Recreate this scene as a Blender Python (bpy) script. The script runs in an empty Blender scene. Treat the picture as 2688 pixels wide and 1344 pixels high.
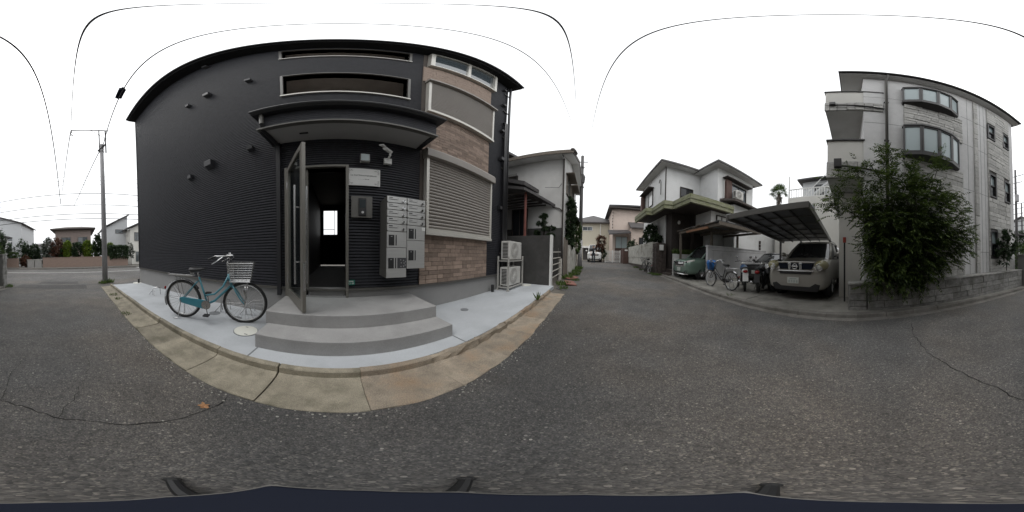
import bpy, bmesh, math, random
from mathutils import Vector, Matrix
random.seed(7)
R = math.radians
S = bpy.context.scene
COL = S.collection

# ------------------------------------------------------------------ camera
cam = bpy.data.cameras.new("camera")
cam.type = 'PANO'
try:
    cam.panorama_type = 'EQUIRECTANGULAR'
except Exception:
    cam.cycles.panorama_type = 'EQUIRECTANGULAR'
cam.clip_start = 0.01
cam.clip_end = 2000
camo = bpy.data.objects.new("camera", cam)
COL.objects.link(camo)
# street frame: +x runs up the alley (east), +y faces the dark apartment building
camo.matrix_world = (Matrix.Translation((0, 0, 1.2)) @ Matrix.Rotation(R(-1.4), 4, 'X')
                     @ Matrix.Rotation(R(-61.5), 4, 'Z') @ Matrix.Rotation(R(90), 4, 'X'))
S.camera = camo

# ------------------------------------------------------------------ world: bright overcast
SUN_EL, SUN_AZ = R(62), R(250)
wd = bpy.data.worlds.new("World")
S.world = wd
wd.use_nodes = True
nt = wd.node_tree
nt.nodes.clear()
sky = nt.nodes.new('ShaderNodeTexSky')
sky.sky_type = 'NISHITA'
sky.sun_disc = False
sky.sun_elevation = SUN_EL
sky.sun_rotation = SUN_AZ
sky.air_density = 1.0
sky.dust_density = 6.0
sky.ozone_density = 1.0
hs = nt.nodes.new('ShaderNodeHueSaturation')
hs.inputs['Saturation'].default_value = 0.07
mx = nt.nodes.new('ShaderNodeMix')          # the cloud layer: an even white over the clear sky
mx.data_type = 'RGBA'
mx.inputs['Factor'].default_value = 0.8
mx.inputs[7].default_value = (11.6, 11.8, 12.0, 1)
bg = nt.nodes.new('ShaderNodeBackground')
bg.inputs['Strength'].default_value = 0.1
wo = nt.nodes.new('ShaderNodeOutputWorld')
nt.links.new(sky.outputs[0], hs.inputs['Color'])
nt.links.new(hs.outputs[0], mx.inputs[6])
nt.links.new(mx.outputs[2], bg.inputs['Color'])
nt.links.new(bg.outputs[0], wo.inputs[0])

sun = bpy.data.lights.new("sun", 'SUN')
sun.energy = 0.6
sun.angle = R(35)
sun.color = (1.0, 0.97, 0.93)
suno = bpy.data.objects.new("sun", sun)
COL.objects.link(suno)
suno.rotation_euler = (R(90) - SUN_EL, 0, R(180) - SUN_AZ)
suno.location = (0, 0, 30)

S.view_settings.view_transform = 'Standard'
S.view_settings.look = 'None'
S.view_settings.exposure = 0.45
S.view_settings.gamma = 1.0
S.view_settings.use_curve_mapping = False
S.render.engine = 'CYCLES'
S.cycles.max_bounces = 6
S.cycles.diffuse_bounces = 3
S.cycles.glossy_bounces = 3
S.cycles.transmission_bounces = 4
S.cycles.transparent_max_bounces = 8
S.cycles.caustics_reflective = False
S.cycles.caustics_refractive = False

# ------------------------------------------------------------------ materials
def _nodes(m):
    m.use_nodes = True
    n = m.node_tree
    b = n.nodes.get('Principled BSDF')
    return n, b, n.links

def mat(name, col, rough=.6, var=.12, scale=3.0, bump=0.0, bscale=60.0, metal=0.0, spec=.5, rnd=0.0,
        stain=None, stain_scale=1.2, stain_amt=.5, stretch=None, coat=0.0, fine=.0):
    m = bpy.data.materials.new(name)
    n, b, L = _nodes(m)
    N = n.nodes
    tc = N.new('ShaderNodeNewGeometry')
    vec = tc.outputs['Position']
    if stretch:
        mp = N.new('ShaderNodeVectorMath'); mp.operation = 'MULTIPLY'
        mp.inputs[1].default_value = stretch
        L.new(vec, mp.inputs[0]); svec = mp.outputs[0]
    else:
        svec = vec
    no = N.new('ShaderNodeTexNoise'); no.inputs['Scale'].default_value = scale
    no.inputs['Detail'].default_value = 6; no.inputs['Roughness'].default_value = .65
    L.new(svec, no.inputs['Vector'])
    rp = N.new('ShaderNodeValToRGB')
    rp.color_ramp.elements[0].position = .3; rp.color_ramp.elements[1].position = .7
    c = Vector(col[:3])
    a0 = c * (1 - var); a1 = c * (1 + var)
    rp.color_ramp.elements[0].color = (*a0, 1); rp.color_ramp.elements[1].color = (*a1, 1)
    L.new(no.outputs['Fac'], rp.inputs['Fac'])
    out = rp.outputs['Color']
    if stain:
        n2 = N.new('ShaderNodeTexNoise'); n2.inputs['Scale'].default_value = stain_scale
        n2.inputs['Detail'].default_value = 5; n2.inputs['Roughness'].default_value = .6
        L.new(svec, n2.inputs['Vector'])
        r2 = N.new('ShaderNodeMapRange'); r2.inputs[1].default_value = .48; r2.inputs[2].default_value = .7
        r2.inputs[3].default_value = 0; r2.inputs[4].default_value = stain_amt
        L.new(n2.outputs['Fac'], r2.inputs[0])
        mxn = N.new('ShaderNodeMix'); mxn.data_type = 'RGBA'
        mxn.inputs[7].default_value = (*stain, 1)
        L.new(r2.outputs[0], mxn.inputs['Factor']); L.new(out, mxn.inputs[6])
        out = mxn.outputs[2]
    if fine:
        n4 = N.new('ShaderNodeTexNoise'); n4.inputs['Scale'].default_value = 180
        n4.inputs['Detail'].default_value = 2
        L.new(vec, n4.inputs['Vector'])
        r4 = N.new('ShaderNodeMapRange'); r4.inputs[1].default_value = .3; r4.inputs[2].default_value = .7
        r4.inputs[3].default_value = 1 - fine; r4.inputs[4].default_value = 1 + fine
        L.new(n4.outputs['Fac'], r4.inputs[0])
        v4 = N.new('ShaderNodeVectorMath'); v4.operation = 'SCALE'
        L.new(out, v4.inputs[0]); L.new(r4.outputs[0], v4.inputs['Scale'])
        out = v4.outputs[0]
    if rnd:
        oi = N.new('ShaderNodeObjectInfo')
        r3 = N.new('ShaderNodeMapRange'); r3.inputs[3].default_value = 1 - rnd; r3.inputs[4].default_value = 1 + rnd
        L.new(oi.outputs['Random'], r3.inputs[0])
        vm = N.new('ShaderNodeVectorMath'); vm.operation = 'SCALE'
        L.new(out, vm.inputs[0]); L.new(r3.outputs[0], vm.inputs['Scale'])
        out = vm.outputs[0]
    L.new(out, b.inputs['Base Color'])
    b.inputs['Roughness'].default_value = rough
    b.inputs['Metallic'].default_value = metal
    b.inputs['Specular IOR Level'].default_value = spec
    if coat:
        b.inputs['Coat Weight'].default_value = coat
        b.inputs['Coat Roughness'].default_value = .06
    if bump:
        nb = N.new('ShaderNodeTexNoise'); nb.inputs['Scale'].default_value = bscale
        nb.inputs['Detail'].default_value = 4
        L.new(vec, nb.inputs['Vector'])
        bp = N.new('ShaderNodeBump'); bp.inputs['Strength'].default_value = bump
        bp.inputs['Distance'].default_value = .02
        L.new(nb.outputs['Fac'], bp.inputs['Height']); L.new(bp.outputs[0], b.inputs['Normal'])
    return m

def leafmat(name, c0, c1, trans=.25):
    m = bpy.data.materials.new(name)
    n, b, L = _nodes(m)
    N = n.nodes
    geo = N.new('ShaderNodeNewGeometry')
    no = N.new('ShaderNodeTexNoise'); no.inputs['Scale'].default_value = 5; no.inputs['Detail'].default_value = 5
    no.inputs['Roughness'].default_value = .8
    L.new(geo.outputs['Position'], no.inputs['Vector'])
    ad = N.new('ShaderNodeMath'); ad.operation = 'MULTIPLY_ADD'
    ad.inputs[1].default_value = .45; ad.inputs[2].default_value = -.22
    L.new(geo.outputs['Random Per Island'], ad.inputs[0])
    a2 = N.new('ShaderNodeMath'); a2.operation = 'ADD'
    L.new(no.outputs['Fac'], a2.inputs[0]); L.new(ad.outputs[0], a2.inputs[1])
    rp = N.new('ShaderNodeValToRGB')
    rp.color_ramp.elements[0].position = .3; rp.color_ramp.elements[1].position = .75
    rp.color_ramp.elements[0].color = (*c0, 1); rp.color_ramp.elements[1].color = (*c1, 1)
    L.new(a2.outputs[0], rp.inputs['Fac'])
    L.new(rp.outputs[0], b.inputs['Base Color'])
    b.inputs['Roughness'].default_value = .55
    b.inputs['Specular IOR Level'].default_value = .35
    tr = N.new('ShaderNodeBsdfTranslucent')
    L.new(rp.outputs[0], tr.inputs['Color'])
    ms = N.new('ShaderNodeMixShader'); ms.inputs[0].default_value = trans
    o = N.get('Material Output')
    L.new(b.outputs[0], ms.inputs[1]); L.new(tr.outputs[0], ms.inputs[2]); L.new(ms.outputs[0], o.inputs[0])
    return m

def asphalt(name, tone=1.0, brown=.6):
    m = bpy.data.materials.new(name)
    n, b, L = _nodes(m)
    N = n.nodes
    geo = N.new('ShaderNodeNewGeometry'); P = geo.outputs['Position']
    vo = N.new('ShaderNodeTexVoronoi'); vo.inputs['Scale'].default_value = 150
    vo2 = N.new('ShaderNodeTexVoronoi'); vo2.inputs['Scale'].default_value = 42
    n1 = N.new('ShaderNodeTexNoise'); n1.inputs['Scale'].default_value = .55; n1.inputs['Detail'].default_value = 6
    n2 = N.new('ShaderNodeTexNoise'); n2.inputs['Scale'].default_value = 30; n2.inputs['Detail'].default_value = 3
    for q in (vo, vo2, n1, n2):
        L.new(P, q.inputs['Vector'])
    sep = N.new('ShaderNodeSeparateColor'); L.new(vo.outputs['Color'], sep.inputs[0])
    rp = N.new('ShaderNodeValToRGB'); cr = rp.color_ramp
    t = tone
    cr.elements[0].position = 0; cr.elements[0].color = (.036*t, .036*t, .037*t, 1)
    cr.elements[1].position = 1; cr.elements[1].color = (.125*t, .118*t, .108*t, 1)
    e = cr.elements.new(.55); e.color = (.062*t, .060*t, .058*t, 1)
    e = cr.elements.new(.84); e.color = (.075*t, .073*t, .070*t, 1)
    L.new(sep.outputs[0], rp.inputs['Fac'])
    # sparse larger pale stones
    sep2 = N.new('ShaderNodeSeparateColor'); L.new(vo2.outputs['Color'], sep2.inputs[0])
    g1 = N.new('ShaderNodeMath'); g1.operation = 'GREATER_THAN'; g1.inputs[1].default_value = .93
    L.new(sep2.outputs[1], g1.inputs[0])
    g2 = N.new('ShaderNodeMath'); g2.operation = 'LESS_THAN'; g2.inputs[1].default_value = .30
    L.new(vo2.outputs['Distance'], g2.inputs[0])
    g3 = N.new('ShaderNodeMath'); g3.operation = 'MULTIPLY'
    L.new(g1.outputs[0], g3.inputs[0]); L.new(g2.outputs[0], g3.inputs[1])
    mA = N.new('ShaderNodeMix'); mA.data_type = 'RGBA'; mA.inputs[7].default_value = (.15*t, .143*t, .132*t, 1)
    L.new(g3.outputs[0], mA.inputs['Factor']); L.new(rp.outputs[0], mA.inputs[6])
    # worn brownish patches
    r1 = N.new('ShaderNodeMapRange'); r1.inputs[1].default_value = .42; r1.inputs[2].default_value = .68
    r1.inputs[3].default_value = 0; r1.inputs[4].default_value = brown
    L.new(n1.outputs['Fac'], r1.inputs[0])
    mB = N.new('ShaderNodeMix'); mB.data_type = 'RGBA'; mB.blend_type = 'MULTIPLY'
    mB.inputs[7].default_value = (1.5, 1.28, 1.05, 1)
    L.new(r1.outputs[0], mB.inputs['Factor']); L.new(mA.outputs[2], mB.inputs[6])
    r2 = N.new('ShaderNodeMapRange'); r2.inputs[1].default_value = .25; r2.inputs[2].default_value = .75
    r2.inputs[3].default_value = .72; r2.inputs[4].default_value = 1.3
    L.new(n2.outputs['Fac'], r2.inputs[0])
    vm = N.new('ShaderNodeVectorMath'); vm.operation = 'SCALE'
    n5 = N.new('ShaderNodeTexNoise'); n5.inputs['Scale'].default_value = .22; n5.inputs['Detail'].default_value = 4
    n6 = N.new('ShaderNodeTexNoise'); n6.inputs['Scale'].default_value = 2.6; n6.inputs['Detail'].default_value = 5
    L.new(P, n5.inputs['Vector']); L.new(P, n6.inputs['Vector'])
    r5 = N.new('ShaderNodeMapRange'); r5.inputs[1].default_value = .35; r5.inputs[2].default_value = .65; r5.inputs[3].default_value = .72; r5.inputs[4].default_value = 1.22
    r6 = N.new('ShaderNodeMapRange'); r6.inputs[1].default_value = .3; r6.inputs[2].default_value = .7; r6.inputs[3].default_value = .84; r6.inputs[4].default_value = 1.16
    L.new(n5.outputs['Fac'], r5.inputs[0]); L.new(n6.outputs['Fac'], r6.inputs[0])
    k1 = N.new('ShaderNodeMath'); k1.operation = 'MULTIPLY'; k2 = N.new('ShaderNodeMath'); k2.operation = 'MULTIPLY'
    L.new(r5.outputs[0], k1.inputs[0]); L.new(r6.outputs[0], k1.inputs[1])
    L.new(k1.outputs[0], k2.inputs[0]); L.new(r2.outputs[0], k2.inputs[1])
    L.new(mB.outputs[2], vm.inputs[0]); L.new(k2.outputs[0], vm.inputs['Scale'])
    L.new(vm.outputs[0], b.inputs['Base Color'])
    b.inputs['Roughness'].default_value = .85
    bp = N.new('ShaderNodeBump'); bp.inputs['Strength'].default_value = .6; bp.inputs['Distance'].default_value = .006
    bp.invert = True
    L.new(vo.outputs['Distance'], bp.inputs['Height']); L.new(bp.outputs[0], b.inputs['Normal'])
    return m

def brickmat(name, c1, c2, mortar, scale, bw, bh, axis='yz'):
    m = bpy.data.materials.new(name)
    n, b, L = _nodes(m); N = n.nodes
    geo = N.new('ShaderNodeNewGeometry')
    sp = N.new('ShaderNodeSeparateXYZ'); cb = N.new('ShaderNodeCombineXYZ')
    L.new(geo.outputs['Position'], sp.inputs[0])
    L.new(sp.outputs[{'x': 0, 'y': 1}[axis[0]]], cb.inputs[0]); L.new(sp.outputs[2], cb.inputs[1])
    br = N.new('ShaderNodeTexBrick')
    br.inputs['Color1'].default_value = (*c1, 1); br.inputs['Color2'].default_value = (*c2, 1)
    br.inputs['Mortar'].default_value = (*mortar, 1); br.inputs['Scale'].default_value = scale
    br.inputs['Brick Width'].default_value = bw; br.inputs['Row Height'].default_value = bh
    br.inputs['Mortar Size'].default_value = .012
    L.new(cb.outputs[0], br.inputs['Vector']); L.new(br.outputs['Color'], b.inputs['Base Color'])
    b.inputs['Roughness'].default_value = .85
    return m

def glassmat(name, col, rough=.05, spec=.5):
    m = bpy.data.materials.new(name)
    n, b, L = _nodes(m)
    b.inputs['Base Color'].default_value = (*col, 1)
    b.inputs['Roughness'].default_value = rough
    b.inputs['Specular IOR Level'].default_value = spec
    return m

def clearglass(name, tint=(.9, .93, .93), fac=.82):
    m = bpy.data.materials.new(name)
    n, b, L = _nodes(m); N = n.nodes
    t = N.new('ShaderNodeBsdfTransparent'); t.inputs[0].default_value = (*tint, 1)
    b.inputs['Base Color'].default_value = (.02, .02, .02, 1); b.inputs['Roughness'].default_value = .03
    ms = N.new('ShaderNodeMixShader'); ms.inputs[0].default_value = fac
    L.new(b.outputs[0], ms.inputs[1]); L.new(t.outputs[0], ms.inputs[2])
    L.new(ms.outputs[0], N.get('Material Output').inputs[0])
    return m

M = {}
M['asphalt'] = asphalt('asphalt', 1.36, .5)
M['asphalt2'] = asphalt('cross_asphalt', 1.4, .2)
M['patch'] = asphalt('patch_asphalt', .8, .1)
M['soil'] = mat('soil', (.11, .10, .085), .95, .3, 4, .5, 40)
M['gutter'] = mat('gutter_concrete', (.255, .228, .175), .85, .28, 5, .35, 70, rnd=.14, stain=(.13, .12, .085), stain_scale=4.5, stain_amt=.8, fine=.28)
M['gutter_o'] = mat('stained_gutter_concrete', (.29, .245, .19), .85, .3, 6, .5, 60, rnd=.14, stain=(.26, .165, .095), stain_scale=3.0, stain_amt=.7, fine=.32)
M['kerb_rough'] = mat('broken_kerb', (.30, .25, .19), .95, .45, 22, .9, 60, rnd=.1, fine=.4)
M['gutter_g'] = mat('grey_gutter_concrete', (.17, .16, .145), .9, .25, 5, .35, 70, rnd=.15, stain=(.09, .085, .07), stain_scale=2, stain_amt=.7, fine=.25)
M['pad'] = mat('new_concrete', (.45, .47, .49), .8, .07, 2.3, .12, 90, stain=(.33, .345, .36), stain_scale=1.3, stain_amt=.65, fine=.09)
M['drive'] = mat('old_drive_concrete', (.25, .24, .215), .9, .2, 2.2, .3, 60, stain=(.13, .125, .11), stain_scale=1.6, stain_amt=.8, fine=.15)
M['mortar'] = mat('step_mortar', (.335, .33, .325), .85, .09, 2.5, .12, 70, stain=(.24, .236, .23), stain_scale=2.2, stain_amt=.6, fine=.1)
M['found'] = mat('foundation_render', (.30, .295, .29), .85, .06, 2.0, .1, 60, stain=(.24, .24, .235), stain_scale=1.3, stain_amt=.5)
M['siding'] = mat('charcoal_siding', (.038, .039, .047), .62, .22, 9, spec=.4, fine=.25, stain=(.046, .047, .054), stain_scale=.6, stain_amt=.5)
M['siding_back'] = mat('charcoal_joint', (.012, .012, .013), .9)
M['brick'] = mat('tan_brick', (.30, .225, .18), .8, .18, 14, .3, 60, rnd=.3, fine=.15)
M['brick_joint'] = mat('brick_joint', (.09, .075, .065), .9)
M['shutter'] = mat('shutter_metal', (.30, .272, .245), .45, .05, 2, spec=.5)
M['alu'] = mat('pale_aluminium', (.62, .60, .55), .35, .05, 2, metal=.25)
M['alu_dk'] = mat('bronze_aluminium', (.13, .125, .115), .4, .06, 2, metal=.3)
M['doorframe'] = mat('door_bronze', (.19, .18, .16), .4, .06, 2, metal=.3)
M['black'] = mat('black_plastic', (.018, .018, .019), .5, .1)
M['blacksheet'] = mat('black_sheet_metal', (.022, .022, .025), .4, .1)
M['soffit'] = mat('soffit_board', (.36, .355, .35), .8, .04)
M['steel'] = mat('steel', (.55, .55, .55), .25, .05, metal=.9)
M['chrome'] = mat('chrome', (.75, .75, .75), .12, .02, metal=1)
M['mailbox'] = mat('brushed_steel', (.50, .50, .49), .38, .05, 3, metal=.45, stretch=(1, 1, 14))
M['white'] = mat('white_paint', (.74, .74, .72), .6, .05)
M['signw'] = mat('sign_white', (.72, .72, .70), .45, .03)
M['ink'] = mat('ink', (.05, .05, .055), .6)
M['inkpale'] = mat('pale_ink', (.25, .25, .25), .6)
M['green_plate'] = mat('green_plate', (.02, .16, .12), .4)
M['screen'] = glassmat('dark_screen', (.02, .03, .035), .1)
M['acwhite'] = mat('ac_white', (.60, .59, .56), .5, .05, 3)
M['acgrille'] = mat('ac_grille', (.36, .35, .335), .6)
M['stand'] = mat('galvanised_stand', (.46, .45, .42), .5, .12, 12, metal=.2)
M['glass_dk'] = glassmat('dark_glass', (.015, .017, .02), .06)
M['glass_car'] = glassmat('tinted_car_glass', (.035, .038, .04), .05, .9)
M['glass_win'] = glassmat('window_glass', (.07, .085, .095), .04, .9)
M['glass_frost'] = glassmat('frosted_glass', (.40, .48, .49), .25, .6)
M['glass_bright'] = glassmat('curtained_glass', (.55, .56, .55), .12, .7)
M['glass_clear'] = clearglass('clear_glass')
M['car_glass'] = clearglass('car_glass', (.55, .6, .6), .55)
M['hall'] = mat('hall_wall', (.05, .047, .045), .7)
M['hall_brown'] = mat('corridor_wall', (.55, .50, .46), .8)
M['doorgrey'] = mat('flat_door', (.11, .11, .12), .5)
M['teal'] = mat('teal_paint', (.05, .23, .29), .35, .06, spec=.6, coat=.4)
M['rubber'] = mat('rubber', (.02, .02, .02), .75, .15)
M['rubber_grey'] = mat('dusty_rubber', (.05, .05, .05), .85, .2)
M['saddle'] = mat('saddle_vinyl', (.015, .015, .016), .45)
M['lidwhite'] = mat('pale_lid', (.66, .66, .60), .6, .05)
M['lidgrey'] = mat('grey_lid', (.20, .21, .22), .5, .1)
M['clad'] = mat('pale_cladding', (.70, .695, .685), .85, .06, 6, .2, 80, stain=(.61, .605, .595), stain_scale=.8, stain_amt=.6, fine=.1)
M['clad_joint'] = mat('cladding_joint', (.30, .30, .295), .9)
M['stone'] = mat('split_stone', (.52, .51, .485), .9, .22, 9, .8, 22, rnd=.16, fine=.2)
M['stone_dk'] = mat('planter_stone', (.30, .295, .28), .95, .3, 8, .9, 22, rnd=.2, stain=(.11, .11, .09), stain_scale=2.5, stain_amt=.7, fine=.2)
M['stone_joint'] = mat('stone_joint', (.20, .197, .187), .95)
M['cream'] = mat('cream_render', (.68, .665, .62), .85, .05, 1.5, .1, 60)
M['bronze'] = mat('bronze_frame', (.045, .042, .042), .4, .1, metal=.2)
M['roofdk'] = mat('dark_roof', (.045, .043, .045), .6, .2, 10)
M['stucco'] = mat('white_stucco', (.72, .725, .72), .9, .05, 1.2, .25, 60, stain=(.50, .50, .48), stain_scale=.9, stain_amt=.5)
M['stucco2'] = mat('grey_white_stucco', (.58, .575, .56), .9, .07, 1.2, .25, 60, stain=(.44, .43, .41), stain_scale=.9, stain_amt=.6)
M['moss'] = mat('mossy_fascia', (.27, .275, .19), .9, .25, 4, .4, 40, stain=(.17, .19, .07), stain_scale=2.2, stain_amt=.9, stretch=(1, 1, 3))
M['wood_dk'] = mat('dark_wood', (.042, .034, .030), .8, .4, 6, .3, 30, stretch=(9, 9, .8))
M['wood'] = mat('weathered_wood', (.17, .145, .12), .85, .35, 6, .4, 40, stretch=(6, 6, 1))
M['redwood'] = mat('red_post_wood', (.20, .07, .055), .7, .2)
M['tile'] = mat('roof_tile', (.075, .07, .07), .7, .25, 9, .5, 25)
M['tilebrown'] = mat('brown_roof_tile', (.085, .07, .062), .75, .25, 9, .5, 25)
M['blockwall'] = mat('grey_block_wall', (.58, .58, .59), .9, .08, 2, .2, 60, stain=(.33, .33, .33), stain_scale=1.1, stain_amt=.6)
M['darkwall'] = mat('dark_stained_wall', (.06, .058, .056), .9, .25, 2.5, .3, 50, stain=(.04, .04, .037), stain_scale=1.3, stain_amt=.8)
M['oldwhite'] = mat('stained_white_wall', (.50, .49, .45), .9, .12, 4, .3, 50, stain=(.20, .18, .14), stain_scale=2.2, stain_amt=.8)
M['darkstone'] = mat('dark_stone_post', (.06, .048, .042), .9, .5, 7, .8, 25)
M['brownwall'] = mat('brown_wall', (.10, .06, .05), .85, .2)
M['pink'] = mat('pink_render', (.60, .50, .44), .9, .05)
M['beige'] = mat('beige_siding', (.46, .43, .35), .8, .06, stretch=(8, 8, .3))
M['polycarb'] = mat('smoky_roof_sheet', (.10, .105, .11), .35, .15, 2)
M['carbronze'] = mat('bronze_paint', (.36, .345, .31), .3, .05, 2, metal=.3, coat=.6)
M['cargreen'] = mat('green_metal_paint', (.17, .25, .205), .3, .05, 2, metal=.35, coat=.7)
M['carblack'] = mat('black_car_paint', (.02, .02, .022), .25, .05, 2, coat=.7)
M['carwhite'] = mat('white_car_paint', (.66, .66, .65), .3, .04, 2, coat=.5)
M['plate'] = mat('plate_white', (.62, .64, .60), .5, .05)
M['platemark'] = mat('plate_mark', (.40, .44, .41), .5)
M['lens'] = glassmat('lamp_lens', (.72, .72, .68), .08, .8)
M['lens_y'] = glassmat('aged_lamp_lens', (.40, .37, .22), .1, .7)
M['redlens'] = glassmat('red_lens', (.30, .015, .015), .15)
M['bluebag'] = mat('blue_cover', (.02, .16, .50), .45, .15, 12, .3, 25)
M['blueplastic'] = mat('blue_plastic', (.03, .09, .20), .4)
M['navy'] = mat('navy_body', (.010, .013, .024), .8, .1, spec=.2)
M['pole'] = mat('pole_concrete', (.36, .355, .36), .85, .1, 3)
M['pole_dk'] = mat('pole_dark', (.07, .068, .068), .8, .15, 3)
M['wire'] = mat('cable_black', (.03, .03, .034), .7)
M['wiregrey'] = mat('cable_grey', (.25, .25, .26), .7)
M['bwall'] = brickmat('pink_brick_wall', (.30, .20, .16), (.25, .165, .135), (.30, .25, .21), 1.0, .24, .07, 'yz')
M['hazewhite'] = mat('far_white_wall', (.55, .56, .57), .9, .05)
M['hazebrown'] = mat('far_brown_wall', (.26, .21, .19), .9, .1)
M['paintline'] = mat('road_paint', (.62, .62, .60), .8, .15, 20)
M['skin'] = mat('skin', (.42, .26, .19), .6)
M['shirt'] = mat('dark_shirt', (.02, .021, .026), .85, .2, 20)
M['jeans'] = mat('dark_jeans', (.022, .026, .038), .85, .2, 20)
M['hair'] = mat('dark_hair', (.012, .011, .011), .6)
M['bag'] = mat('white_bag', (.62, .62, .62), .5)
M['redslab'] = mat('red_slab', (.22, .10, .08), .9, .25, 6, .3, 40)
M['crackdark'] = mat('crack_soil', (.018, .017, .016), 1)
M['dryleaf'] = mat('dry_leaf', (.36, .19, .09), .8, .2, 30)
M['pebble'] = mat('pebble', (.30, .29, .26), .9, .4, 40)
M['bark'] = mat('bark', (.06, .05, .04), .95, .3, 20, .5, 40)
M['leaf_main'] = leafmat('shrub_leaf', (.017, .036, .009), (.145, .205, .05), .3)
M['leaf_dark'] = leafmat('dark_leaf', (.016, .032, .014), (.045, .075, .03), .2)
M['leaf_mid'] = leafmat('mid_leaf', (.03, .06, .016), (.085, .13, .035), .25)
M['leaf_yellow'] = leafmat('golden_conifer_leaf', (.07, .12, .015), (.20, .27, .03), .25)
M['leaf_red'] = leafmat('rusty_leaf', (.06, .03, .02), (.16, .08, .05), .25)
M['leaf_grey'] = leafmat('grey_leaf', (.05, .06, .045), (.12, .14, .11), .25)
M['weed'] = leafmat('weed_leaf', (.05, .09, .02), (.13, .19, .05), .3)
M['orange'] = mat('orange_sheet', (.26, .13, .07), .7, .2)
M['redrefl'] = mat('red_reflector', (.45, .06, .04), .4)

# ------------------------------------------------------------------ geometry helpers
LOCAL = set()

def root_of(o):
    while o.parent:
        o = o.parent
    return o

def woff(o):
    t = Vector((0, 0, 0))
    while o:
        t += o.location
        o = o.parent
    return t

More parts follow.
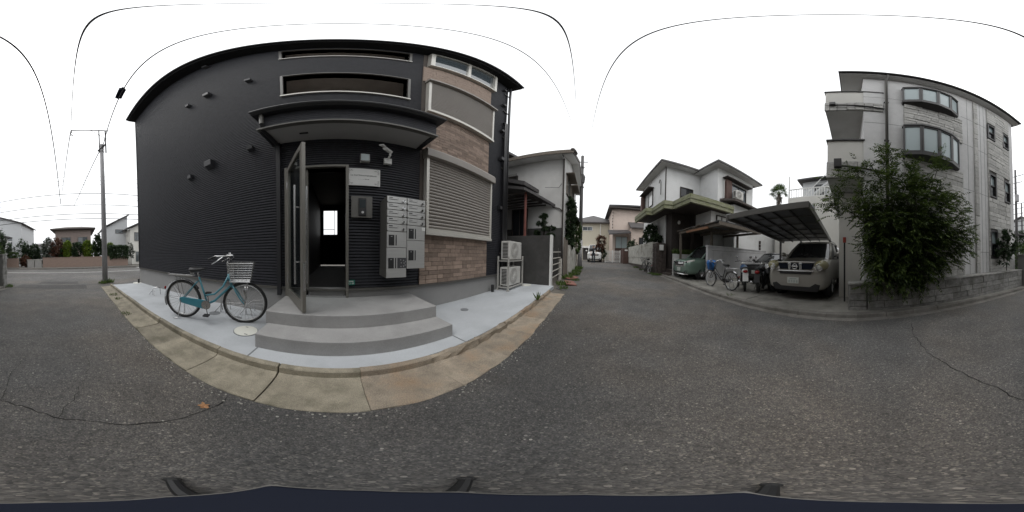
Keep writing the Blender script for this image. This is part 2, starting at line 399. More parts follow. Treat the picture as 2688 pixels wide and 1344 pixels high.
class MB:
    def __init__(self):
        self.v = []; self.f = []; self.m = []; self.mi = 0; self.ch = []
    def add(self, vs, fs):
        o = len(self.v)
        self.ch.append((o, len(self.f)))
        self.v.extend([tuple(p) for p in vs])
        for f in fs:
            self.f.append(tuple(i + o for i in f)); self.m.append(self.mi)
        return self
    def mat(self, i):
        self.mi = i; return self
    def box(self, x0, x1, y0, y1, z0, z1):
        if x0 > x1: x0, x1 = x1, x0
        if y0 > y1: y0, y1 = y1, y0
        if z0 > z1: z0, z1 = z1, z0
        return self.add([(x0, y0, z0), (x1, y0, z0), (x1, y1, z0), (x0, y1, z0), (x0, y0, z1), (x1, y0, z1), (x1, y1, z1), (x0, y1, z1)],
                        [(0, 3, 2, 1), (4, 5, 6, 7), (0, 1, 5, 4), (1, 2, 6, 5), (2, 3, 7, 6), (3, 0, 4, 7)])
    def hexa(self, p):
        return self.add(p, [(0, 3, 2, 1), (4, 5, 6, 7), (0, 1, 5, 4), (1, 2, 6, 5), (2, 3, 7, 6), (3, 0, 4, 7)])
    def quad(self, a, b, c, d):
        return self.add([a, b, c, d], [(0, 1, 2, 3)])
    def tube(self, pts, r, n=8, caps=True, closed=False):
        pts = [Vector(p) for p in pts]
        k = len(pts)
        rs = r if isinstance(r, (list, tuple)) else [r] * k
        vs = []; fs = []
        up = None
        for i, p in enumerate(pts):
            if closed:
                t = pts[(i + 1) % k] - pts[i - 1]
            else:
                t = pts[min(i + 1, k - 1)] - pts[max(i - 1, 0)]
            if t.length < 1e-9: t = Vector((0, 0, 1))
            t.normalize()
            if up is None:
                up = Vector((0, 0, 1)) if abs(t.z) < .9 else Vector((1, 0, 0))
            a = t.cross(up)
            if a.length < 1e-6: a = t.orthogonal()
            a.normalize(); b = a.cross(t).normalized(); up = b
            for j in range(n):
                w = 2 * math.pi * j / n
                vs.append(p + a * (math.cos(w) * rs[i]) + b * (math.sin(w) * rs[i]))
        seg = k if closed else k - 1
        for i in range(seg):
            i2 = (i + 1) % k
            for j in range(n):
                j2 = (j + 1) % n
                fs.append((i * n + j, i2 * n + j, i2 * n + j2, i * n + j2))
        if caps and not closed:
            fs.append(tuple(range(n))); fs.append(tuple((k - 1) * n + j for j in reversed(range(n))))
        return self.add(vs, fs)
    def cyl(self, a, b, r, n=16, r2=None):
        return self.tube([a, b], [r, r if r2 is None else r2], n)
    def ell(self, c, rad, nu=14, nv=8):
        vs = []; fs = []
        for i in range(nv + 1):
            t = math.pi * i / nv
            for j in range(nu):
                w = 2 * math.pi * j / nu
                vs.append((c[0] + rad[0] * math.sin(t) * math.cos(w), c[1] + rad[1] * math.sin(t) * math.sin(w), c[2] + rad[2] * math.cos(t)))
        for i in range(nv):
            for j in range(nu):
                j2 = (j + 1) % nu
                fs.append((i * nu + j, (i + 1) * nu + j, (i + 1) * nu + j2, i * nu + j2))
        return self.add(vs, fs)
    def ring(self, c, axis, Rr, r, n=40, k=8, squash=1.0):
        ax = Vector(axis).normalized(); a = ax.orthogonal().normalized(); b = ax.cross(a)
        pts = [Vector(c) + a * (Rr * math.cos(2 * math.pi * i / n)) + b * (Rr * math.sin(2 * math.pi * i / n)) for i in range(n)]
        vs = []; fs = []
        for i, p in enumerate(pts):
            d = (p - Vector(c)).normalized()
            for j in range(k):
                w = 2 * math.pi * j / k
                vs.append(p + d * (r * math.cos(w)) + ax * (r * squash * math.sin(w)))
        for i in range(n):
            i2 = (i + 1) % n
            for j in range(k):
                j2 = (j + 1) % k
                fs.append((i * k + j, i2 * k + j, i2 * k + j2, i * k + j2))
        return self.add(vs, fs)
    def loft(self, rings, caps=True, closed=True):
        n = len(rings[0]); vs = []; fs = []
        for r in rings: vs.extend(r)
        for i in range(len(rings) - 1):
            for j in range(n if closed else n - 1):
                j2 = (j + 1) % n
                fs.append((i * n + j, (i + 1) * n + j, (i + 1) * n + j2, i * n + j2))
        if caps:
            fs.append(tuple(reversed(range(n)))); fs.append(tuple((len(rings) - 1) * n + j for j in range(n)))
        return self.add(vs, fs)
    def prism(self, poly, z0, z1):
        n = len(poly)
        vs = [(x, y, z0) for x, y in poly] + [(x, y, z1) for x, y in poly]
        fs = [tuple(reversed(range(n))), tuple(range(n, 2 * n))] + [(i, (i + 1) % n, n + (i + 1) % n, n + i) for i in range(n)]
        return self.add(vs, fs)
    def prism_x(self, poly, x0, x1):
        n = len(poly)
        vs = [(x0, y, z) for y, z in poly] + [(x1, y, z) for y, z in poly]
        fs = [tuple(reversed(range(n))), tuple(range(n, 2 * n))] + [(i, (i + 1) % n, n + (i + 1) % n, n + i) for i in range(n)]
        return self.add(vs, fs)
    def prism_y(self, poly, y0, y1):
        n = len(poly)
        vs = [(x, y0, z) for x, z in poly] + [(x, y1, z) for x, z in poly]
        fs = [tuple(range(n)), tuple(reversed(range(n, 2 * n)))] + [(i, n + i, n + (i + 1) % n, (i + 1) % n) for i in range(n)]
        return self.add(vs, fs)
    def disc(self, c, r, n=32, h=.01):
        return self.cyl((c[0], c[1], c[2]), (c[0], c[1], c[2] + h), r, n)
    def mesh(self, name, mats, smooth=False):
        me = bpy.data.meshes.new(name)
        me.from_pydata([tuple(p) for p in self.v], [], self.f)
        if not isinstance(mats, (list, tuple)): mats = [mats]
        for m in mats: me.materials.append(M[m] if isinstance(m, str) else m)
        if len(mats) > 1: me.polygons.foreach_set('material_index', self.m)
        me.update()
        bm = bmesh.new(); bm.from_mesh(me)
        bmesh.ops.recalc_face_normals(bm, faces=bm.faces)
        bm.to_mesh(me); bm.free()
        if smooth: me.polygons.foreach_set('use_smooth', [True] * len(me.polygons))
        return me
    def build(self, name, mats, parent=None, smooth=False, bevel=0, subsurf=0, autosmooth=None):
        me = self.mesh(name, mats, smooth)
        o = bpy.data.objects.new(name, me); COL.objects.link(o)
        if parent is not None:
            o.parent = parent
            if root_of(parent).name not in LOCAL:
                o.location = -woff(parent)
        if bevel:
            b = o.modifiers.new('bevel', 'BEVEL'); b.width = bevel; b.segments = 2; b.limit_method = 'ANGLE'; b.angle_limit = R(40)
        if subsurf:
            s = o.modifiers.new('sub', 'SUBSURF'); s.levels = subsurf; s.render_levels = subsurf
        return o

def each(mb, name, mats, parent=None, **k):
    """every shape that was added to mb becomes an object of its own"""
    out = []
    ch = mb.ch + [(len(mb.v), len(mb.f))]
    for (v0, f0), (v1, f1) in zip(ch, ch[1:]):
        q = MB(); q.v = mb.v[v0:v1]; q.f = [tuple(i - v0 for i in f) for f in mb.f[f0:f1]]; q.m = mb.m[f0:f1]
        out.append(q.build(name, mats, parent, **k))
    return out

def tag(o, label=None, cat=None, group=None, kind=None):
    if label: o['label'] = label
    if cat: o['category'] = cat
    if group: o['group'] = group
    if kind: o['kind'] = kind
    return o

def thing(name, label, cat, loc=(0, 0, 0), rz=0, group=None, local=False, rx=0):
    o = bpy.data.objects.new(name, None); COL.objects.link(o)
    o.location = loc; o.rotation_euler = (rx, 0, rz); o.empty_display_size = .2
    if local or rz: LOCAL.add(o.name)
    return tag(o, label, cat, group)

def struct(name, mb, m, **k):
    return tag(mb.build(name, m, None, **k), kind='structure')

def piece(name, me, parent, loc, scale=(1, 1, 1), rot=(0, 0, 0)):
    o = bpy.data.objects.new(name, me); COL.objects.link(o)
    o.parent = parent
    o.location = Vector(loc) - (woff(parent) if root_of(parent).name not in LOCAL else Vector((0, 0, 0)))
    o.scale = scale; o.rotation_euler = rot
    return o

def copy_tree(o, parent=None):
    c = o.copy(); COL.objects.link(c); c.parent = parent
    for ch in list(o.children): copy_tree(ch, c)
    return c

def unit_block(name, m, ch=.06, side='y-'):
    """unit block (-.5...5) with chamfered edges round the outer face"""
    b = MB(); e = .5 - ch
    if side == 'y-':
        b.add([(-.5, .5, -.5), (.5, .5, -.5), (.5, .5, .5), (-.5, .5, .5),
               (-.5, -.5 + ch * 2, -.5), (.5, -.5 + ch * 2, -.5), (.5, -.5 + ch * 2, .5), (-.5, -.5 + ch * 2, .5),
               (-e, -.5, -e), (e, -.5, -e), (e, -.5, e), (-e, -.5, e)],
              [(0, 1, 5, 4), (1, 2, 6, 5), (2, 3, 7, 6), (3, 0, 4, 7), (4, 5, 9, 8), (5, 6, 10, 9), (6, 7, 11, 10), (7, 4, 8, 11), (8, 9, 10, 11), (0, 3, 2, 1)])
    else:   # +z
        b.add([(-.5, -.5, -.5), (.5, -.5, -.5), (.5, .5, -.5), (-.5, .5, -.5),
               (-.5, -.5, .5 - ch * 2), (.5, -.5, .5 - ch * 2), (.5, .5, .5 - ch * 2), (-.5, .5, .5 - ch * 2),
               (-e, -e, .5), (e, -e, .5), (e, e, .5), (-e, e, .5)],
              [(0, 1, 5, 4), (1, 2, 6, 5), (2, 3, 7, 6), (3, 0, 4, 7), (4, 5, 9, 8), (5, 6, 10, 9), (6, 7, 11, 10), (7, 4, 8, 11), (8, 9, 10, 11), (0, 3, 2, 1)])
    return b.mesh(name, m)

def pierced_y(mb, y0, y1, x0, x1, z0, z1, ops):
    """wall slab between y0 (front) and y1 with rectangular openings (xa,xb,za,zb)"""
    xs = sorted({x0, x1, *[o[0] for o in ops], *[o[1] for o in ops]})
    zs = sorted({z0, z1, *[o[2] for o in ops], *[o[3] for o in ops]})
    for i in range(len(xs) - 1):
        for j in range(len(zs) - 1):
            cx = (xs[i] + xs[i + 1]) / 2; cz = (zs[j] + zs[j + 1]) / 2
            if any(o[0] < cx < o[1] and o[2] < cz < o[3] for o in ops): continue
            for y in (y0, y1):
                mb.quad((xs[i], y, zs[j]), (xs[i + 1], y, zs[j]), (xs[i + 1], y, zs[j + 1]), (xs[i], y, zs[j + 1]))
    for a, b, c, d in ops:
        mb.quad((a, y0, c), (b, y0, c), (b, y1, c), (a, y1, c)); mb.quad((a, y0, d), (b, y0, d), (b, y1, d), (a, y1, d))
        mb.quad((a, y0, c), (a, y1, c), (a, y1, d), (a, y0, d)); mb.quad((b, y0, c), (b, y1, c), (b, y1, d), (b, y0, d))
    mb.quad((x0, y0, z0), (x0, y1, z0), (x0, y1, z1), (x0, y0, z1)); mb.quad((x1, y0, z0), (x1, y1, z0), (x1, y1, z1), (x1, y0, z1))
    mb.quad((x0, y0, z1), (x1, y0, z1), (x1, y1, z1), (x0, y1, z1)); mb.quad((x0, y0, z0), (x1, y0, z0), (x1, y1, z0), (x0, y1, z0))
    return mb

def textmesh(name, body, size, m, parent, loc, rot, extrude=.001, font_align='CENTER', shear=0):
    cu = bpy.data.curves.new(name, 'FONT'); cu.body = body; cu.size = size; cu.extrude = extrude
    cu.align_x = font_align; cu.align_y = 'CENTER'; cu.shear = shear; cu.resolution_u = 2
    t = bpy.data.objects.new(name, cu); COL.objects.link(t)
    dg = bpy.context.evaluated_depsgraph_get()
    me = bpy.data.meshes.new_from_object(t.evaluated_get(dg))
    bpy.data.objects.remove(t); bpy.data.curves.remove(cu)
    me.materials.clear(); me.materials.append(M[m])
    me.name = name
    return piece(name, me, parent, loc, rot=rot)

def lerp_table(tab):
    def f(x):
        if x <= tab[0][0]: return tab[0][1]
        for (a, b), (c, d) in zip(tab, tab[1:]):
            if x <= c: return b + (d - b) * (x - a) / (c - a)
        return tab[-1][1]
    return f
gz = lerp_table([(-60, -.30), (-20, -.26), (-10, -.24), (-7, -.14), (-4, -.05), (-1, 0), (1, 0), (4, .04), (8, .16), (12, .31), (16, .49), (20, .60), (40, .75)])
pz = lerp_table([(-7.4, -.11), (-4, .03), (-1.8, .088), (0, .10), (1.9, .11), (3.4, .14), (5.4, .17)])

def sheet(mb, x0, x1, y0, y1, zf, nx, ny=1, yf=None):
    vs = []; fs = []
    for i in range(nx + 1):
        x = x0 + (x1 - x0) * i / nx
        for j in range(ny + 1):
            y = (y0(x) if callable(y0) else y0); yy = (y1(x) if callable(y1) else y1)
            yv = y + (yy - y) * j / ny
            vs.append((x, yv, zf(x)))
    for i in range(nx):
        for j in range(ny):
            a = i * (ny + 1) + j
            fs.append((a, a + ny + 1, a + ny + 2, a + 1))
    return mb.add(vs, fs)

# ------------------------------------------------------------------ leaves
def leaf(mb, p, d, n, L, W):
    """one pointed leaf: base p, direction d, normal n"""
    s = d.cross(n)
    if s.length < 1e-6: s = d.orthogonal()
    s.normalize()
    mb.add([p, p + d * (L * .45) + s * (W * .5), p + d * L - n * (L * .12), p + d * (L * .45) - s * (W * .5)], [(0, 1, 2, 3)])

def rv():
    while True:
        v = Vector((random.uniform(-1, 1), random.uniform(-1, 1), random.uniform(-1, 1)))
        if .05 < v.length < 1: return v.normalized()

def crown(mb, c, rad, n, L, W, shell=.55, clumps=None, down=.0):
    c = Vector(c)
    k = clumps or max(8, n // 22)
    cl = []
    for _ in range(k):
        d = rv(); q = random.uniform(shell, 1.0) ** .6
        cl.append((Vector((d.x * rad[0] * q, d.y * rad[1] * q, d.z * rad[2] * q)), d))
    cr = min(rad) * .34
    for i in range(n):
        p0, d0 = random.choice(cl)
        p = c + p0 + rv() * cr * random.random()
        d = (rv() + d0 * .6 + Vector((0, 0, -down))).normalized()
        nn = (rv() + Vector((0, 0, 1.2))).normalized()
        s = random.uniform(.7, 1.25)
        leaf(mb, p, d, nn, L * s, W * s)
    return mb

def limb(mb, a, b, r0, r1, n=6, wob=.06, k=4):
    a = Vector(a); b = Vector(b); pts = []; rs = []
    ln = (b - a).length
    for i in range(k + 1):
        t = i / k
        p = a.lerp(b, t)
        if 0 < i < k: p += rv() * wob * ln
        pts.append(p); rs.append(r0 + (r1 - r0) * t)
    mb.tube(pts, rs, n)
    return pts

def tree(name, label, cat, base, crowns, trunk_r=.06, leafm='leaf_mid', L=.12, W=.06, n=900, group=None, shell=.5, down=0.0):
    n = int(n * 1.9); L *= 1.35; W *= 1.5
    t = thing(name, label, cat, base, group=group)
    tm = MB(); b = Vector(base)
    top = Vector(crowns[0][0])
    limb(tm, b - Vector((0, 0, .05)), top, trunk_r, trunk_r * .45, 7, .02)
    for c, rad in crowns:
        c = Vector(c)
        for _ in range(5):
            d = rv(); d.z = abs(d.z) * .5
            limb(tm, b.lerp(c, random.uniform(.5, .9)), c + Vector((d.x * rad[0], d.y * rad[1], d.z * rad[2])) * .7, trunk_r * .4, trunk_r * .1, 5)
    tm.build('trunk', 'bark', t)
    cm = MB()
    vol = [r[0] * r[1] * r[2] for _, r in crowns]; sv = sum(vol)
    for (c, rad), vv in zip(crowns, vol):
        crown(cm, c, rad, int(n * vv / sv) + 30, L, W, shell, down=down)
    cm.build('crown', leafm, t)
    return t

def weeds(mb, c, r, n, h):
    c = Vector(c)
    for _ in range(n):
        a = random.random() * 6.28; q = r * math.sqrt(random.random())
        p = c + Vector((math.cos(a) * q, math.sin(a) * q, 0))
        d = Vector((random.uniform(-.6, .6), random.uniform(-.6, .6), 1)).normalized()
        leaf(mb, p, d, rv(), h * random.uniform(.5, 1.2), h * .16)

# ================================================================== THE SETTING
kerbS = lerp_table([(-9, -3.22), (-6, -3.22), (-2, -3.30), (0, -3.24), (2, -3.32), (4, -3.52), (6, -3.70), (9.6, -3.85), (16, -3.9)])
g = MB(); sheet(g, -260, 260, -260, 260, lambda x: gz(x) - .012, 200, 2)
struct('ground', g, 'soil')
g = MB(); sheet(g, -9.6, 19.5, lambda x: kerbS(x) + .1, lambda x: .8 if x < 5.2 else 1.2, gz, 90, 3)
road = struct('road', g, 'asphalt')
# side apron west of the pad up to the cross street
g = MB(); sheet(g, -9.6, -6.95, .8, 9, gz, 8, 1)
struct('junction_apron', g, 'asphalt')
g = MB(); sheet(g, -9.6, -6.6, -9, lambda x: kerbS(x) + .1, gz, 8, 1)
struct('junction_apron', g, 'asphalt')
g = MB(); sheet(g, -18.6, -9.3, -80, 80, lambda x: gz(x) + .004, 8, 8)
struct('cross_street', g, 'asphalt2')
g = MB(); sheet(g, -14.4, -14.25, -80, 80, lambda x: gz(x) + .008, 1, 2)
struct('road_line', g, 'paintline')
struct('kerb', MB().box(-18.6, -18.45, -80, 80, -.4, -.13), 'gutter_g')
struct('footway', MB().box(-20.0, -18.602, -80, 80, -.4, -.14), 'gutter_g')
g = MB()
for i in range(3): g.box(-17.9 + i * .5, -17.6 + i * .5, 6.2, 7.6, gz(-17) + .006, gz(-17) + .009)
[tag(o_, kind='structure') for o_ in each(g, 'road_marking', 'paintline')]
# patched strip of darker asphalt at the alley mouth
g = MB(); sheet(g, -7.6, -6.5, -2.9, .2, lambda x: gz(x) + .004, 3); struct('asphalt_patch', g, 'patch')
g = MB(); sheet(g, -8.9, -8.0, -2.2, -.2, lambda x: gz(x) + .004, 3); struct('asphalt_patch', g, 'patch')

# cracks in the alley asphalt: thin ragged grooves
def crack(pts, w):
    mb = MB(); pp = []
    for (a, b) in zip(pts, pts[1:]):
        a = Vector(a); b = Vector(b); k = max(2, int((b - a).length / .05))
        for i in range(k):
            q = a.lerp(b, i / k); q += Vector((random.uniform(-.014, .014), random.uniform(-.014, .014)))
            pp.append(q)
    vs = []; fs = []
    for i, q in enumerate(pp):
        t = (pp[min(i + 1, len(pp) - 1)] - pp[max(i - 1, 0)]).normalized(); s = Vector((-t.y, t.x))
        ww = w * random.uniform(.25, 1.0)
        for sg in (1, -1):
            e = q + s * ww * sg; vs.append((e.x, e.y, gz(e.x) + .003))
    for i in range(len(pp) - 1): fs.append((2 * i, 2 * i + 1, 2 * i + 3, 2 * i + 2))
    mb.add(vs, fs)
    o = mb.build('crack', 'crackdark', road)
    return o
crack([(-.62, .76), (-.6, .60), (-.63, .36), (-.67, .25), (-.71, .12), (-.78, -.15), (-.86, -.35), (-.87, -.5), (-.92, -.81), (-.90, -1.14), (-.85, -1.61), (-.92, -2.22), (-1.08, -2.75)], .006)
crack([(-.78, -.15), (-1.1, -.05), (-1.5, .05), (-1.9, .02)], .0025)
crack([(-.87, -.5), (-1.3, -.62), (-1.8, -.58)], .0025)
crack([(-.98, -2.4), (-.86, -2.62)], .005)

# ---- north gutter: L-shaped concrete slabs with an upstand kerb
gut = struct('gutter', MB().box(-6.6, 5.2, .83, 1.3, -.6, -.16), 'soil')
slab_me = {}
def slabmesh(key, m, seed):
    random.seed(seed); b = MB()
    L = .637; n = 7; rows = [(.80, .0), (.805, .006), (1.0, .006), (1.16, .012), (1.2, .03), (1.205, .095), (1.215, .105), (1.262, .108), (1.268, .09), (1.268, -.12)]
    rings = []
    for i in range(n + 1):
        x = -L / 2 + .002 + (L - .004) * i / n
        rough = .012 if key == 'rough' else .003
        r = []
        for k, (y, z) in enumerate(rows):
            dy = random.uniform(-rough, rough) * (1.4 if k in (0, 1) else (1 if key == 'rough' and k > 3 and k < 9 else .3))
            dz = random.uniform(-rough, rough) * (1.0 if key == 'rough' and 3 < k < 8 else .25)
            if key == 'rough' and 3 < k < 8: dz -= .02 * random.random()
            r.append((x, y + dy, z + dz))
        r.append((x, .80, -.12))
        rings.append(r)
    b.loft(rings)
    return b.mesh('gutter_slab', m)
for k in range(3):
    slab_me[('smooth', k)] = slabmesh('smooth', 'gutter', 10 + k)
    slab_me[('orange', k)] = slabmesh('smooth', 'gutter_o', 20 + k)
    slab_me[('rough', k)] = slabmesh('rough', 'gutter_o', 30 + k)
random.seed(11)
for i in range(-10, 8):
    x = -.15 + .637 * i
    key = 'smooth' if i <= 0 else ('orange' if i <= 1 else 'rough')
    z0, z1 = gz(x - .31), gz(x + .31)
    piece('gutter_slab', slab_me[(key, i % 3)], gut, (x, random.uniform(-.006, .006), (z0 + z1) / 2 + .004), rot=(0, -math.atan2(z1 - z0, .62), random.uniform(-.008, .008)))
random.seed(12)

# ---- south gutter
gutS = struct('gutter_far', MB().box(-6.4, 5.6, -3.2, -3.0, -.6, -.17), 'soil')
b = MB()
rows = [(0, -.1), (0, .004), (-.17, .004), (-.185, .07), (-.2, .082), (-.31, .085), (-.32, -.1)]
b.loft([[(x, y, z) for y, z in rows] for x in (-.298, .298)])
far_me = b.mesh('gutter_slab', 'gutter_g')
for i in range(-10, 16):
    x = .15 + .605 * i
    y0, y1 = kerbS(x - .3), kerbS(x + .3)
    piece('gutter_slab', far_me, gutS, (x, (y0 + y1) / 2 + .2, (gz(x - .3) + gz(x + .3)) / 2), rot=(0, -math.atan2(gz(x + .3) - gz(x - .3), .6), math.atan2(y1 - y0, .6)))

# ---- new concrete forecourt of the apartment building
g = MB(); n = 24
vs = []; fs = []
for i in range(n + 1):
    x = -6.95 + (5.25 + 6.95) * i / n
    for y in (1.268, 2.75):
        vs.append((x, y, pz(x)))
for i in range(n): fs.append((2 * i, 2 * i + 2, 2 * i + 3, 2 * i + 1))
for i in range(n):   # skirt towards the street
    x = vs[2 * i][0]; x2 = vs[2 * i + 2][0]; o = len(vs)
    vs += [(x, 1.268, pz(x) - .3), (x2, 1.268, pz(x2) - .3)]; fs.append((2 * i, 2 * i + 2, o + 1, o))
o = len(vs); vs += [(-6.95, 1.268, -.5), (-6.95, 2.75, -.5)]; fs.append((0, 1, o + 1, o))
g.add(vs, fs)
forecourt = struct('forecourt', g, 'pad')
MB().box(-.806, -.79, 1.27, 1.49, .0, pz(-.8) + .003).build('joint', 'lidgrey', forecourt)
MB().box(1.29, 1.306, 1.27, 1.49, .0, pz(1.3) + .003).build('joint', 'lidgrey', forecourt)

# entrance steps
st = MB(); st.box(-.83, 1.29, 1.48, 2.64, -.1, .28); step1 = struct('entrance_step', st, 'mortar', bevel=.006)
st = MB(); st.box(-.86, 1.28, 1.815, 2.645, .27, .45); st2 = struct('entrance_step', st, 'mortar', bevel=.006)

# ---- south plots
g = MB(); sheet(g, -6.4, 5.72, -9.5, lambda x: kerbS(x) - .11, lambda x: gz(x) + .084, 20, 1)
drive = struct('driveway', g, 'drive')
g = MB()
for a, b2 in (((2.55, -3.5), (2.35, -9.0)),):
    d = Vector(b2) - Vector(a)
    for i in range(24):
        q = Vector(a) + d * (i / 24); q2 = Vector(a) + d * ((i + 1) / 24)
        w = .012
        g.quad((q.x - w, q.y, gz(q.x) + .088), (q.x + w, q.y, gz(q.x) + .088), (q2.x + w, q2.y, gz(q2.x) + .088), (q2.x - w, q2.y, gz(q2.x) + .088))
g.build('joint', 'crackdark', drive)
g = MB(); sheet(g, 5.86, 8.6, -9.5, lambda x: kerbS(x) - .11, lambda x: gz(x) + .06, 10, 1)
struct('driveway', g, 'drive')

# loose grit swept against the gutter edge
g = MB()
for _ in range(420):
    x = random.uniform(-5.5, 4.5); y = .79 - abs(random.gauss(0, .05))
    r = random.uniform(.003, .009)
    g.ell((x, y, gz(x) + r * .4), (r * random.uniform(.8, 1.6), r, r * .6), 5, 3)
for _ in range(130):
    x = random.uniform(-3, 4); y = random.uniform(-2.6, .7); r = random.uniform(.003, .008)
    g.ell((x, y, gz(x) + r * .4), (r * random.uniform(.8, 1.6), r, r * .6), 5, 3)
tag(g.build('grit', 'pebble'), 'loose pale grit scattered along the gutter edge and road', 'grit', kind='stuff')

# ================================================================== DARK APARTMENT BUILDING
D = 2.64
XL, XR, ZT = -7.1, 4.25, 9.3
bd = thing('apartment_building', 'charcoal brick-sided three-storey apartment building with open glass entrance door', 'building', (-1.4, 5.8, 0))
ops = [(-.81, .14, .45, 2.71), (-.87, 1.17, 5.16, 6.36), (-.87, 1.17, 8.02, 9.02)]
w = MB(); pierced_y(w, D + .03, D + .2, XL + .02, XR - .02, .5, ZT, ops); w.build('wall', 'siding_back', bd)
w = MB(); w.box(XL + .02, XL + .2, D + .2, 8.95, .5, ZT); w.box(XR - .2, XR - .02, D + .2, 8.95, .5, ZT)
pierced_y(w, 8.95, 9.1, XL + .02, XR - .02, .5, ZT, [(-.75, .02, 2.14, 3.54)])
w.build('wall', 'siding', bd)
# siding: thin brick courses, real relief, one mesh
sd = MB()
brk = (1.45, 3.42)
def course(z0, z1, segs, y, dx=.21):
    for a, b2 in segs:
        x = a
        first = True
        while x < b2 - 1e-4:
            L = dx if not first else dx * random.uniform(.3, 1)
            first = False
            e = min(x + L, b2)
            d = random.uniform(0, .0012); yy = y - d
            c = .007
            x0, x1 = x + .001, e - .001
            sd.add([(x0, y + .02, z0), (x1, y + .02, z0), (x1, y + .02, z1), (x0, y + .02, z1),
                    (x0, yy, z0 + c), (x1, yy, z0 + c), (x1, yy, z1 - c), (x0, yy, z1 - c)],
                   [(4, 5, 6, 7), (0, 1, 5, 4), (7, 6, 2, 3), (0, 4, 7, 3), (1, 2, 6, 5)])
            x = e
def cut(segs, a, b2):
    out = []
    for s, e in segs:
        if b2 <= s or a >= e: out.append((s, e)); continue
        if a > s: out.append((s, a))
        if b2 < e: out.append((b2, e))
    return out
pitch = .0515
k = 0; z = .60
while z < ZT - .02:
    z1 = min(z + pitch - .012, ZT)
    segs = [(XL, XR)]
    for o in ops:
        if z1 > o[2] and z < o[3]: segs = cut(segs, o[0] - .035, o[1] + .035)
    segs = cut(segs, *brk)
    course(z, z1, segs, D + .012, .21 if z < 3.4 else .84)
    z += pitch
tag(sd.build('siding', 'siding', bd), kind='stuff')
b = MB()
b.box(XL - .015, XL + .02, D - .01, D + .25, .58, ZT); b.box(XR - .02, XR + .02, D - .008, D + .25, .58, ZT)
each(b, 'corner_trim', 'blacksheet', bd)
MB().box(XL - .02, XR + .02, D - .03, D + .03, .565, .60).build('drip_edge', 'alu_dk', bd)
f = MB(); f.box(XL + .03, XR - .03, D + .02, D + .25, -.3, .565); f.box(XL + .03, XL + .2, D + .25, 8.9, -.3, .5); f.box(XR - .2, XR - .03, D + .25, 8.9, -.3, .5)
f.build('foundation', 'found', bd)
# roof: dark fascia, thin eave
r = MB(); r.box(XL - .12, XR + .28, 2.30, 9.3, 9.33, 9.5); r.build('roof', 'blacksheet', bd, bevel=.01)
r = MB(); r.box(XL - .1, XR + .26, 2.32, D + .03, 9.29, 9.328); r.build('eave_soffit', 'siding_back', bd)
r = MB(); r.tube([(XL - .11, 2.26, 9.40), (XR + .27, 2.26, 9.40)], .05, 8); r.build('roof_gutter', 'blacksheet', bd)
# tan brick panel column
bp = MB().box(brk[0], brk[1], D + .002, D + .03, .60, ZT - .05).build('brick_panel', 'brick_joint', bd)
ub = unit_block('brick', 'brick', .03)
def bricks(z0, z1, parent, stuff=None):
    z = z0; row = 0
    while z < z1 - .03:
        h = min(.0855, z1 - z) - .006
        x = brk[0]; first = True
        while x < brk[1] - .01:
            L = random.choice((.27, .27, .27, .14)) if not first else random.choice((.27, .14, .2))
            first = False
            e = min(x + L, brk[1])
            if brk[1] - e < .06: e = brk[1]
            if stuff is None:
                piece('brick', ub, parent, ((x + e) / 2, D - .006, z + h / 2), (e - x - .006, .03, h))
            else:
                d = random.uniform(0, .004)
                stuff.box(x + .003, e - .003, D - .02 - d, D + .004, z, z + h)
            x = e
        z += .0855; row += 1
bricks(.605, 1.55, bp); bricks(3.42, 4.72, bp)
sb = MB(); bricks(6.5, 7.75, bp, sb); tag(sb.build('brick_courses', 'brick', bp), kind='stuff')

# ---- shutters on the brick column
def shutter(z0, z1, zb):
    o = MB(); x0, x1 = 1.53, 3.48
    o.box(x0 + .05, x1 - .05, D - .05, D - .004, z0 + .05, zb)
    sh = o.build('shutter', 'siding_back', bd)
    fr = MB(); fr.box(x0, x0 + .055, D - .115, D - .002, z0, zb); fr.box(x1 - .055, x1, D - .115, D - .002, z0, zb)
    fr.box(x0 - .01, x1 + .01, D - .13, D - .003, z0 - .03, z0 + .03)
    each(fr, 'guide_rail', 'alu', sh)
    bx = MB(); bx.prism_x([(D - .002, zb), (D - .002, z1), (D - .14, z1 - .02), (D - .19, z1 - .09), (D - .19, zb)], x0 - .03, x1 + .05)
    bx.build('shutter_box', 'shutter', sh, bevel=.008)
    s = MB(); hh = .0685
    s.prism_x([(D - .052, 0), (D - .086, .010), (D - .094, .034), (D - .086, .058), (D - .052, .066)], x0 + .056, x1 - .056)
    sm = s.mesh('slat', 'shutter')
    n = int((zb - z0 - .10) / hh)
    for i in range(n): piece('slat', sm, sh, (0, 0, z0 + .10 + i * (zb - z0 - .10) / n))
    MB().box(x0 + .056, x1 - .056, D - .10, D - .05, z0 + .031, z0 + .095).build('bottom_bar', 'alu', sh)
shutter(1.56, 3.43, 3.17); shutter(4.74, 6.52, 6.36)
# top floor sliding window in a pale frame
x0, x1, z0, z1 = 1.53, 3.50, 7.80, 9.26
fr = MB()
fr.box(x0, x0 + .09, D - .13, D + .0, z0, z1); fr.box(x1 - .09, x1, D - .13, D + .0, z0, z1)
fr.box(x0 + .09, x1 - .09, D - .13, D + .0, z0, z0 + .07); fr.box(x0 + .09, x1 - .09, D - .13, D, z1 - .07, z1)
wn = fr.build('window', 'alu', bd, bevel=.006)
MB().box(2.46, 2.54, D - .11, D - .02, z0 + .07, z1 - .07).build('meeting_rail', 'alu', wn)
MB().box(x0 + .09, 2.46, D - .07, D - .06, z0 + .07, z1 - .07).build('pane', 'glass_win', wn)
MB().box(2.54, x1 - .09, D - .05, D - .04, z0 + .07, z1 - .07).build('pane', 'glass_win', wn)
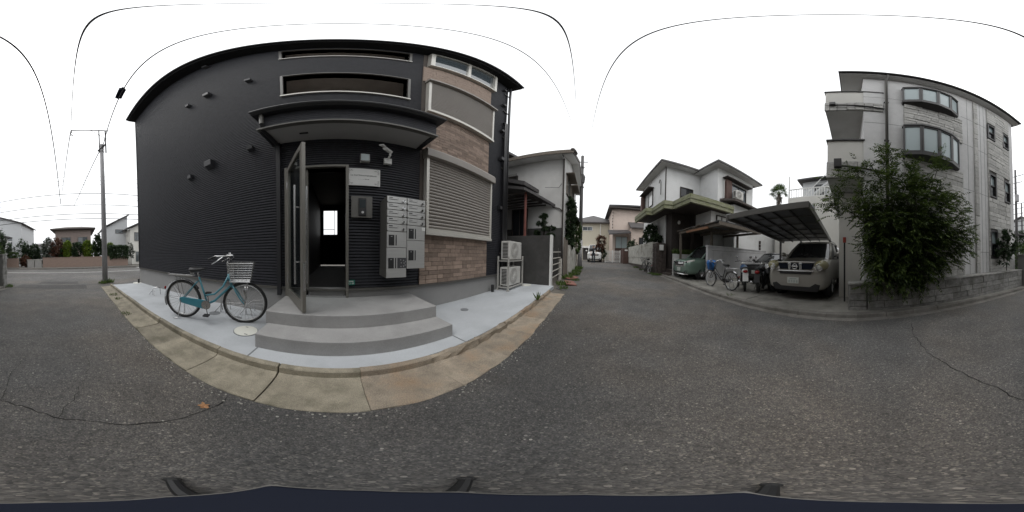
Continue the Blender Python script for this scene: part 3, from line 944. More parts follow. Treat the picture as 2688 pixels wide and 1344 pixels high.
# vents on the siding
def vent(x, z, s):
    v = MB(); v.prism_x([(D + .01, z), (D - .05 - s * .35, z + s * .25), (D - .06 - s * .35, z + s), (D + .01, z + s * 1.1)], x - s / 2, x + s / 2)
    v.build('vent_hood', 'blacksheet', bd, bevel=.004)
for x, z, s in [(4.02, 8.6, .10), (4.03, 7.28, .13), (3.99, 5.6, .11), (4.0, 4.25, .14), (3.98, 2.5, .12), (-1.49, 3.36, .11), (-1.49, 6.42, .12),
                (-2.52, 3.28, .20), (-3.2, 3.2, .13), (-2.52, 6.38, .17), (-3.2, 6.37, .12), (-2.5, 9.0, .15)]:
    vent(x, z, s)
# open corridor slots on the upper floors
def slot(z0, z1, furn):
    c = MB(); x0, x1 = -.87, 1.17
    c.quad((x0 - .3, D + 1.05, z0 - .9), (x1 + .3, D + 1.05, z0 - .9), (x1 + .3, D + 1.05, z1 + .3), (x0 - .3, D + 1.05, z1 + .3))
    c.quad((x0 - .3, D + .21, z0 - .9), (x0 - .3, D + 1.05, z0 - .9), (x0 - .3, D + 1.05, z1 + .3), (x0 - .3, D + .21, z1 + .3))
    c.quad((x1 + .3, D + .21, z0 - .9), (x1 + .3, D + 1.05, z0 - .9), (x1 + .3, D + 1.05, z1 + .3), (x1 + .3, D + .21, z1 + .3))
    c.quad((x0 - .3, D + .21, z1 + .3), (x1 + .3, D + .21, z1 + .3), (x1 + .3, D + 1.05, z1 + .3), (x0 - .3, D + 1.05, z1 + .3))
    c.quad((x0 - .3, D + .21, z0 - .9), (x1 + .3, D + .21, z0 - .9), (x1 + .3, D + 1.05, z0 - .9), (x0 - .3, D + 1.05, z0 - .9))
    cw = c.build('corridor', 'hall_brown', bd)
    e = MB()
    e.box(x0 - .05, x1 + .05, D - .03, D + .22, z0 - .03, z0 + .02)
    e.build('sill', 'alu', bd)
    e = MB(); e.box(x0 - .045, x0, D - .02, D + .2, z0 + .022, z1); e.box(x1, x1 + .045, D - .02, D + .2, z0 + .022, z1)
    e.box(x0 - .045, x1 + .045, D - .02, D + .2, z1, z1 + .035); e.build('opening_trim', 'alu_dk', bd)
    MB().box(.35, 1.15, D + 1.0, D + 1.045, z0 - .85, z1 + .02).build('flat_door', 'doorgrey', cw)
    if furn:
        l = MB(); l.cyl((-.72, D + .9, z0 + .62), (-.72, D + .9, z0 + .82), .13, 14); l.cyl((-.72, D + .9, z0 - .2), (-.72, D + .9, z0 + .62), .02, 6)
        l.build('corridor_lamp', 'black', cw)
slot(5.16, 6.36, True); slot(8.02, 9.02, False)
# dark pipe left of the door
p = MB(); p.box(-1.0, -.93, D - .06, D - .002, .46, 3.38); p.build('pipe_cover', 'blacksheet', bd)
# downpipes at the right corner
for x, zt, rr in ((4.12, 6.2, .035), (4.21, 6.2, .03), (4.30, 9.2, .04)):
    p = MB()
    p.tube([(x, D - .07, .2), (x, D - .07, zt), (x, D - .05, zt + .03), (x, D + .02, zt + .04)], rr, 10)
    dp = p.build('downpipe', 'blacksheet', bd, smooth=True)
p = MB()
for z in (1.2, 2.6, 4.0, 5.4, 7.0, 8.4): p.box(4.06, 4.35, D - .03, D + .0, z, z + .03)
each(p, 'pipe_bracket', 'alu_dk', dp)

# ---- entrance canopy
cn = MB(); cn.prism_x([(2.11, 3.42), (2.11, 3.74), (D, 3.74), (D, 3.42)], -1.07, 1.42)
can = cn.build('canopy', 'blacksheet', bd)
cc = MB()
z = 3.45
while z < 3.72:
    cc.box(-1.075, 1.425, 2.10, 2.112, z, z + .045); z += .0515
each(cc, 'canopy_course', 'siding', can)
MB().box(-.98, 1.36, 2.16, D - .002, 3.395, 3.418).build('soffit', 'soffit', can)
MB().box(-1.09, 1.445, 2.075, 2.16, 3.385, 3.42).build('edge_trim', 'alu_dk', can)
t = MB(); t.box(-1.09, -.98, 2.161, D - .002, 3.38, 3.416); t.box(1.36, 1.445, 2.161, D - .002, 3.38, 3.416); each(t, 'side_trim', 'blacksheet', can)
ce = MB(); ce.prism_x([(1.97, 3.76), (1.97, 3.83), (D, 3.95), (D, 3.745), (2.0, 3.745)], -1.13, 1.49); ce.build('canopy_roof', 'blacksheet', can, bevel=.006)
MB().tube([(-1.13, 1.965, 3.80), (1.49, 1.965, 3.80)], .035, 8).build('canopy_gutter', 'blacksheet', can)
t = MB(); t.tube([(-1.0, 2.05, 3.75), (-1.0, 2.06, 3.50)], .035, 8); dpp = t.build('rain_pipe', 'alu_dk', can)
t = MB(); t.tube([(-1.0, 2.06, 3.50), (-1.02, 2.12, 3.40), (-.97, D - .05, 3.34)], .035, 8); t.build('pipe_bend', 'blacksheet', dpp)
MB().box(-.55, -.42, 2.38, 2.42, 3.385, 3.396).build('downlight', 'black', can)

# ---- entrance: frame, hall, threshold
fr = MB()
fr.box(-.86, -.81, D - .04, D + .21, .45, 2.75); fr.box(.14, .185, D - .04, D + .21, .45, 2.75); fr.box(-.81, .14, D - .04, D + .21, 2.71, 2.75)
fr.box(-.51, -.475, D + .02, D + .10, .48, 2.71)
df = fr.build('door_frame', 'doorframe', bd)
MB().box(-.81, .14, D - .03, D + .21, .452, .48).build('threshold', 'steel', df)
MB().box(-.80, -.51, D + .05, D + .06, .49, 2.70).build('side_light', 'glass_dk', df)
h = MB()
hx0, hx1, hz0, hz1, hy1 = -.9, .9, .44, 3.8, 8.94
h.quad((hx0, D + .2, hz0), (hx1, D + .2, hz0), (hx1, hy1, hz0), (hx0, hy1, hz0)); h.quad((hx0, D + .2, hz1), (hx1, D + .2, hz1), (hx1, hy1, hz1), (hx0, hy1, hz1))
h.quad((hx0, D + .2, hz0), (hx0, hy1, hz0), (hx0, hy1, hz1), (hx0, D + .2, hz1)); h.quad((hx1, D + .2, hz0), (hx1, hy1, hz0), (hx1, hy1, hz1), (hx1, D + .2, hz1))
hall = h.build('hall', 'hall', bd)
wf = MB(); wf.box(-.78, -.73, 8.9, 8.98, 2.12, 3.56); wf.box(0, .05, 8.9, 8.98, 2.12, 3.56); wf.box(-.73, 0, 8.9, 8.98, 2.12, 2.16); wf.box(-.73, 0, 8.9, 8.98, 3.52, 3.56); wf.box(-.16, -.13, 8.9, 8.97, 2.16, 3.52); wf.box(-.73, -.16, 8.91, 8.96, 2.42, 2.45)
wf.build('hall_window', 'alu_dk', hall)
# ---- the open door leaf
dl = bpy.data.objects.new('entrance_door', None); COL.objects.link(dl); dl.parent = bd
hp = Vector((-.80, 2.60, .46)); fe = Vector((-.375, 1.83, .46))
ang = math.atan2(fe.y - hp.y, fe.x - hp.x); LW = (fe - hp).length
dl.location = hp - bd.location; dl.rotation_euler = (0, 0, ang)
def dpart(name, mb, m, parent=None, **k):
    me = mb.mesh(name, m); o = bpy.data.objects.new(name, me); COL.objects.link(o); o.parent = parent or dl
    if k.get('bevel'):
        q = o.modifiers.new('b', 'BEVEL'); q.width = k['bevel']; q.segments = 2
    return o
zt = 2.24
q = MB(); q.box(0, .09, -.022, .022, .01, zt); q.box(LW - .09, LW, -.022, .022, .01, zt); q.box(.09, LW - .09, -.022, .022, .01, .14); q.box(.09, LW - .09, -.022, .022, zt - .09, zt)
lf = dpart('leaf_frame', q, 'doorframe', bevel=.003)
dpart('pane', MB().box(.09, LW - .09, -.004, .004, .14, zt - .09), 'glass_clear', lf)
for s in (-1, 1):
    q = MB(); q.tube([(LW - .13, s * .075, .35), (LW - .13, s * .075, 1.60)], .014, 10)
    for zz in (.62, 1.30): q.tube([(LW - .13, s * .0, zz), (LW - .13, s * .075, zz)], .009, 8)
    dpart('pull_handle', q, 'steel')
dpart('lock_plate', MB().box(LW - .001, LW + .003, -.014, .014, .28, .62), 'steel')
q = MB(); q.tube([(.02, 0, .25), (.02, 0, .37)], .03, 8); q.tube([(.02, 0, 1.85), (.02, 0, 1.97)], .03, 8); [dpart('hinge', MB().tube([(.02, 0, a_), (.02, 0, a_ + .12)], .03, 8), 'steel') for a_ in (.25, 1.85)]
dpart('door_closer', MB().box(.12, .34, .022, .07, zt - .08, zt - .02), 'alu_dk')

# ---- things on the entrance wall
sg = thing('name_sign', 'white nameplate with dark lettering and corner scrollwork right of the entrance door', 'sign', (.42, D, 2.35))
MB().box(.155, .70, D - .025, D - .012, 2.345, 2.69).build('panel', 'signw', sg, bevel=.003)
textmesh('lettering', 'Le Ciel Shimoshakujiikoen', .040, 'ink', sg, (.4275, D - .0265, 2.545), (R(90), 0, 0))
q = MB()
for i in range(7):
    x = .34 + i * .026; q.box(x, x + (.017 if i > 3 else .010), D - .0275, D - .0255, 2.462, 2.462 + (.016 if i > 3 else .006))
tag(q.build('small_lettering', 'inkpale', sg), kind='stuff')
q = MB()
for sx, sz in ((1, 1), (-1, 1), (1, -1), (-1, -1)):
    cx = .4275 - sx * .252; cz = 2.5175 + sz * .152
    for rr, n0 in ((.018, 0), (.012, 1)):
        pts = [(cx + sx * (.03 + n0 * .035 + rr * math.cos(a)), D - .0265, cz - sz * (.015 + n0 * .004 + rr * math.sin(a))) for a in [i * .7 for i in range(8)]]
        q.tube(pts, .0028, 4)
    for n0 in (0, 1):
        pts = [(cx + sx * (.012 + .012 * math.cos(a)), D - .0265, cz - sz * (.045 + n0 * .03 + .012 * math.sin(a))) for a in [i * .7 for i in range(8)]]
        q.tube(pts, .0028, 4)
tag(q.build('scrollwork', 'inkpale', sg), kind='stuff')

it = thing('intercom', 'dark flush intercom panel with small screen between entrance door and mailboxes', 'intercom', (.4, D, 1.76))
MB().box(.225, .57, D - .035, D - .012, 1.765, 2.14).build('panel', 'alu_dk', it, bevel=.004)
MB().box(.345, .465, D - .06, D - .036, 1.80, 2.10).build('console', 'black', it, bevel=.006)
MB().box(.358, .452, D - .064, D - .0605, 1.93, 2.07).build('screen', 'screen', it)
MB().cyl((.405, D - .061, 1.85), (.405, D - .068, 1.85), .02, 14).build('button', 'steel', it)

lp = thing('wall_lamp', 'small grey box wall lamp above the white nameplate', 'lamp', (.44, D, 2.82))
MB().box(.365, .515, D - .09, D - .012, 2.815, 2.985).build('housing', 'acgrille', lp, bevel=.006)
MB().box(.375, .505, D - .095, D - .091, 2.83, 2.975).build('diffuser', 'glass_frost', lp)

cc_ = thing('security_camera', 'white bullet security camera on a bracket beside the wall lamp', 'camera', (.82, D, 2.83))
MB().box(.755, .885, D - .07, D - .012, 2.83, 2.955).build('junction_box', 'white', cc_, bevel=.006)
q = MB(); q.tube([(.82, D - .07, 2.93), (.83, D - .13, 2.98), (.83, D - .14, 3.05)], .02, 8); q.build('bracket', 'white', cc_)
q = MB(); q.cyl((.845, D - .12, 3.07), (.70, D - .27, 3.035), .035, 14); q.build('barrel', 'white', cc_, smooth=False)
q = MB(); q.hexa([(.865, D - .07, 3.10), (.805, D - .13, 3.10), (.60, D - .31, 3.05), (.66, D - .35, 3.05), (.865, D - .07, 3.118), (.805, D - .13, 3.118), (.60, D - .31, 3.065), (.66, D - .35, 3.065)])
q.build('sun_shield', 'white', cc_)

ad = thing('address_plate', 'small green address plate reading 12-30 low beside the entrance door', 'plate', (.23, D, .66))
MB().box(.165, .29, D - .022, D - .012, .66, .745).build('panel', 'green_plate', ad)
textmesh('number', '12-30', .040, 'white', ad, (.2275, D - .0235, .688), (R(90), 0, 0))
MB().box(.19, .265, D - .0235, D - .0222, .718, .728).build('small_lettering', 'white', ad)

mbx = thing('mailbox_bank', 'steel apartment mailboxes and parcel lockers in two columns on the entrance wall', 'mailboxes', (1.02, D, .82))
MB().box(.705, 1.335, 2.262, D - .012, .95, 2.055).build('carcass', 'alu_dk', mbx)
MB().box(.70, 1.018, 2.262, D - .012, .82, .949).build('lower_carcass', 'alu_dk', mbx)
def mailbox(x0, x1, z0, z1, i):
    f = MB(); f.prism_y([(x0 + .004, z1 - .003), (x0 + .004, z0 + .022), (x0 + .02, z0 + .006), (x1 - .02, z0 + .006), (x1 - .004, z0 + .022), (x1 - .004, z1 - .003)], 2.243, 2.262)
    o = f.build('mailbox_door', 'mailbox', mbx, bevel=.003)
    MB().box(x0 + .03, x0 + .16, 2.2415, 2.2428, z0 + .052, z0 + .060).build('slot', 'black', o)
    MB().box(x0 + .03, x0 + .088, 2.2415, 2.2428, z1 - .034, z1 - .018).build('name_strip', 'ink' if i in (3, 4, 7) else 'inkpale', o)
    MB().box(x0 + .168, x0 + .172, 2.2415, 2.2428, z0 + .045, z1 - .02).build('rule', 'inkpale', o)
    q = MB(); q.cyl((x1 - .062, 2.243, z0 + .036), (x1 - .062, 2.218, z0 + .036), .019, 14); kn = q.build('dial', 'chrome', o)
    MB().box(x1 - .066, x1 - .058, 2.205, 2.2178, z0 + .02, z0 + .052).build('grip', 'black', kn)
def parcel(x0, x1, z0, z1, panel=False):
    o = MB().box(x0 + .003, x1 - .003, 2.243, 2.262, z0 + .003, z1 - .003).build('parcel_door', 'mailbox', mbx, bevel=.003)
    zc = z1 - .05 if z1 - z0 < .3 else z1 - .15
    MB().box(x0 + .028, x0 + .115, 2.2405, 2.2428, zc - .155, zc).build('recess', 'black', o)
    MB().box(x0 + .135, x0 + .152, 2.2405, 2.2428, zc - .155, zc).build('slot', 'black', o)
    MB().box(x0 + .06, x0 + .085, 2.2385, 2.240, zc - .03, zc - .018).build('label', 'inkpale', o)
    if panel:
        s = MB().box(x0 + .17, x0 + .315, 2.2405, 2.2428, zc - .155, zc).build('sticker', 'ink', o)
        m2 = MB()
        for (a, c) in ((.215, .02), (.225, .065), (.22, .12), (.26, .03), (.27, .07), (.262, .115), (.295, .05), (.29, .10)):
            m2.box(x0 + a, x0 + a + .016, 2.239, 2.2402, zc - c - .018, zc - c)
        tag(m2.build('pictogram', 'inkpale', s), kind='stuff')
for i in range(5): mailbox(.705, 1.02, 2.055 - .11 * (i + 1), 2.055 - .11 * i, i)
for i in range(4): mailbox(1.022, 1.337, 2.055 - .11 * (i + 1), 2.055 - .11 * i, i + 5)
parcel(.705, 1.02, 1.27, 1.505); parcel(.70, 1.018, .82, 1.268, True)
parcel(1.022, 1.337, 1.385, 1.615); parcel(1.022, 1.337, .95, 1.383)
MB().box(1.28, 1.337, 2.2395, 2.2428, 1.545, 1.60).build('tag', 'white', mbx)

# ---- air conditioners on a two-tier rack
rk = thing('ac_rack', 'pale galvanised two-tier rack carrying both air conditioner units at building corner', 'rack', (4.4, 2.45, pz(4.4)))
pb = pz(4.3)
for x in (3.93, 4.86):
    for y in (2.24, 2.58):
        q = MB(); q.box(x - .02, x + .02, y - .02, y + .02, pb, pb + .98); pst = q.build('post', 'stand', rk, bevel=.003)
        q = MB(); q.disc((x, y, pb), .05, 14, .012); q.build('foot', 'stand', pst)
q = MB()
for z in (pb + .10, pb + .86):
    for y in (2.24, 2.58): q.box(3.95, 4.84, y - .018, y + .018, z - .03, z)
    for x in (3.93, 4.86): q.box(x - .018, x + .018, 2.26, 2.56, z - .03, z)
    q.box(4.1, 4.14, 2.26, 2.56, z - .03, z + .002); q.box(4.62, 4.66, 2.26, 2.56, z - .03, z + .002)
each(q, 'rail', 'stand', rk)
def ac(name, lab, x0, y0, z0, group=None, W=.78, H=.56, Dp=.29, rz=None):
    if rz is None:
        t = thing(name, lab, 'air conditioner', (x0 + W / 2, y0, z0), group=group)
    else:
        t = thing(name, lab, 'air conditioner', (x0, y0, z0), rz, group=group, local=True); x0 = y0 = z0 = 0
    MB().box(x0, x0 + W, y0, y0 + Dp, z0 + .02, z0 + H).build('casing', 'acwhite', t, bevel=.015)
    q = MB(); q.box(x0 + .08, x0 + .16, y0 + .02, y0 + Dp - .02, z0, z0 + .02); q.box(x0 + W - .16, x0 + W - .08, y0 + .02, y0 + Dp - .02, z0, z0 + .02); each(q, 'foot', 'black', t)
    cx, cz = x0 + W * .40, z0 + H * .52; rr = H * .42
    fan = MB().cyl((cx, y0 - .002, cz), (cx, y0 - .006, cz), rr, 32).build('fan_recess', 'acgrille', t)
    q = MB()
    for i in range(7): q.ring((cx, y0 - .014, cz), (0, 1, 0), rr * (i + 1) / 7, .0028, 28, 5)
    for i in range(28):
        a = 2 * math.pi * i / 28
        q.tube([(cx + rr * .18 * math.cos(a), y0 - .014, cz + rr * .18 * math.sin(a)), (cx + rr * .6 * math.cos(a + .35), y0 - .016, cz + rr * .6 * math.sin(a + .35)), (cx + rr * math.cos(a + .5), y0 - .012, cz + rr * math.sin(a + .5))], .0035, 4)
    q.build('fan_guard', 'acwhite', fan)
    MB().cyl((cx, y0 - .012, cz), (cx, y0 - .022, cz), rr * .2, 20).build('fan_hub', 'acwhite', fan)
    s = MB()
    for i in range(11): s.box(x0 - .004, x0 - .0005, y0 + .06, y0 + Dp - .06, z0 + .07 + i * .041, z0 + .095 + i * .041)
    each(s, 'side_louvre', 'black', t)
    s = MB(); s.box(x0 + W - .09, x0 + W - .04, y0 - .003, y0 - .0005, z0 + H - .10, z0 + H - .08); s.box(x0 + W - .08, x0 + W - .05, y0 - .003, y0 - .0005, z0 + H - .15, z0 + H - .135)
    each(s, 'logo_mark', 'acgrille', t)
    return t
ac('ac_unit', 'upper air conditioner outdoor unit on top of the galvanised rack', 4.03, 2.265, pb + .864)
ac('ac_unit', 'lower air conditioner outdoor unit inside the galvanised rack', 3.99, 2.265, pb + .104)
q = MB(); q.cyl((5.0, 2.15, pz(5) - .01), (5.0, 2.15, pz(5) + .012), .17, 24)
tag(q.build('round_cover', 'lidwhite'), 'white round inspection cover under the air conditioner rack', 'cover')
q = MB(); q.cyl((3.64, 2.56, pz(3.6) - .02), (3.64, 2.56, pz(3.6) + .20), .042, 14)
tag(q.build('pipe_stub', 'black'), 'short black pipe stub standing at the foundation beside the air conditioner rack', 'pipe')
q = MB(); q.cyl((-6.9, 2.52, pz(-6.9) - .02), (-6.9, 2.52, pz(-6.9) + .19), .045, 14); 
tag(q.build('pipe_stub', 'black'), 'short black pipe stub at the far street end of the dark building', 'pipe')
q = MB(); q.cyl((-6.9, 2.45, pz(-6.9) - .02), (-6.9, 2.45, pz(-6.9) + .012), .19, 24)
tag(q.build('round_cover', 'lidwhite'), 'white round cover at the far street end of the forecourt', 'cover')
lid = thing('manhole_lid', 'large pale round manhole lid beside the bicycle front wheel', 'manhole lid', (-1.14, 1.79, pz(-1.1)))
MB().cyl((-1.14, 1.79, pz(-1.1) - .02), (-1.14, 1.79, pz(-1.1) + .006), .165, 40).build('rim', 'lidgrey', lid)
MB().cyl((-1.14, 1.79, pz(-1.1) - .02), (-1.14, 1.79, pz(-1.1) + .011), .155, 40).build('plate', 'lidwhite', lid)
q = MB(); q.box(-1.10, -1.055, 1.685, 1.70, pz(-1.1) + .0112, pz(-1.1) + .013); q.box(-1.20, -1.16, 1.885, 1.893, pz(-1.1) + .0112, pz(-1.1) + .013); each(q, 'key_slot', 'ink', lid)
for i, (x, y, r_, lb) in enumerate([(2.13, 2.12, .075, 'grey round drain cover on the bare forecourt right of the steps'), (-1.52, 2.12, .085, 'grey round drain cover behind the bicycle front wheel'),
                                   (-1.98, 2.1, .10, 'grey round drain cover under the bicycle pedals'), (-2.5, 2.2, .09, 'grey round drain cover behind the bicycle rear wheel')]):
    q = MB(); q.cyl((x, y, pz(x) - .02), (x, y, pz(x) + .006), r_, 24)
    tag(q.build('drain_cover', 'lidgrey'), lb, 'drain cover', 'drain covers in the forecourt')
for (x, y, lb) in ((-4.17, 1.95, 'steel bicycle parking rail far behind the parked teal bicycle'), (-1.92, 2.22, 'steel bicycle parking rail behind the teal bicycle cranks'), (-1.47, 2.36, 'steel bicycle parking rail behind the teal bicycle front wheel')):
    q = MB(); zb = pz(x)
    q.tube([(x - .02, y, zb), (x - .02, y, zb + .16), (x - .01, y + .03, zb + .20), (x + .02, y + .12, zb + .23), (x + .03, y + .2, zb + .20), (x + .03, y + .22, zb)], .011, 8)
    q.tube([(x - .10, y - .08, zb + .01), (x - .02, y - .02, zb + .13), (x + .05, y + .02, zb + .13), (x + .12, y - .03, zb + .01)], .008, 8)
    tag(q.build('bike_rail', 'steel'), lb, 'bike rail', 'bicycle parking rails')

# ================================================================== BICYCLES
def wheel(parent, c, r, tyre='rubber', tw=.021, rimw=.013):
    w = MB(); w.ring(c, (0, 1, 0), r - tw, tw, 44, 8)
    tyo = w.build('wheel', tyre, parent, smooth=True)
    w = MB(); w.ring(c, (0, 1, 0), r - tw * 2 - .006, rimw, 44, 6, .8); w.build('rim', 'steel', tyo, smooth=True)
    w = MB(); w.cyl((c[0], c[1] - .035, c[2]), (c[0], c[1] + .035, c[2]), .02, 10); w.build('hub', 'steel', tyo)
    w = MB()
    for i in range(28):
        a = 2 * math.pi * i / 28; a2 = a + (.5 if i % 4 < 2 else -.5); sy = .03 if i % 2 else -.03
        w.tube([(c[0] + .02 * math.cos(a2), c[1] + sy, c[2] + .02 * math.sin(a2)), (c[0] + (r - tw * 2 - .006) * math.cos(a), c[1], c[2] + (r - tw * 2 - .006) * math.sin(a))], .0016, 4)
    tag(w.build('spokes', 'steel', tyo), kind='stuff')
    return tyo

def arc(c, r, a0, a1, n, y=0):
    return [(c[0] + r * math.cos(R(a0 + (a1 - a0) * i / n)), y, c[2] + r * math.sin(R(a0 + (a1 - a0) * i / n))) for i in range(n + 1)]

def bicycle(label, loc, rz, frame='teal', wb=1.02, r=.335, basket='wire', tyre='rubber', lean=0.0, bag=None, hb=1.08, group=None, rack=True):
    t = thing('bicycle', label, 'bicycle', loc, rz, group=group, local=True, rx=0)
    t.rotation_euler = (lean, 0, rz)
    A = (0, 0, r); B = (wb, 0, r)
    wheel(t, A, r, tyre); wheel(t, B, r, tyre)
    bb = Vector((.44, 0, .30)); st_top = Vector((.30, 0, .74)); head0 = Vector((wb - .20, 0, .60)); head1 = Vector((wb - .245, 0, .80))
    f = MB()
    f.tube([bb, st_top], .016, 10)
    f.tube([bb + Vector((.02, 0, .01)), Vector((.56, 0, .36)), Vector((.70, 0, .50)), head0 + Vector((.0, 0, .03))], .019, 10)
    f.tube([Vector((.405, 0, .44)), Vector((.56, 0, .47)), Vector((.70, 0, .60)), head1 - Vector((0, 0, .03))], .015, 10)
    f.tube([head0 - Vector((-.01, 0, .02)), head1], .021, 10)
    for s in (-1, 1):
        f.tube([A[:1] + (s * .055, r), bb + Vector((-.03, s * .03, 0))], .009, 8)
        f.tube([A[:1] + (s * .055, r), (.27, s * .03, .66), st_top - Vector((0, 0, .06))], .008, 8)
    f.build('frame', frame, t, smooth=True)
    f = MB()
    for s in (-1, 1):
        f.tube([(wb, s * .055, r), (wb - .05, s * .055, r + .06), (wb - .12, s * .05, .52), (wb - .17, s * .035, .61)], .011, 8)
    f.tube([(wb - .17, -.045, .61), (wb - .17, .045, .61)], .016, 8)
    f.build('fork', frame, t, smooth=True)
    # chain case, crank and pedals
    f = MB(); f.prism_y([(-.03, r + .035), (.02, r + .055), (.40, .375), (.47, .36), (.50, .30), (.47, .235), (.40, .225), (.02, r - .05), (-.03, r - .035)], -.075, -.048)
    f.build('chain_case', frame, t, bevel=.006)
    f = MB(); f.cyl((.44, -.085, .30), (.44, -.076, .30), .075, 24); cw = f.build('chain_ring', 'steel', t)
    f = MB(); f.tube([(.44, -.09, .30), (.47, -.10, .15)], .009, 8); f.tube([(.44, .06, .30), (.41, .08, .45)], .009, 8); f.cyl((.44, -.09, .30), (.44, .07, .30), .014, 10)
    f.build('crank', 'steel', t)
    for (x, y, z) in ((.47, -.15, .15), (.41, .13, .45)):
        MB().box(x - .045, x + .045, y - .045, y + .045, z - .012, z + .012).build('pedal', 'black', t, bevel=.005)
    # saddle
    f = MB(); f.tube([st_top, st_top + Vector((-.025, 0, .08))], .013, 10); f.build('seat_post', 'steel', t)
    rings = []
    for (x, w_, h, z) in ((.14, .03, .02, .865), (.155, .085, .05, .86), (.21, .105, .055, .855), (.27, .075, .045, .86), (.34, .035, .035, .87), (.40, .022, .025, .875), (.41, .008, .01, .875)):
        rings.append([(x, w_ * math.cos(a), z + h * math.sin(a) * (.7 if math.sin(a) < 0 else 1) - .01) for a in [2 * math.pi * i / 12 for i in range(12)]])
    f = MB(); f.loft(rings); f.build('saddle', 'saddle', t, smooth=True)
    f = MB()
    f.tube([(.19, -.045, .78), (.19, -.045, .84)], .02, 8); f.tube([(.19, .045, .78), (.19, .045, .84)], .02, 8)
    each(f, 'saddle_spring', 'steel', t)
    pass
    # handlebar
    f = MB(); top = head1 + Vector((-.02, 0, hb - .93))
    f.tube([head1, top], .011, 10); f.build('stem', 'chrome', t)
    f = MB()
    f.tube([(top.x - .20, .27, top.z + .045), (top.x - .10, .29, top.z + .085), (top.x + .05, .25, top.z + .09), (top.x + .085, .15, top.z + .05), (top.x + .03, .05, top.z), (top.x + .02, 0, top.z - .005),
            (top.x + .03, -.05, top.z), (top.x + .085, -.15, top.z + .05), (top.x + .05, -.25, top.z + .09), (top.x - .10, -.29, top.z + .085), (top.x - .20, -.27, top.z + .045)], .011, 8)
    hbo = f.build('handlebar', 'chrome', t, smooth=True)
    for s in (-1, 1):
        f = MB(); f.tube([(top.x - .09, s * .29, top.z + .082), (top.x - .205, s * .268, top.z + .042)], .016, 10); f.build('grip', 'black', hbo)
        f = MB(); f.tube([(top.x + .0, s * .27, top.z + .075), (top.x - .06, s * .30, top.z + .03), (top.x - .15, s * .285, top.z - .02)], .008, 6); f.build('brake_lever', 'chrome', hbo)
    f = MB(); f.ell((top.x + .01, .20, top.z + .12), (.028, .028, .022), 12, 6); f.build('bell', 'chrome', hbo)
    # mudguards
    for c, a0, a1 in ((A, 35, 205), (B, 60, 200)):
        pts = arc(c, r + .022, a0, a1, 18)
        rings = [[(p[0], y, p[2] - (abs(y) / .028) * .008) for y in (-.028, -.014, 0, .014, .028)] for p in pts]
        f = MB(); f.loft(rings, caps=False, closed=False); f.build('mudguard', 'chrome', t, smooth=True)
    f = MB()
    for s in (-1, 1):
        f.tube([(0, s * .06, r), (-.22, s * .03, r + .28)], .003, 5); f.tube([(0, s * .06, r), (-.34, s * .03, r + .02)], .003, 5)
        f.tube([(wb, s * .06, r), (wb - .34, s * .03, r + .0)], .003, 5)
    each(f, 'mudguard_stay', 'steel', t)
    if rack:
        f = MB()
        for y in (-.06, -.02, .02, .06): f.tube([(.22, y, .76), (-.25, y, .765)], .005, 6)
        for x in (.15, -.05, -.2): f.tube([(x, -.062, .762), (x, .062, .762)], .005, 6)
        f.tube([(-.25, -.06, .765), (-.29, 0, .79), (-.25, .06, .765)], .005, 6)
        for s in (-1, 1): f.tube([(-.1, s * .06, .76), (0, s * .06, r)], .005, 6)
        f.build('rear_rack', 'steel', t)
    # centre of the stand
    f = MB()
    for s in (-1, 1): f.tube([(0, s * .07, r), (-.04, s * .12, .02), (-.12, s * .13, .006)], .009, 8)
    f.tube([(-.04, -.12, .03), (-.04, .12, .03)], .006, 6)
    f.build('stand', 'steel', t)
    f = MB(); f.ell((-r - .02, 0, r + .17), (.015, .028, .03), 10, 6); f.build('rear_reflector', 'redlens', t)
    f = MB(); f.tube([(wb + .02, .07, r + .03), (wb - .02, .075, r + .19)], .018, 8); f.ell((wb + .02, .05, r + .23), (.045, .03, .03), 10, 6); f.build('front_lamp', 'chrome', t)
    if basket:
        bx0, bx1, bz0, bz1 = wb - .20, wb + .12, .70, .97
        bk = MB()
        def rect(z, g_):
            return [(bx0 + .01 - g_ * .3, -.13 - g_, z), (bx1 - .03 + g_, -.13 - g_, z), (bx1 - .03 + g_, .13 + g_, z), (bx0 + .01 - g_ * .3, .13 + g_, z)]
        for i in range(9):
            tt = i / 8; z = bz0 + (bz1 - bz0) * tt; bk.tube(rect(z, .05 * tt), .0045 if 0 < i < 8 else .007, 5, closed=True)
        for k2 in range(6):
            y = -.13 + .26 * k2 / 5; bk.tube([(bx1 - .03, y, bz0), (bx1 + .02, y * 1.35, bz1)], .0035, 4); bk.tube([(bx0 + .01, y, bz0), (bx0 - .005, y * 1.35, bz1)], .0035, 4)
            bk.tube([(bx0, y, bz0), (bx1 - .03, y, bz0)], .0035, 4)
        for k2 in range(6):
            x = bx0 + .01 + (bx1 - bx0 - .04) * k2 / 5
            for s in (-1, 1): bk.tube([(x, s * .13, bz0), (x + .015 * k2 - .01, s * .18, bz1)], .0035, 4)
        if basket == 'wire': bk.build('basket', 'steel', t)
        else: bk.build('basket', 'black', t)
        f = MB(); f.tube([(wb, .06, r), (wb + .05, .07, .70)], .005, 6); f.tube([(wb, -.06, r), (wb + .05, -.07, .70)], .005, 6); f.tube([head1, (bx0 + .02, 0, .8)], .01, 6); each(f, 'basket_stay', 'steel', t)
        f = MB(); f.tube([top + Vector((.02, .05, 0)), top + Vector((.10, .08, -.06)), (wb - .14, .05, .75), (wb - .15, .04, .62)], .004, 5); f.build('brake_cable', 'black', t)
    return t

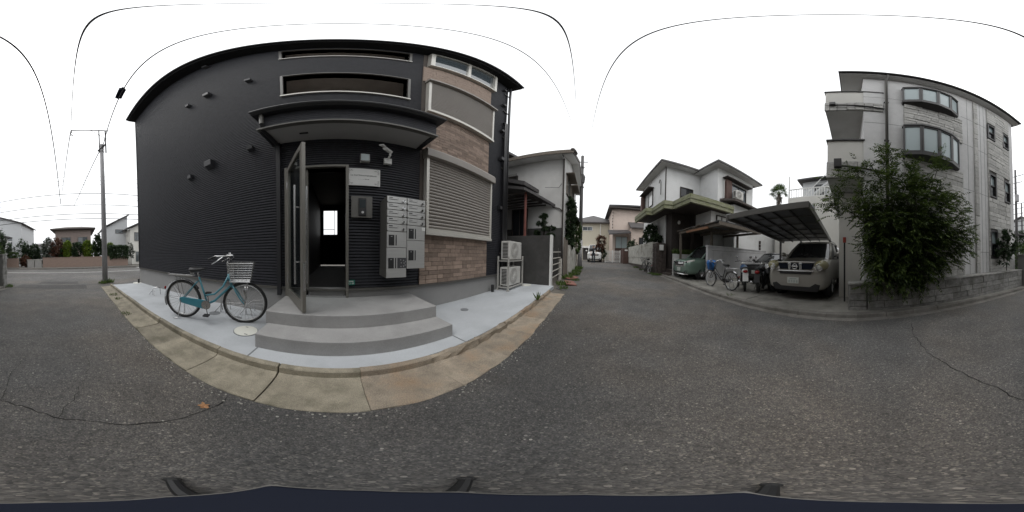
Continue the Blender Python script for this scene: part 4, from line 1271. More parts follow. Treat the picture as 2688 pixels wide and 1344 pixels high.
d = Vector((-1.33 + 2.24, 2.04 - 1.60))
bicycle('teal step-through city bicycle with wire front basket parked by the entrance steps', (-2.24, 1.60, pz(-2.2) + .002), math.atan2(d.y, d.x), 'teal', wb=1.03, r=.34, hb=1.12)

# ================================================================== CARS
def section(y, w, zb, zt, crown=.03):
    h = zt - zb
    half = [(0, zb), (.80 * w, zb), (.96 * w, zb + .07), (1.0 * w, zb + .34 * h), (1.0 * w, zb + .66 * h), (.97 * w, zt - .09), (.86 * w, zt - .02), (.5 * w, zt + crown * .7), (0, zt + crown)]
    return [(x, y, z) for x, z in half] + [(-x, y, z) for x, z in reversed(half[1:-1])]

def car_wheel(t, x, y, r, s):
    q = MB(); q.ring((x, y, r), (1, 0, 0), r - .085, .085, 32, 10, 1.15); w = q.build('wheel', 'rubber', t, smooth=True)
    q = MB(); q.cyl((x + s * .02, y, r), (x + s * .07, y, r), r - .13, 24); q.build('rim', 'acgrille', w)
    q = MB()
    for i in range(5):
        a = 2 * math.pi * i / 5
        q.tube([(x + s * .075, y, r), (x + s * .075, y + (r - .13) * math.cos(a), r + (r - .13) * math.sin(a))], .025, 6)
    q.build('rim_spokes', 'steel', w)
    q = MB(); q.ring((x, y, r + .01), (1, 0, 0), r + .045, .035, 28, 6, 1.5); q.build('wheel_arch', 'black', t, smooth=True)
    q = MB(); q.cyl((x - s * .12, y, r), (x + s * .005, y, r), r + .03, 24); q.build('wheel_well', 'black', t)

def car(name, label, cat, loc, rz, P):
    """+y is the nose of the car"""
    t = thing(name, label, cat, loc, rz, local=True)
    L, W, Hh = P['L'], P['W'], P['H']; hw = W / 2; yf = L / 2
    zh = P['hood']; zb = P.get('zb', .24); cowl = P['cowl']; belt = P.get('belt', zh + .06)
    paint = P['paint']
    st_ = [(yf, hw * .70, zb + .14, zh - .26), (yf - .02, hw * .86, zb + .05, zh - .13), (yf - .10, hw * .955, zb + .01, zh - .045), (yf - .32, hw * .985, zb, zh - .01), (yf - .7, hw, zb, zh + .01),
           (cowl + .12, hw, zb, belt - .02), (cowl - .4, hw, zb, belt), (-yf + .7, hw, zb, belt + .02), (-yf + .25, hw * .98, zb + .02, belt + .02), (-yf + .06, hw * .92, zb + .08, belt - .05), (-yf, hw * .75, zb + .14, belt - .2)]
    q = MB(); q.loft([section(*s) for s in st_]); q.build('body', paint, t, smooth=True, subsurf=2)
    # cabin
    ra, rb = P['roof_f'], P['roof_r']; zr = Hh
    wb_ = hw * .94; wr = hw * .76
    gb = [(-wb_ * .90, cowl + .02), (0, cowl + .12), (wb_ * .90, cowl + .02), (wb_, cowl - .35), (wb_, -yf + .5), (wb_ * .85, -yf + .12), (-wb_ * .85, -yf + .12), (-wb_, -yf + .5), (-wb_, cowl - .35)]
    gt = [(-wr * .9, ra), (0, ra + .06), (wr * .9, ra), (wr, ra - .25), (wr, rb + .2), (wr * .9, rb), (-wr * .9, rb), (-wr, rb + .2), (-wr, ra - .25)]
    rb_ = [(x, y, belt - .06) for x, y in gb]; rt_ = [(x, y, zr - .06) for x, y in gt]
    rm = [(a[0] * .55 + b_[0] * .45 + (.02 if a[0] > 0 else -.02 if a[0] < 0 else 0), a[1] * .52 + b_[1] * .48, a[2] * .5 + b_[2] * .5) for a, b_ in zip(rb_, rt_)]
    q = MB(); q.loft([rb_, rm, rt_]); cab = q.build('windows', 'glass_car', t, smooth=False)
    # bright reflection free cabin: roof, pillars
    def ins(p, k_): return [(x * k_, y * 1.0, z) for x, y, z in p]
    q = MB(); q.loft([ins(rt_, 1.035), [(x * .97, y * .985, zr - .015) for x, y, z in rt_], [(x * .6, y * .8, zr + .01) for x, y, z in rt_]]); q.build('roof', paint, t, smooth=True)
    for i in (0, 2, 5, 6):
        q = MB(); q.tube([rb_[i], rm[i], rt_[i]], [.05, .042, .036], 8); q.build('pillar', paint, t, smooth=True)
    for s in (-1, 1):
        q = MB(); q.tube([(s * wb_ * 1.0, (cowl - .35 - yf + .5) / 2 + .1, belt - .03), (s * (wb_ * .5 + wr * .5) * 1.015, (cowl - yf) / 2 + .1, (belt + zr) / 2), (s * wr * 1.03, (ra + rb) / 2 + .05, zr - .06)], .035, 6); q.build('pillar', 'black', t)
        m = MB(); m.ell((s * (hw + .10), cowl - .22, belt + .10), (.11, .055, .075), 12, 8); mi = m.build('mirror', paint if P.get('mirror') is None else P['mirror'], t, smooth=True)
        m = MB(); m.tube([(s * (hw - .05), cowl - .25, belt + .02), (s * (hw + .06), cowl - .22, belt + .06)], .02, 6); m.build('mirror_arm', 'black', mi)
        for y in (yf - .86, -yf + .82): car_wheel(t, s * (hw - .10), y, P.get('wr', .34), s)
    q = MB()
    for s in (-1, 1): q.tube([(s * .1 - .25, cowl + .09, belt + .0), (s * .1 + .2, cowl - .02, belt + .13)], .012, 5)
    each(q, 'wiper', 'black', t)
    fy = yf
    # front details
    zg = P['zg']
    if P['style'] == 'suv':
        b1 = MB(); b1.prism_y([(-.50, zg + .09), (.50, zg + .09), (.46, zg - .07), (-.46, zg - .07)], fy - .10, fy + .006); gr = b1.build('grille', 'navy', t, bevel=.01)
        q = MB(); q.prism_y([(-.20, zg + .10), (-.11, zg + .10), (-.13, zg - .09), (-.19, zg - .09)], fy - .05, fy + .022); q.prism_y([(.20, zg + .10), (.11, zg + .10), (.13, zg - .09), (.19, zg - .09)], fy - .05, fy + .022)
        each(q, 'grille_bar', 'chrome', gr, bevel=.006)
        q = MB(); q.ring((0, fy + .025, zg + .005), (0, 1, 0), .068, .011, 28, 8); q.build('emblem_ring', 'chrome', gr, smooth=True)
        MB().box(-.085, .085, fy + .018, fy + .034, zg - .012, zg + .022).build('emblem_bar', 'chrome', gr, bevel=.003)
        q = MB(); q.tube([(-.53, fy - .03, zg + .115), (0, fy + .015, zg + .125), (.53, fy - .03, zg + .115)], .02, 6); q.build('grille_trim', paint, gr)
        MB().prism_y([(-.47, zg - .14), (.47, zg - .14), (.44, zg - .20), (-.44, zg - .20)], fy - .06, fy + .015).build('lower_grille', 'black', t)
        q = MB(); q.prism_y([(-.52, zg - .10), (.52, zg - .10), (.52, zg - .135), (-.52, zg - .135)], fy - .06, fy + .022); q.build('bumper_lip', 'steel', t, bevel=.012)
        q = MB(); q.prism_y([(-.70, .46), (-.55, .52), (-.40, .42), (.40, .42), (.55, .52), (.70, .46), (.62, .26), (-.62, .26)], fy - .25, fy - .005); q.build('lower_bumper', 'black', t, bevel=.03)  # black paints in the shade low on a body-coloured bumper
        for s in (-1, 1):
            q = MB(); q.ell((s * .70, fy - .13, zg + .04), (.19, .17, .135), 16, 10); hl = q.build('headlight', 'lens_y', t, smooth=True)
            q = MB(); q.ring((s * .67, fy + .025, zg - .01), (s * .25, 1, 0), .085, .014, 22, 6); q.build('lamp_ring', 'chrome', hl, smooth=True)
            q = MB(); q.ell((s * .67, fy + .012, zg - .01), (.07, .035, .07), 14, 8); q.build('lamp_lens', 'lens', hl, smooth=True)
            q = MB(); q.cyl((s * .70, fy - .10, .50), (s * .70, fy - .045, .50), .05, 16); q.build('fog_lamp', 'black', t)
        pz_ = .56
        q = MB(); 
        for s in (-1, 1): q.tube([(s * wr * .93, ra - .1, zr + .03), (s * wr * .93, (ra + rb) / 2, zr + .06), (s * wr * .9, rb + .1, zr + .03)], .022, 6)
        each(q, 'roof_rail', 'steel', t)
    elif P['style'] == 'mpv':
        b1 = MB(); b1.prism_y([(-.52, zg + .06), (.52, zg + .06), (.42, zg - .16), (-.42, zg - .16)], fy - .12, fy + .004); gr = b1.build('grille', 'black', t, bevel=.01)
        q = MB()
        q.tube([(-.66, fy - .10, zg + .03), (-.45, fy + .0, zg - .02), (0, fy + .02, zg - .04), (.45, fy + .0, zg - .02), (.66, fy - .10, zg + .03)], .022, 6)
        q.tube([(-.55, fy - .03, zg - .05), (-.42, fy + .008, zg - .16), (0, fy + .015, zg - .18), (.42, fy + .008, zg - .16), (.55, fy - .03, zg - .05)], .018, 6)
        each(q, 'chrome_trim', 'chrome', gr)
        for i in range(3): MB().box(-.42, .42, fy + .002, fy + .012, zg - .08 - i * .03, zg - .068 - i * .03).build('grille_slat', 'alu_dk', gr)
        q = MB(); q.ell((0, fy + .005, zg + .035), (.06, .02, .04), 14, 8); q.build('emblem', 'chrome', gr)
        for s in (-1, 1):
            q = MB(); q.loft([[(s * .50, fy - .015, zg + .06), (s * .50, fy - .015, zg - .03), (s * .50, fy - .10, zg - .03), (s * .50, fy - .10, zg + .06)],
                              [(s * .72, fy - .07, zg + .10), (s * .72, fy - .06, zg + .0), (s * .72, fy - .2, zg + .0), (s * .72, fy - .2, zg + .10)],
                              [(s * .83, fy - .30, zg + .15), (s * .84, fy - .28, zg + .08), (s * .8, fy - .4, zg + .08), (s * .8, fy - .4, zg + .15)]]); hl = q.build('headlight', 'lens', t)
            q = MB(); q.ell((s * .62, fy - .045, zg + .03), (.07, .03, .035), 10, 6); q.build('lamp_lens', 'glass_dk', hl)
            q = MB(); q.prism_y([(s * .52, .44), (s * .74, .46), (s * .70, .33), (s * .55, .33)], fy - .16, fy - .03); q.build('fog_lamp', 'black', t)
        q = MB(); q.prism_y([(-.66, .46), (.66, .46), (.60, .30), (-.60, .30)], fy - .25, fy - .008); q.build('lower_bumper', 'black', t, bevel=.02)
        q = MB(); q.tube([(-.74, fy - .10, .27), (-.5, fy + .0, .255), (.5, fy + .0, .255), (.74, fy - .10, .27)], .022, 6); q.build('bumper_trim', 'chrome', t)
        pz_ = .48
    else:
        MB().prism_y([(-.45, zg + .03), (.45, zg + .03), (.40, zg - .12), (-.40, zg - .12)], fy - .1, fy + .004).build('grille', 'black', t, bevel=.01)
        for s in (-1, 1):
            q = MB(); q.ell((s * .62, fy - .09, zg + .02), (.15, .10, .075), 14, 8); q.build('headlight', 'lens', t, smooth=True)
        q = MB(); q.prism_y([(-.62, .42), (.62, .42), (.58, .28), (-.58, .28)], fy - .2, fy - .01); q.build('lower_bumper', 'black', t, bevel=.02)
        pz_ = .50
    if P.get('plate', True):
        px = P.get('plate_x', 0)
        pl = MB().box(px - .165, px + .165, fy + .01, fy + .024, pz_ - .0825, pz_ + .0825).build('number_plate', 'plate', t, bevel=.003)
        q = MB(); q.box(px - .10, px + .10, fy + .0245, fy + .026, pz_ + .03, pz_ + .055)
        for i in range(4): q.box(px - .13 + i * .072, px - .085 + i * .072, fy + .0245, fy + .026, pz_ - .06, pz_ + .012)
        tag(q.build('plate_marks', 'platemark', pl), kind='stuff')
    return t

dz = .084
suv = car('parked_car', 'bronze-grey off-road style car parked nose out under the sloping carport', 'car', (1.32, -6.43, gz(1.3) + dz), R(-2.5),
    dict(L=4.6, W=1.80, H=1.80, hood=1.03, cowl=1.15, roof_f=.30, roof_r=-1.95, belt=1.20, paint='carbronze', zg=.93, style='suv', wr=.36, zb=.27, plate_x=.05))
car('parked_minivan', 'green minivan parked nose out under the rough wooden carport', 'minivan', (6.86, -6.2, gz(6.8) + .06), R(-3),
    dict(L=4.26, W=1.69, H=1.71, hood=.98, cowl=1.25, roof_f=.60, roof_r=-1.95, belt=1.04, paint='cargreen', zg=.80, style='mpv', wr=.31, zb=.22))
car('parked_car', 'low black car parked behind the motorcycles under the sloping carport', 'car', (4.15, -8.35, gz(4) + dz), R(3),
    dict(L=4.3, W=1.70, H=1.42, hood=.88, cowl=.85, roof_f=.1, roof_r=-1.3, belt=.92, paint='carblack', zg=.68, style='plain', wr=.31, zb=.2))
car('white_van', 'white van parked at the end of the alley behind the walking person', 'van', (18.9, -.15, gz(18.5)), R(90),
    dict(L=3.4, W=1.55, H=1.88, hood=1.12, cowl=1.35, roof_f=1.05, roof_r=-1.6, belt=1.1, paint='carwhite', zg=.80, style='plain', wr=.28, zb=.22))

# ================================================================== MOTORCYCLES
def moto(label, loc, rz, tail='white', body='blueplastic', dark=False):
    t = thing('motorcycle', label, 'motorcycle', loc, rz, group='motorcycles under the carport', local=True)
    for x in (0, 1.28):
        q = MB(); q.ring((x, 0, .29), (0, 1, 0), .245, .045, 32, 8); w = q.build('wheel', 'rubber', t, smooth=True)
        q = MB(); q.ring((x, 0, .29), (0, 1, 0), .20, .016, 28, 6); q.build('rim', 'steel', w)
        q = MB(); q.cyl((x, -.06, .29), (x, .06, .29), .05, 12)
        for i in range(10):
            a = 2 * math.pi * i / 10; q.tube([(x, 0, .29), (x + .2 * math.cos(a), 0, .29 + .2 * math.sin(a))], .006, 4)
        q.build('hub', 'steel', w)
    q = MB()
    for s in (-1, 1): q.tube([(1.28, s * .07, .29), (1.10, s * .07, .70), (1.06, s * .06, .90)], .022, 8)
    each(q, 'fork_leg', 'steel', t)
    q = MB(); q.tube([(1.06, 0, .88), (.75, 0, .55), (.45, 0, .45), (.1, 0, .62), (-.12, 0, .70)], .03, 8)
    for s in (-1, 1): q.tube([(0, s * .09, .29), (.42, s * .09, .35)], .02, 6); q.tube([(0, s * .11, .32), (.08, s * .12, .66)], .022, 6)
    q.build('frame', 'black', t)
    q = MB(); q.loft([[(x, w_ * math.cos(a), z + h * math.sin(a)) for a in [2 * math.pi * i / 10 for i in range(10)]] for x, w_, h, z in ((.95, .05, .06, .80), (.86, .13, .11, .78), (.65, .15, .12, .74), (.48, .10, .08, .70), (.42, .05, .04, .68))]); q.build('tank', body, t, smooth=True)
    q = MB(); q.loft([[(x, w_ * math.cos(a), z + h * math.sin(a)) for a in [2 * math.pi * i / 10 for i in range(10)]] for x, w_, h, z in ((.52, .07, .03, .75), (.4, .12, .05, .75), (.1, .14, .055, .77), (-.12, .12, .05, .79), (-.17, .06, .03, .79))]); q.build('seat', 'saddle', t, smooth=True)
    q = MB(); q.loft([[(x, y, z) for y, z in ((-w_, z0), (w_, z0), (w_ * .8, z1), (-w_ * .8, z1))] for x, w_, z0, z1 in ((.15, .12, .62, .70), (-.15, .11, .66, .76), (-.36, .07, .72, .79))]); q.build('tail_cowl', 'black' if dark else tail, t, bevel=.01)
    q = MB(); q.ell((-.36, 0, .70), (.05, .08, .05), 12, 8); q.build('tail_lamp', 'redlens', t, smooth=True)
    q = MB(); q.hexa([(-.34, -.09, .66), (-.34, .09, .66), (-.45, .09, .40), (-.45, -.09, .40), (-.36, -.09, .66), (-.36, .09, .66), (-.47, .09, .40), (-.47, -.09, .40)]); q.build('rear_fender', 'black' if dark else tail, t)
    q = MB(); q.loft([[(1.28 + .31 * math.cos(R(a)), y, .29 + .31 * math.sin(R(a))) for y in (-.06, -.03, 0, .03, .06)] for a in range(40, 165, 12)], caps=False, closed=False); q.build('front_fender', 'black' if dark else body, t, smooth=True)
    q = MB(); q.box(.38, .72, -.13, .13, .28, .52); q.cyl((.55, -.15, .36), (.55, .15, .36), .11, 16); q.build('engine', 'alu_dk', t, bevel=.02)
    q = MB(); q.tube([(.6, .14, .3), (.3, .17, .25), (-.1, .18, .33), (-.3, .18, .38)], [.02, .03, .05, .05], 10); q.build('exhaust', 'steel', t, smooth=True)
    q = MB(); q.tube([(.93, .34, .98), (1.0, .16, 1.02), (1.03, 0, .98), (1.0, -.16, 1.02), (.93, -.34, .98)], .012, 8); hb = q.build('handlebar', 'black', t)
    for s in (-1, 1):
        q = MB(); q.tube([(.99, s * .22, 1.01), (1.02, s * .28, 1.14)], .006, 6); q.build('mirror_arm', 'black', hb)
        q = MB(); q.ell((1.02, s * .29, 1.17), (.02, .06, .045), 12, 8); mr = q.build('mirror', 'black', hb, smooth=True)
        q = MB(); q.ell((1.005, s * .29, 1.17), (.01, .05, .037), 12, 6); q.build('mirror_glass', 'chrome', mr)
    q = MB(); q.ell((1.14, 0, .90), (.07, .09, .09), 14, 8); q.build('headlight', 'lens', t, smooth=True)
    q = MB(); q.tube([(.5, .13, .3), (.42, .22, .01)], .012, 6); q.build('side_stand', 'steel', t)
    return t
moto('small motorcycle with white tail and red lamp parked behind the covered-basket bicycle', (3.28, -4.42, gz(3.3) + dz), math.atan2(-.72, .6), 'white')
moto('dark motorcycle squeezed between the white-tailed one and the bronze-grey car', (2.78, -4.5, gz(2.9) + dz), math.atan2(-.95, .42), dark=True, body='black')
cvm = thing('covered_motorcycle', 'motorcycle under a black fabric cover between motorcycles and the bronze-grey car', 'motorcycle', (2.62, -5.05, gz(3) + dz), math.atan2(-.97, .15), local=True)
rings = []
for x, w_, z1 in ((-.35, .10, .62), (-.3, .22, .80), (0, .27, .88), (.45, .30, .86), (.8, .33, .95), (1.0, .40, 1.12), (1.15, .36, 1.10), (1.4, .22, .75), (1.5, .08, .45)):
    rings.append([(x + .02 * math.sin(a * 3), w_ * (1.15 if i in (0, 8) else 1) * math.cos(a) + .012 * math.sin(9 * a + x * 5), .10 + (z1 - .10) * math.sin(a)) for i, a in enumerate([math.pi * k / 8 for k in range(9)])])
q = MB(); q.loft(rings, caps=False, closed=False); q.build('fabric', 'saddle', cvm, smooth=True)
for x in (0, 1.2):
    q = MB(); q.ring((x, 0, .29), (0, 1, 0), .245, .045, 24, 8); q.build('wheel', 'rubber', cvm, smooth=True)
bb_ = bicycle('dark city bicycle with blue covered front basket parked on the driveway', (3.62, -4.12, gz(3.6) + dz), math.atan2(-.06, 1.2), 'black', wb=1.12, r=.335, basket='black', hb=1.08, tyre='rubber')
LOCAL.add('bb')
rings = []
for z, sx, sy in ((.66, .10, .10), (.70, .15, .14), (.80, .17, .16), (.93, .19, .19), (1.0, .17, .17), (1.02, .08, .08)):
    rings.append([(1.08 + sx * math.cos(a) * (1 + .06 * math.sin(5 * a)), sy * math.sin(a) * (1 + .06 * math.cos(4 * a)), z + .012 * math.sin(3 * a)) for a in [2 * math.pi * i / 20 for i in range(20)]])
cv = thing('basket_cover', 'bright blue plastic cover pulled over the front basket of the dark bicycle', 'cover', bb_.location, bb_.rotation_euler[2], local=True)
q = MB(); q.loft(rings); q.build('bag', 'bluebag', cv, smooth=True)
bicycle('old black bicycle leaning at the stained white wall up the alley', (9.45, -3.42, gz(9.5)), math.atan2(.05, 1.0), 'black', wb=1.05, r=.335, basket='wire', tyre='rubber_grey', hb=1.05)

# ================================================================== WHITE STONE-CLAD BUILDING (south)
Y = -3.95
fb = thing('stone_clad_building', 'pale three-storey building with stone cladding, dark bay windows and side balconies', 'building', (-3, -7, 0))
FX0, FX1, FZ = -.36, -6.38, 9.28          # east edge of the main wall, west edge, wall top
opsF = [(-5.02, -4.64, 6.78, 7.72), (-6.0, -5.6, 6.78, 7.72), (-5.04, -4.66, 3.67, 4.68), (-6.02, -5.62, 3.70, 4.70), (-5.05, -4.66, 1.25, 2.25)]
w = MB(); pierced_y(w, Y, Y - .2, FX1, FX0, 0, FZ, opsF); w.build('wall', 'clad', fb)
w = MB(); w.box(FX1, FX1 + .2, Y - .2, -11, 0, FZ); w.box(FX0 - .2, FX0 + .0, Y - .2, -11, 0, FZ); w.box(FX1, FX0, -11, -10.8, 0, FZ); w.build('wall', 'clad', fb)
# incised panel joints
jz = (7.4, 5.68, 3.62, 1.43)
for z in jz:
    for a, b2 in ((FX0, -1.42), (-3.35, -3.87), (-4.09, -4.58)):
        MB().box(a, b2, Y + .001, Y + .0045, z - .008, z + .008).build('panel_joint', 'clad_joint', fb)
for x in (-4.44, -3.62, -4.24):
    MB().box(x - .006, x + .006, Y + .001, Y + .006, .66, FZ - .1).build('flute', 'clad_joint', fb)
# stone panels: every block its own piece
us = unit_block('stone_block', 'stone', .05)
us2 = unit_block('stone_block', 'stone_dk', .05)
def stones(parent, x0, x1, z0, z1, y, me=us, course=(.11, .19), length=(.22, .52), holes=(), jit=.025, flip=True):
    if x0 > x1: x0, x1 = x1, x0
    z = z0
    while z < z1 - .03:
        h = min(random.uniform(*course), z1 - z)
        if z1 - (z + h) < .06: h = z1 - z
        segs = [(x0, x1)]
        for ha, hb, hc, hd in holes:
            if z < hd - .02 and z + h > hc + .02: segs = cut(segs, ha, hb)
        for sa, sb2 in segs:
            if sb2 - sa < .03: continue
            x = sa
            while x < sb2 - .01:
                L = random.uniform(*length)
                e = min(x + L, sb2)
                if sb2 - e < .12: e = sb2
                dep = .05 + random.uniform(0, jit)
                piece('stone_block', me, parent, ((x + e) / 2, y + dep / 2, z + h / 2), (e - x - .010, dep, h - .010), (0, 0, math.pi if flip else 0))
                x = e
        z += h
def panel(x0, x1, z0, z1, m='stone_joint'):
    return MB().box(x0, x1, Y - .02, Y + .004, z0, z1).build('stone_panel', m, fb)
p1 = panel(-3.35, -1.42, 5.6, 7.05); stones(p1, -3.35, -1.42, 5.6, 7.05, Y + .002)
p2 = panel(-3.35, -1.42, 2.0, 4.2); stones(p2, -3.35, -1.42, 2.0, 4.2, Y + .002, course=(.16, .24))
p3 = panel(-3.35, -1.42, .66, 1.98); stones(p3, -3.35, -1.42, .66, 1.98, Y + .002, course=(.2, .28))
p4 = MB().box(-6.03, -4.60, Y - .02, Y + .003, .66, FZ - .2)
p4 = MB(); pierced_y(p4, Y + .003, Y - .02, -6.03, -4.60, .66, FZ - .2, opsF); p4 = p4.build('stone_panel', 'stone_joint', fb)
stones(p4, -6.03, -4.60, .66, FZ - .2, Y + .002, holes=[(a - .03, b2 + .03, c - .03, d2 + .03) for a, b2, c, d2 in opsF], course=(.13, .21), length=(.3, .62))
p5 = panel(-4.07, -3.89, .66, FZ - .15); stones(p5, -4.07, -3.89, .66, FZ - .15, Y + .002, course=(.25, .5), length=(.18, .19))
# slim sash windows
for a, b2, c, d2 in opsF:
    q = MB(); q.box(a - .03, a + .035, Y - .08, Y + .07, c - .03, d2 + .03); q.box(b2 - .035, b2 + .03, Y - .08, Y + .07, c - .03, d2 + .03); q.box(a + .035, b2 - .035, Y - .08, Y + .07, c - .03, c + .03); q.box(a + .035, b2 - .035, Y - .08, Y + .07, d2 - .03, d2 + .03)
    wn = q.build('window', 'bronze', fb)
    mz = (c + d2) / 2
    MB().box(a + .035, b2 - .035, Y - .05, Y + .03, mz - .025, mz + .025).build('meeting_rail', 'bronze', wn)
    MB().box(a + .035, b2 - .035, Y - .04, Y - .03, mz + .025, d2 - .03).build('pane', 'glass_frost', wn)
    MB().box(a + .035, b2 - .035, Y - .03, Y - .02, c + .03, mz - .025).build('pane', 'glass_dk', wn)
# bow windows
def bow(z0, z1):
    xs = [-1.36, -1.80, -2.30, -2.76, -3.16]; ys = [Y + .10, Y + .29, Y + .33, Y + .26, Y + .08]
    root = MB()
    poly = [(x, y) for x, y in zip(xs, ys)]
    base = [(-1.36, Y + .0)] + [(x, y + .03) for x, y in poly] + [(-3.16, Y + .0)]
    root.prism(base, z0 - .10, z0); wn = root.build('bay_window', 'bronze', fb)
    q = MB(); q.prism([(x, y + (.03 if y > Y + .05 else 0)) for x, y in base], z1, z1 + .08); q.build('bay_head', 'bronze', wn)
    q = MB(); q.loft([[(x, y, z0 - .101) for x, y in base], [(x * .97 - .06, Y + (y - Y) * .15, z0 - .20) for x, y in base]]); q.build('bay_soffit', 'bronze', wn)
    for i in range(4):
        a = Vector((xs[i], ys[i], 0)); b2 = Vector((xs[i + 1], ys[i + 1], 0)); dd = (b2 - a).normalized(); nn = Vector((-dd.y, dd.x, 0)) * -1
        if nn.y < 0: nn = -nn
        def qd(s0, s1, o0, o1, za, zb):
            p = [a + dd * s0 + nn * o0, a + dd * s1 + nn * o0, a + dd * s1 + nn * o1, a + dd * s0 + nn * o1]
            return [(v.x, v.y, za) for v in p] + [(v.x, v.y, zb) for v in p]
        LL = (b2 - a).length
        f = MB(); f.hexa(qd(.0, .05, -.03, .03, z0, z1)); f.hexa(qd(LL - .05, LL, -.03, .03, z0, z1)); f.hexa(qd(.05, LL - .05, -.03, .03, z0, z0 + .06)); f.hexa(qd(.05, LL - .05, -.03, .03, z1 - .06, z1))
        sf = f.build('sash', 'bronze', wn)
        f = MB(); f.hexa(qd(.05, LL - .05, -.012, .0, z0 + .06, z1 - .06)); f.build('pane', 'glass_frost', sf)
bow(7.22, 8.32); bow(4.36, 5.56)
# roof
r = MB(); r.box(.25, FX1 - .30, Y + .32, -11.3, FZ + .03, FZ + .16); r.build('roof', 'roofdk', fb, bevel=.01)
r = MB(); r.box(.22, FX1 - .26, Y + .28, Y + .0, FZ - .04, FZ + .028); r.box(.22, FX0, Y, -10.9, FZ - .04, FZ + .028); each(r, 'eave_soffit', 'stucco2', fb)
r = MB(); r.tube([(.25, Y + .36, FZ + .06), (FX1 - .3, Y + .36, FZ + .06)], .05, 8); r.build('roof_gutter', 'bronze', fb)
# downpipe
q = MB(); q.tube([(-.94, Y + .30, FZ + .0), (-.94, Y + .30, FZ - .12), (-.94, Y + .07, FZ - .32), (-.94, Y + .07, .5)], .04, 10); dpf = q.build('downpipe', 'alu_dk', fb, smooth=True)
for z in (7.0, 4.8, 2.5): MB().box(-1.0, -.88, Y + .0, Y + .06, z, z + .04).build('pipe_bracket', 'bronze', dpf)
# side balconies (the east end), parapet, stone band, soffit
def balcony(zt, zb, zs, x0, x1, band):
    q = MB(); q.box(x1, x0, Y - .02, Y - .16, zb, zt); q.box(x0 - .14, x0, Y - .16, -9.4, zb, zt); bl = q.build('balcony', 'cream', fb)
    q = MB(); q.box(x1 - .02, x0 + .03, Y + .03, Y - .19, zt, zt + .05); q.box(x0 - .17, x0 + .03, Y - .19, -9.4, zt, zt + .05); q.build('coping', 'bronze', bl)
    q = MB(); q.box(x1, x0, Y - .16, -9.4, zs, zs + .16); q.box(x1, x0 - .0, Y - .0, Y - .16, zs, zb); q.build('balcony_slab', 'stucco2', bl)
    pn = MB().box(x1, x0 + .005, Y - .01, Y + .003, zs + .01, zb).build('stone_band', 'stone_joint', bl)
    x = x1
    while x < x0 - .02:
        e = min(x + random.uniform(.16, .26), x0 + .02)
        if x0 - e < .1: e = x0 + .02
        zm = zs + .02 + (zb - zs) * random.uniform(.35, .65)
        for za, zc in ((zs + .02, zm), (zm, zb - .01)):
            dep = random.uniform(.03, .07)
            piece('stone_block', us, pn, ((x + e) / 2, Y + dep / 2, (za + zc) / 2), (e - x - .012, dep, zc - za - .012), (0, 0, math.pi))
        x = e
balcony(7.80, 6.87, 6.33, .60, -.86, True)
balcony(4.76, 3.92, 3.35, .54, -.37, True)
q = MB(); q.box(.50, -.36, Y - .1, Y - .13, 4.86, 4.90); q.box(.50, -.36, Y - .1, Y - .13, 4.815, 4.83); each(q, 'balcony_rail', 'bronze', fb)
q = MB(); q.box(-.2, -.36, -5.0, -5.4, 4.83, 5.2); q.build('balcony_unit', 'bronze', fb)
q = MB(); q.tube([(.42, Y + .10, 6.62), (-.2, Y + .10, 6.56), (-.88, Y + .09, 6.46)], .03, 8); q.box(.48, .33, Y + .06, Y + .17, 6.60, 6.74); q.build('overflow_pipe', 'bronze', fb)
q = MB(); q.tube([(.28, Y + .12, 3.72), (-.3, Y + .11, 3.64), (-.9, Y + .09, 3.52)], .03, 8); q.box(.36, .18, Y + .06, Y + .18, 3.66, 3.92); q.build('overflow_pipe', 'bronze', fb)
q = MB(); q.box(.30, -.37, Y - .9, -10.6, 0, 3.3); q.build('ground_wall', 'cream', fb)

# stone planter wall along the street
pl = thing('planter_wall', 'low rough stone planter wall along the street below the leafy shrub', 'wall', (-3, -3.5, 0))
q = MB(); q.box(-6.2, -.40, -3.54, -3.88, -.3, .62); q.box(-.36, .0, -3.56, -3.88, -.3, .63); core = q.build('core', 'stone_joint', pl)
stones(core, -6.2, -.40, gz(-3) + .02, .66, -3.545, me=us2, course=(.13, .17), length=(.3, .62), jit=.02)
stones(core, -.38, .0, gz(0) + .03, .66, -3.565, me=us2, course=(.13, .17), length=(.2, .38), jit=.02)
# return side facing the drive
q = MB(); q.box(-.02, .02, -3.53, -3.93, .0, .66); q.build('end_face', 'stone_dk', pl)
q = MB(); q.box(-6.22, .03, -3.47, -3.90, .66, .705); q.build('coping', 'stone_dk', pl, bevel=.01)
q = MB(); q.box(-6.1, -.1, -3.60, -3.94, .55, .68); q.build('soil', 'soil', pl)
gp = thing('gate_pillar', 'grey stone gate pillar at the street corner with greenery on top', 'pillar', (-6.45, -3.5, gz(-6.4)))
q = MB(); q.box(-6.62, -6.26, -3.30, -3.72, -.3, 1.28); cp = q.build('core', 'stone_joint', gp)
stones(cp, -6.63, -6.25, -.16, 1.28, -3.305, me=us2, course=(.18, .26), length=(.2, .38))
q = MB(); q.box(-6.66, -6.22, -3.25, -3.75, 1.28, 1.36); q.build('cap', 'stone_dk', gp, bevel=.01)
for i in range(6):
    piece('stone_block', us2, cp, (-6.63, -3.51, -.03 + i * .235), (.40, .05, .215), (0, 0, -math.pi / 2))

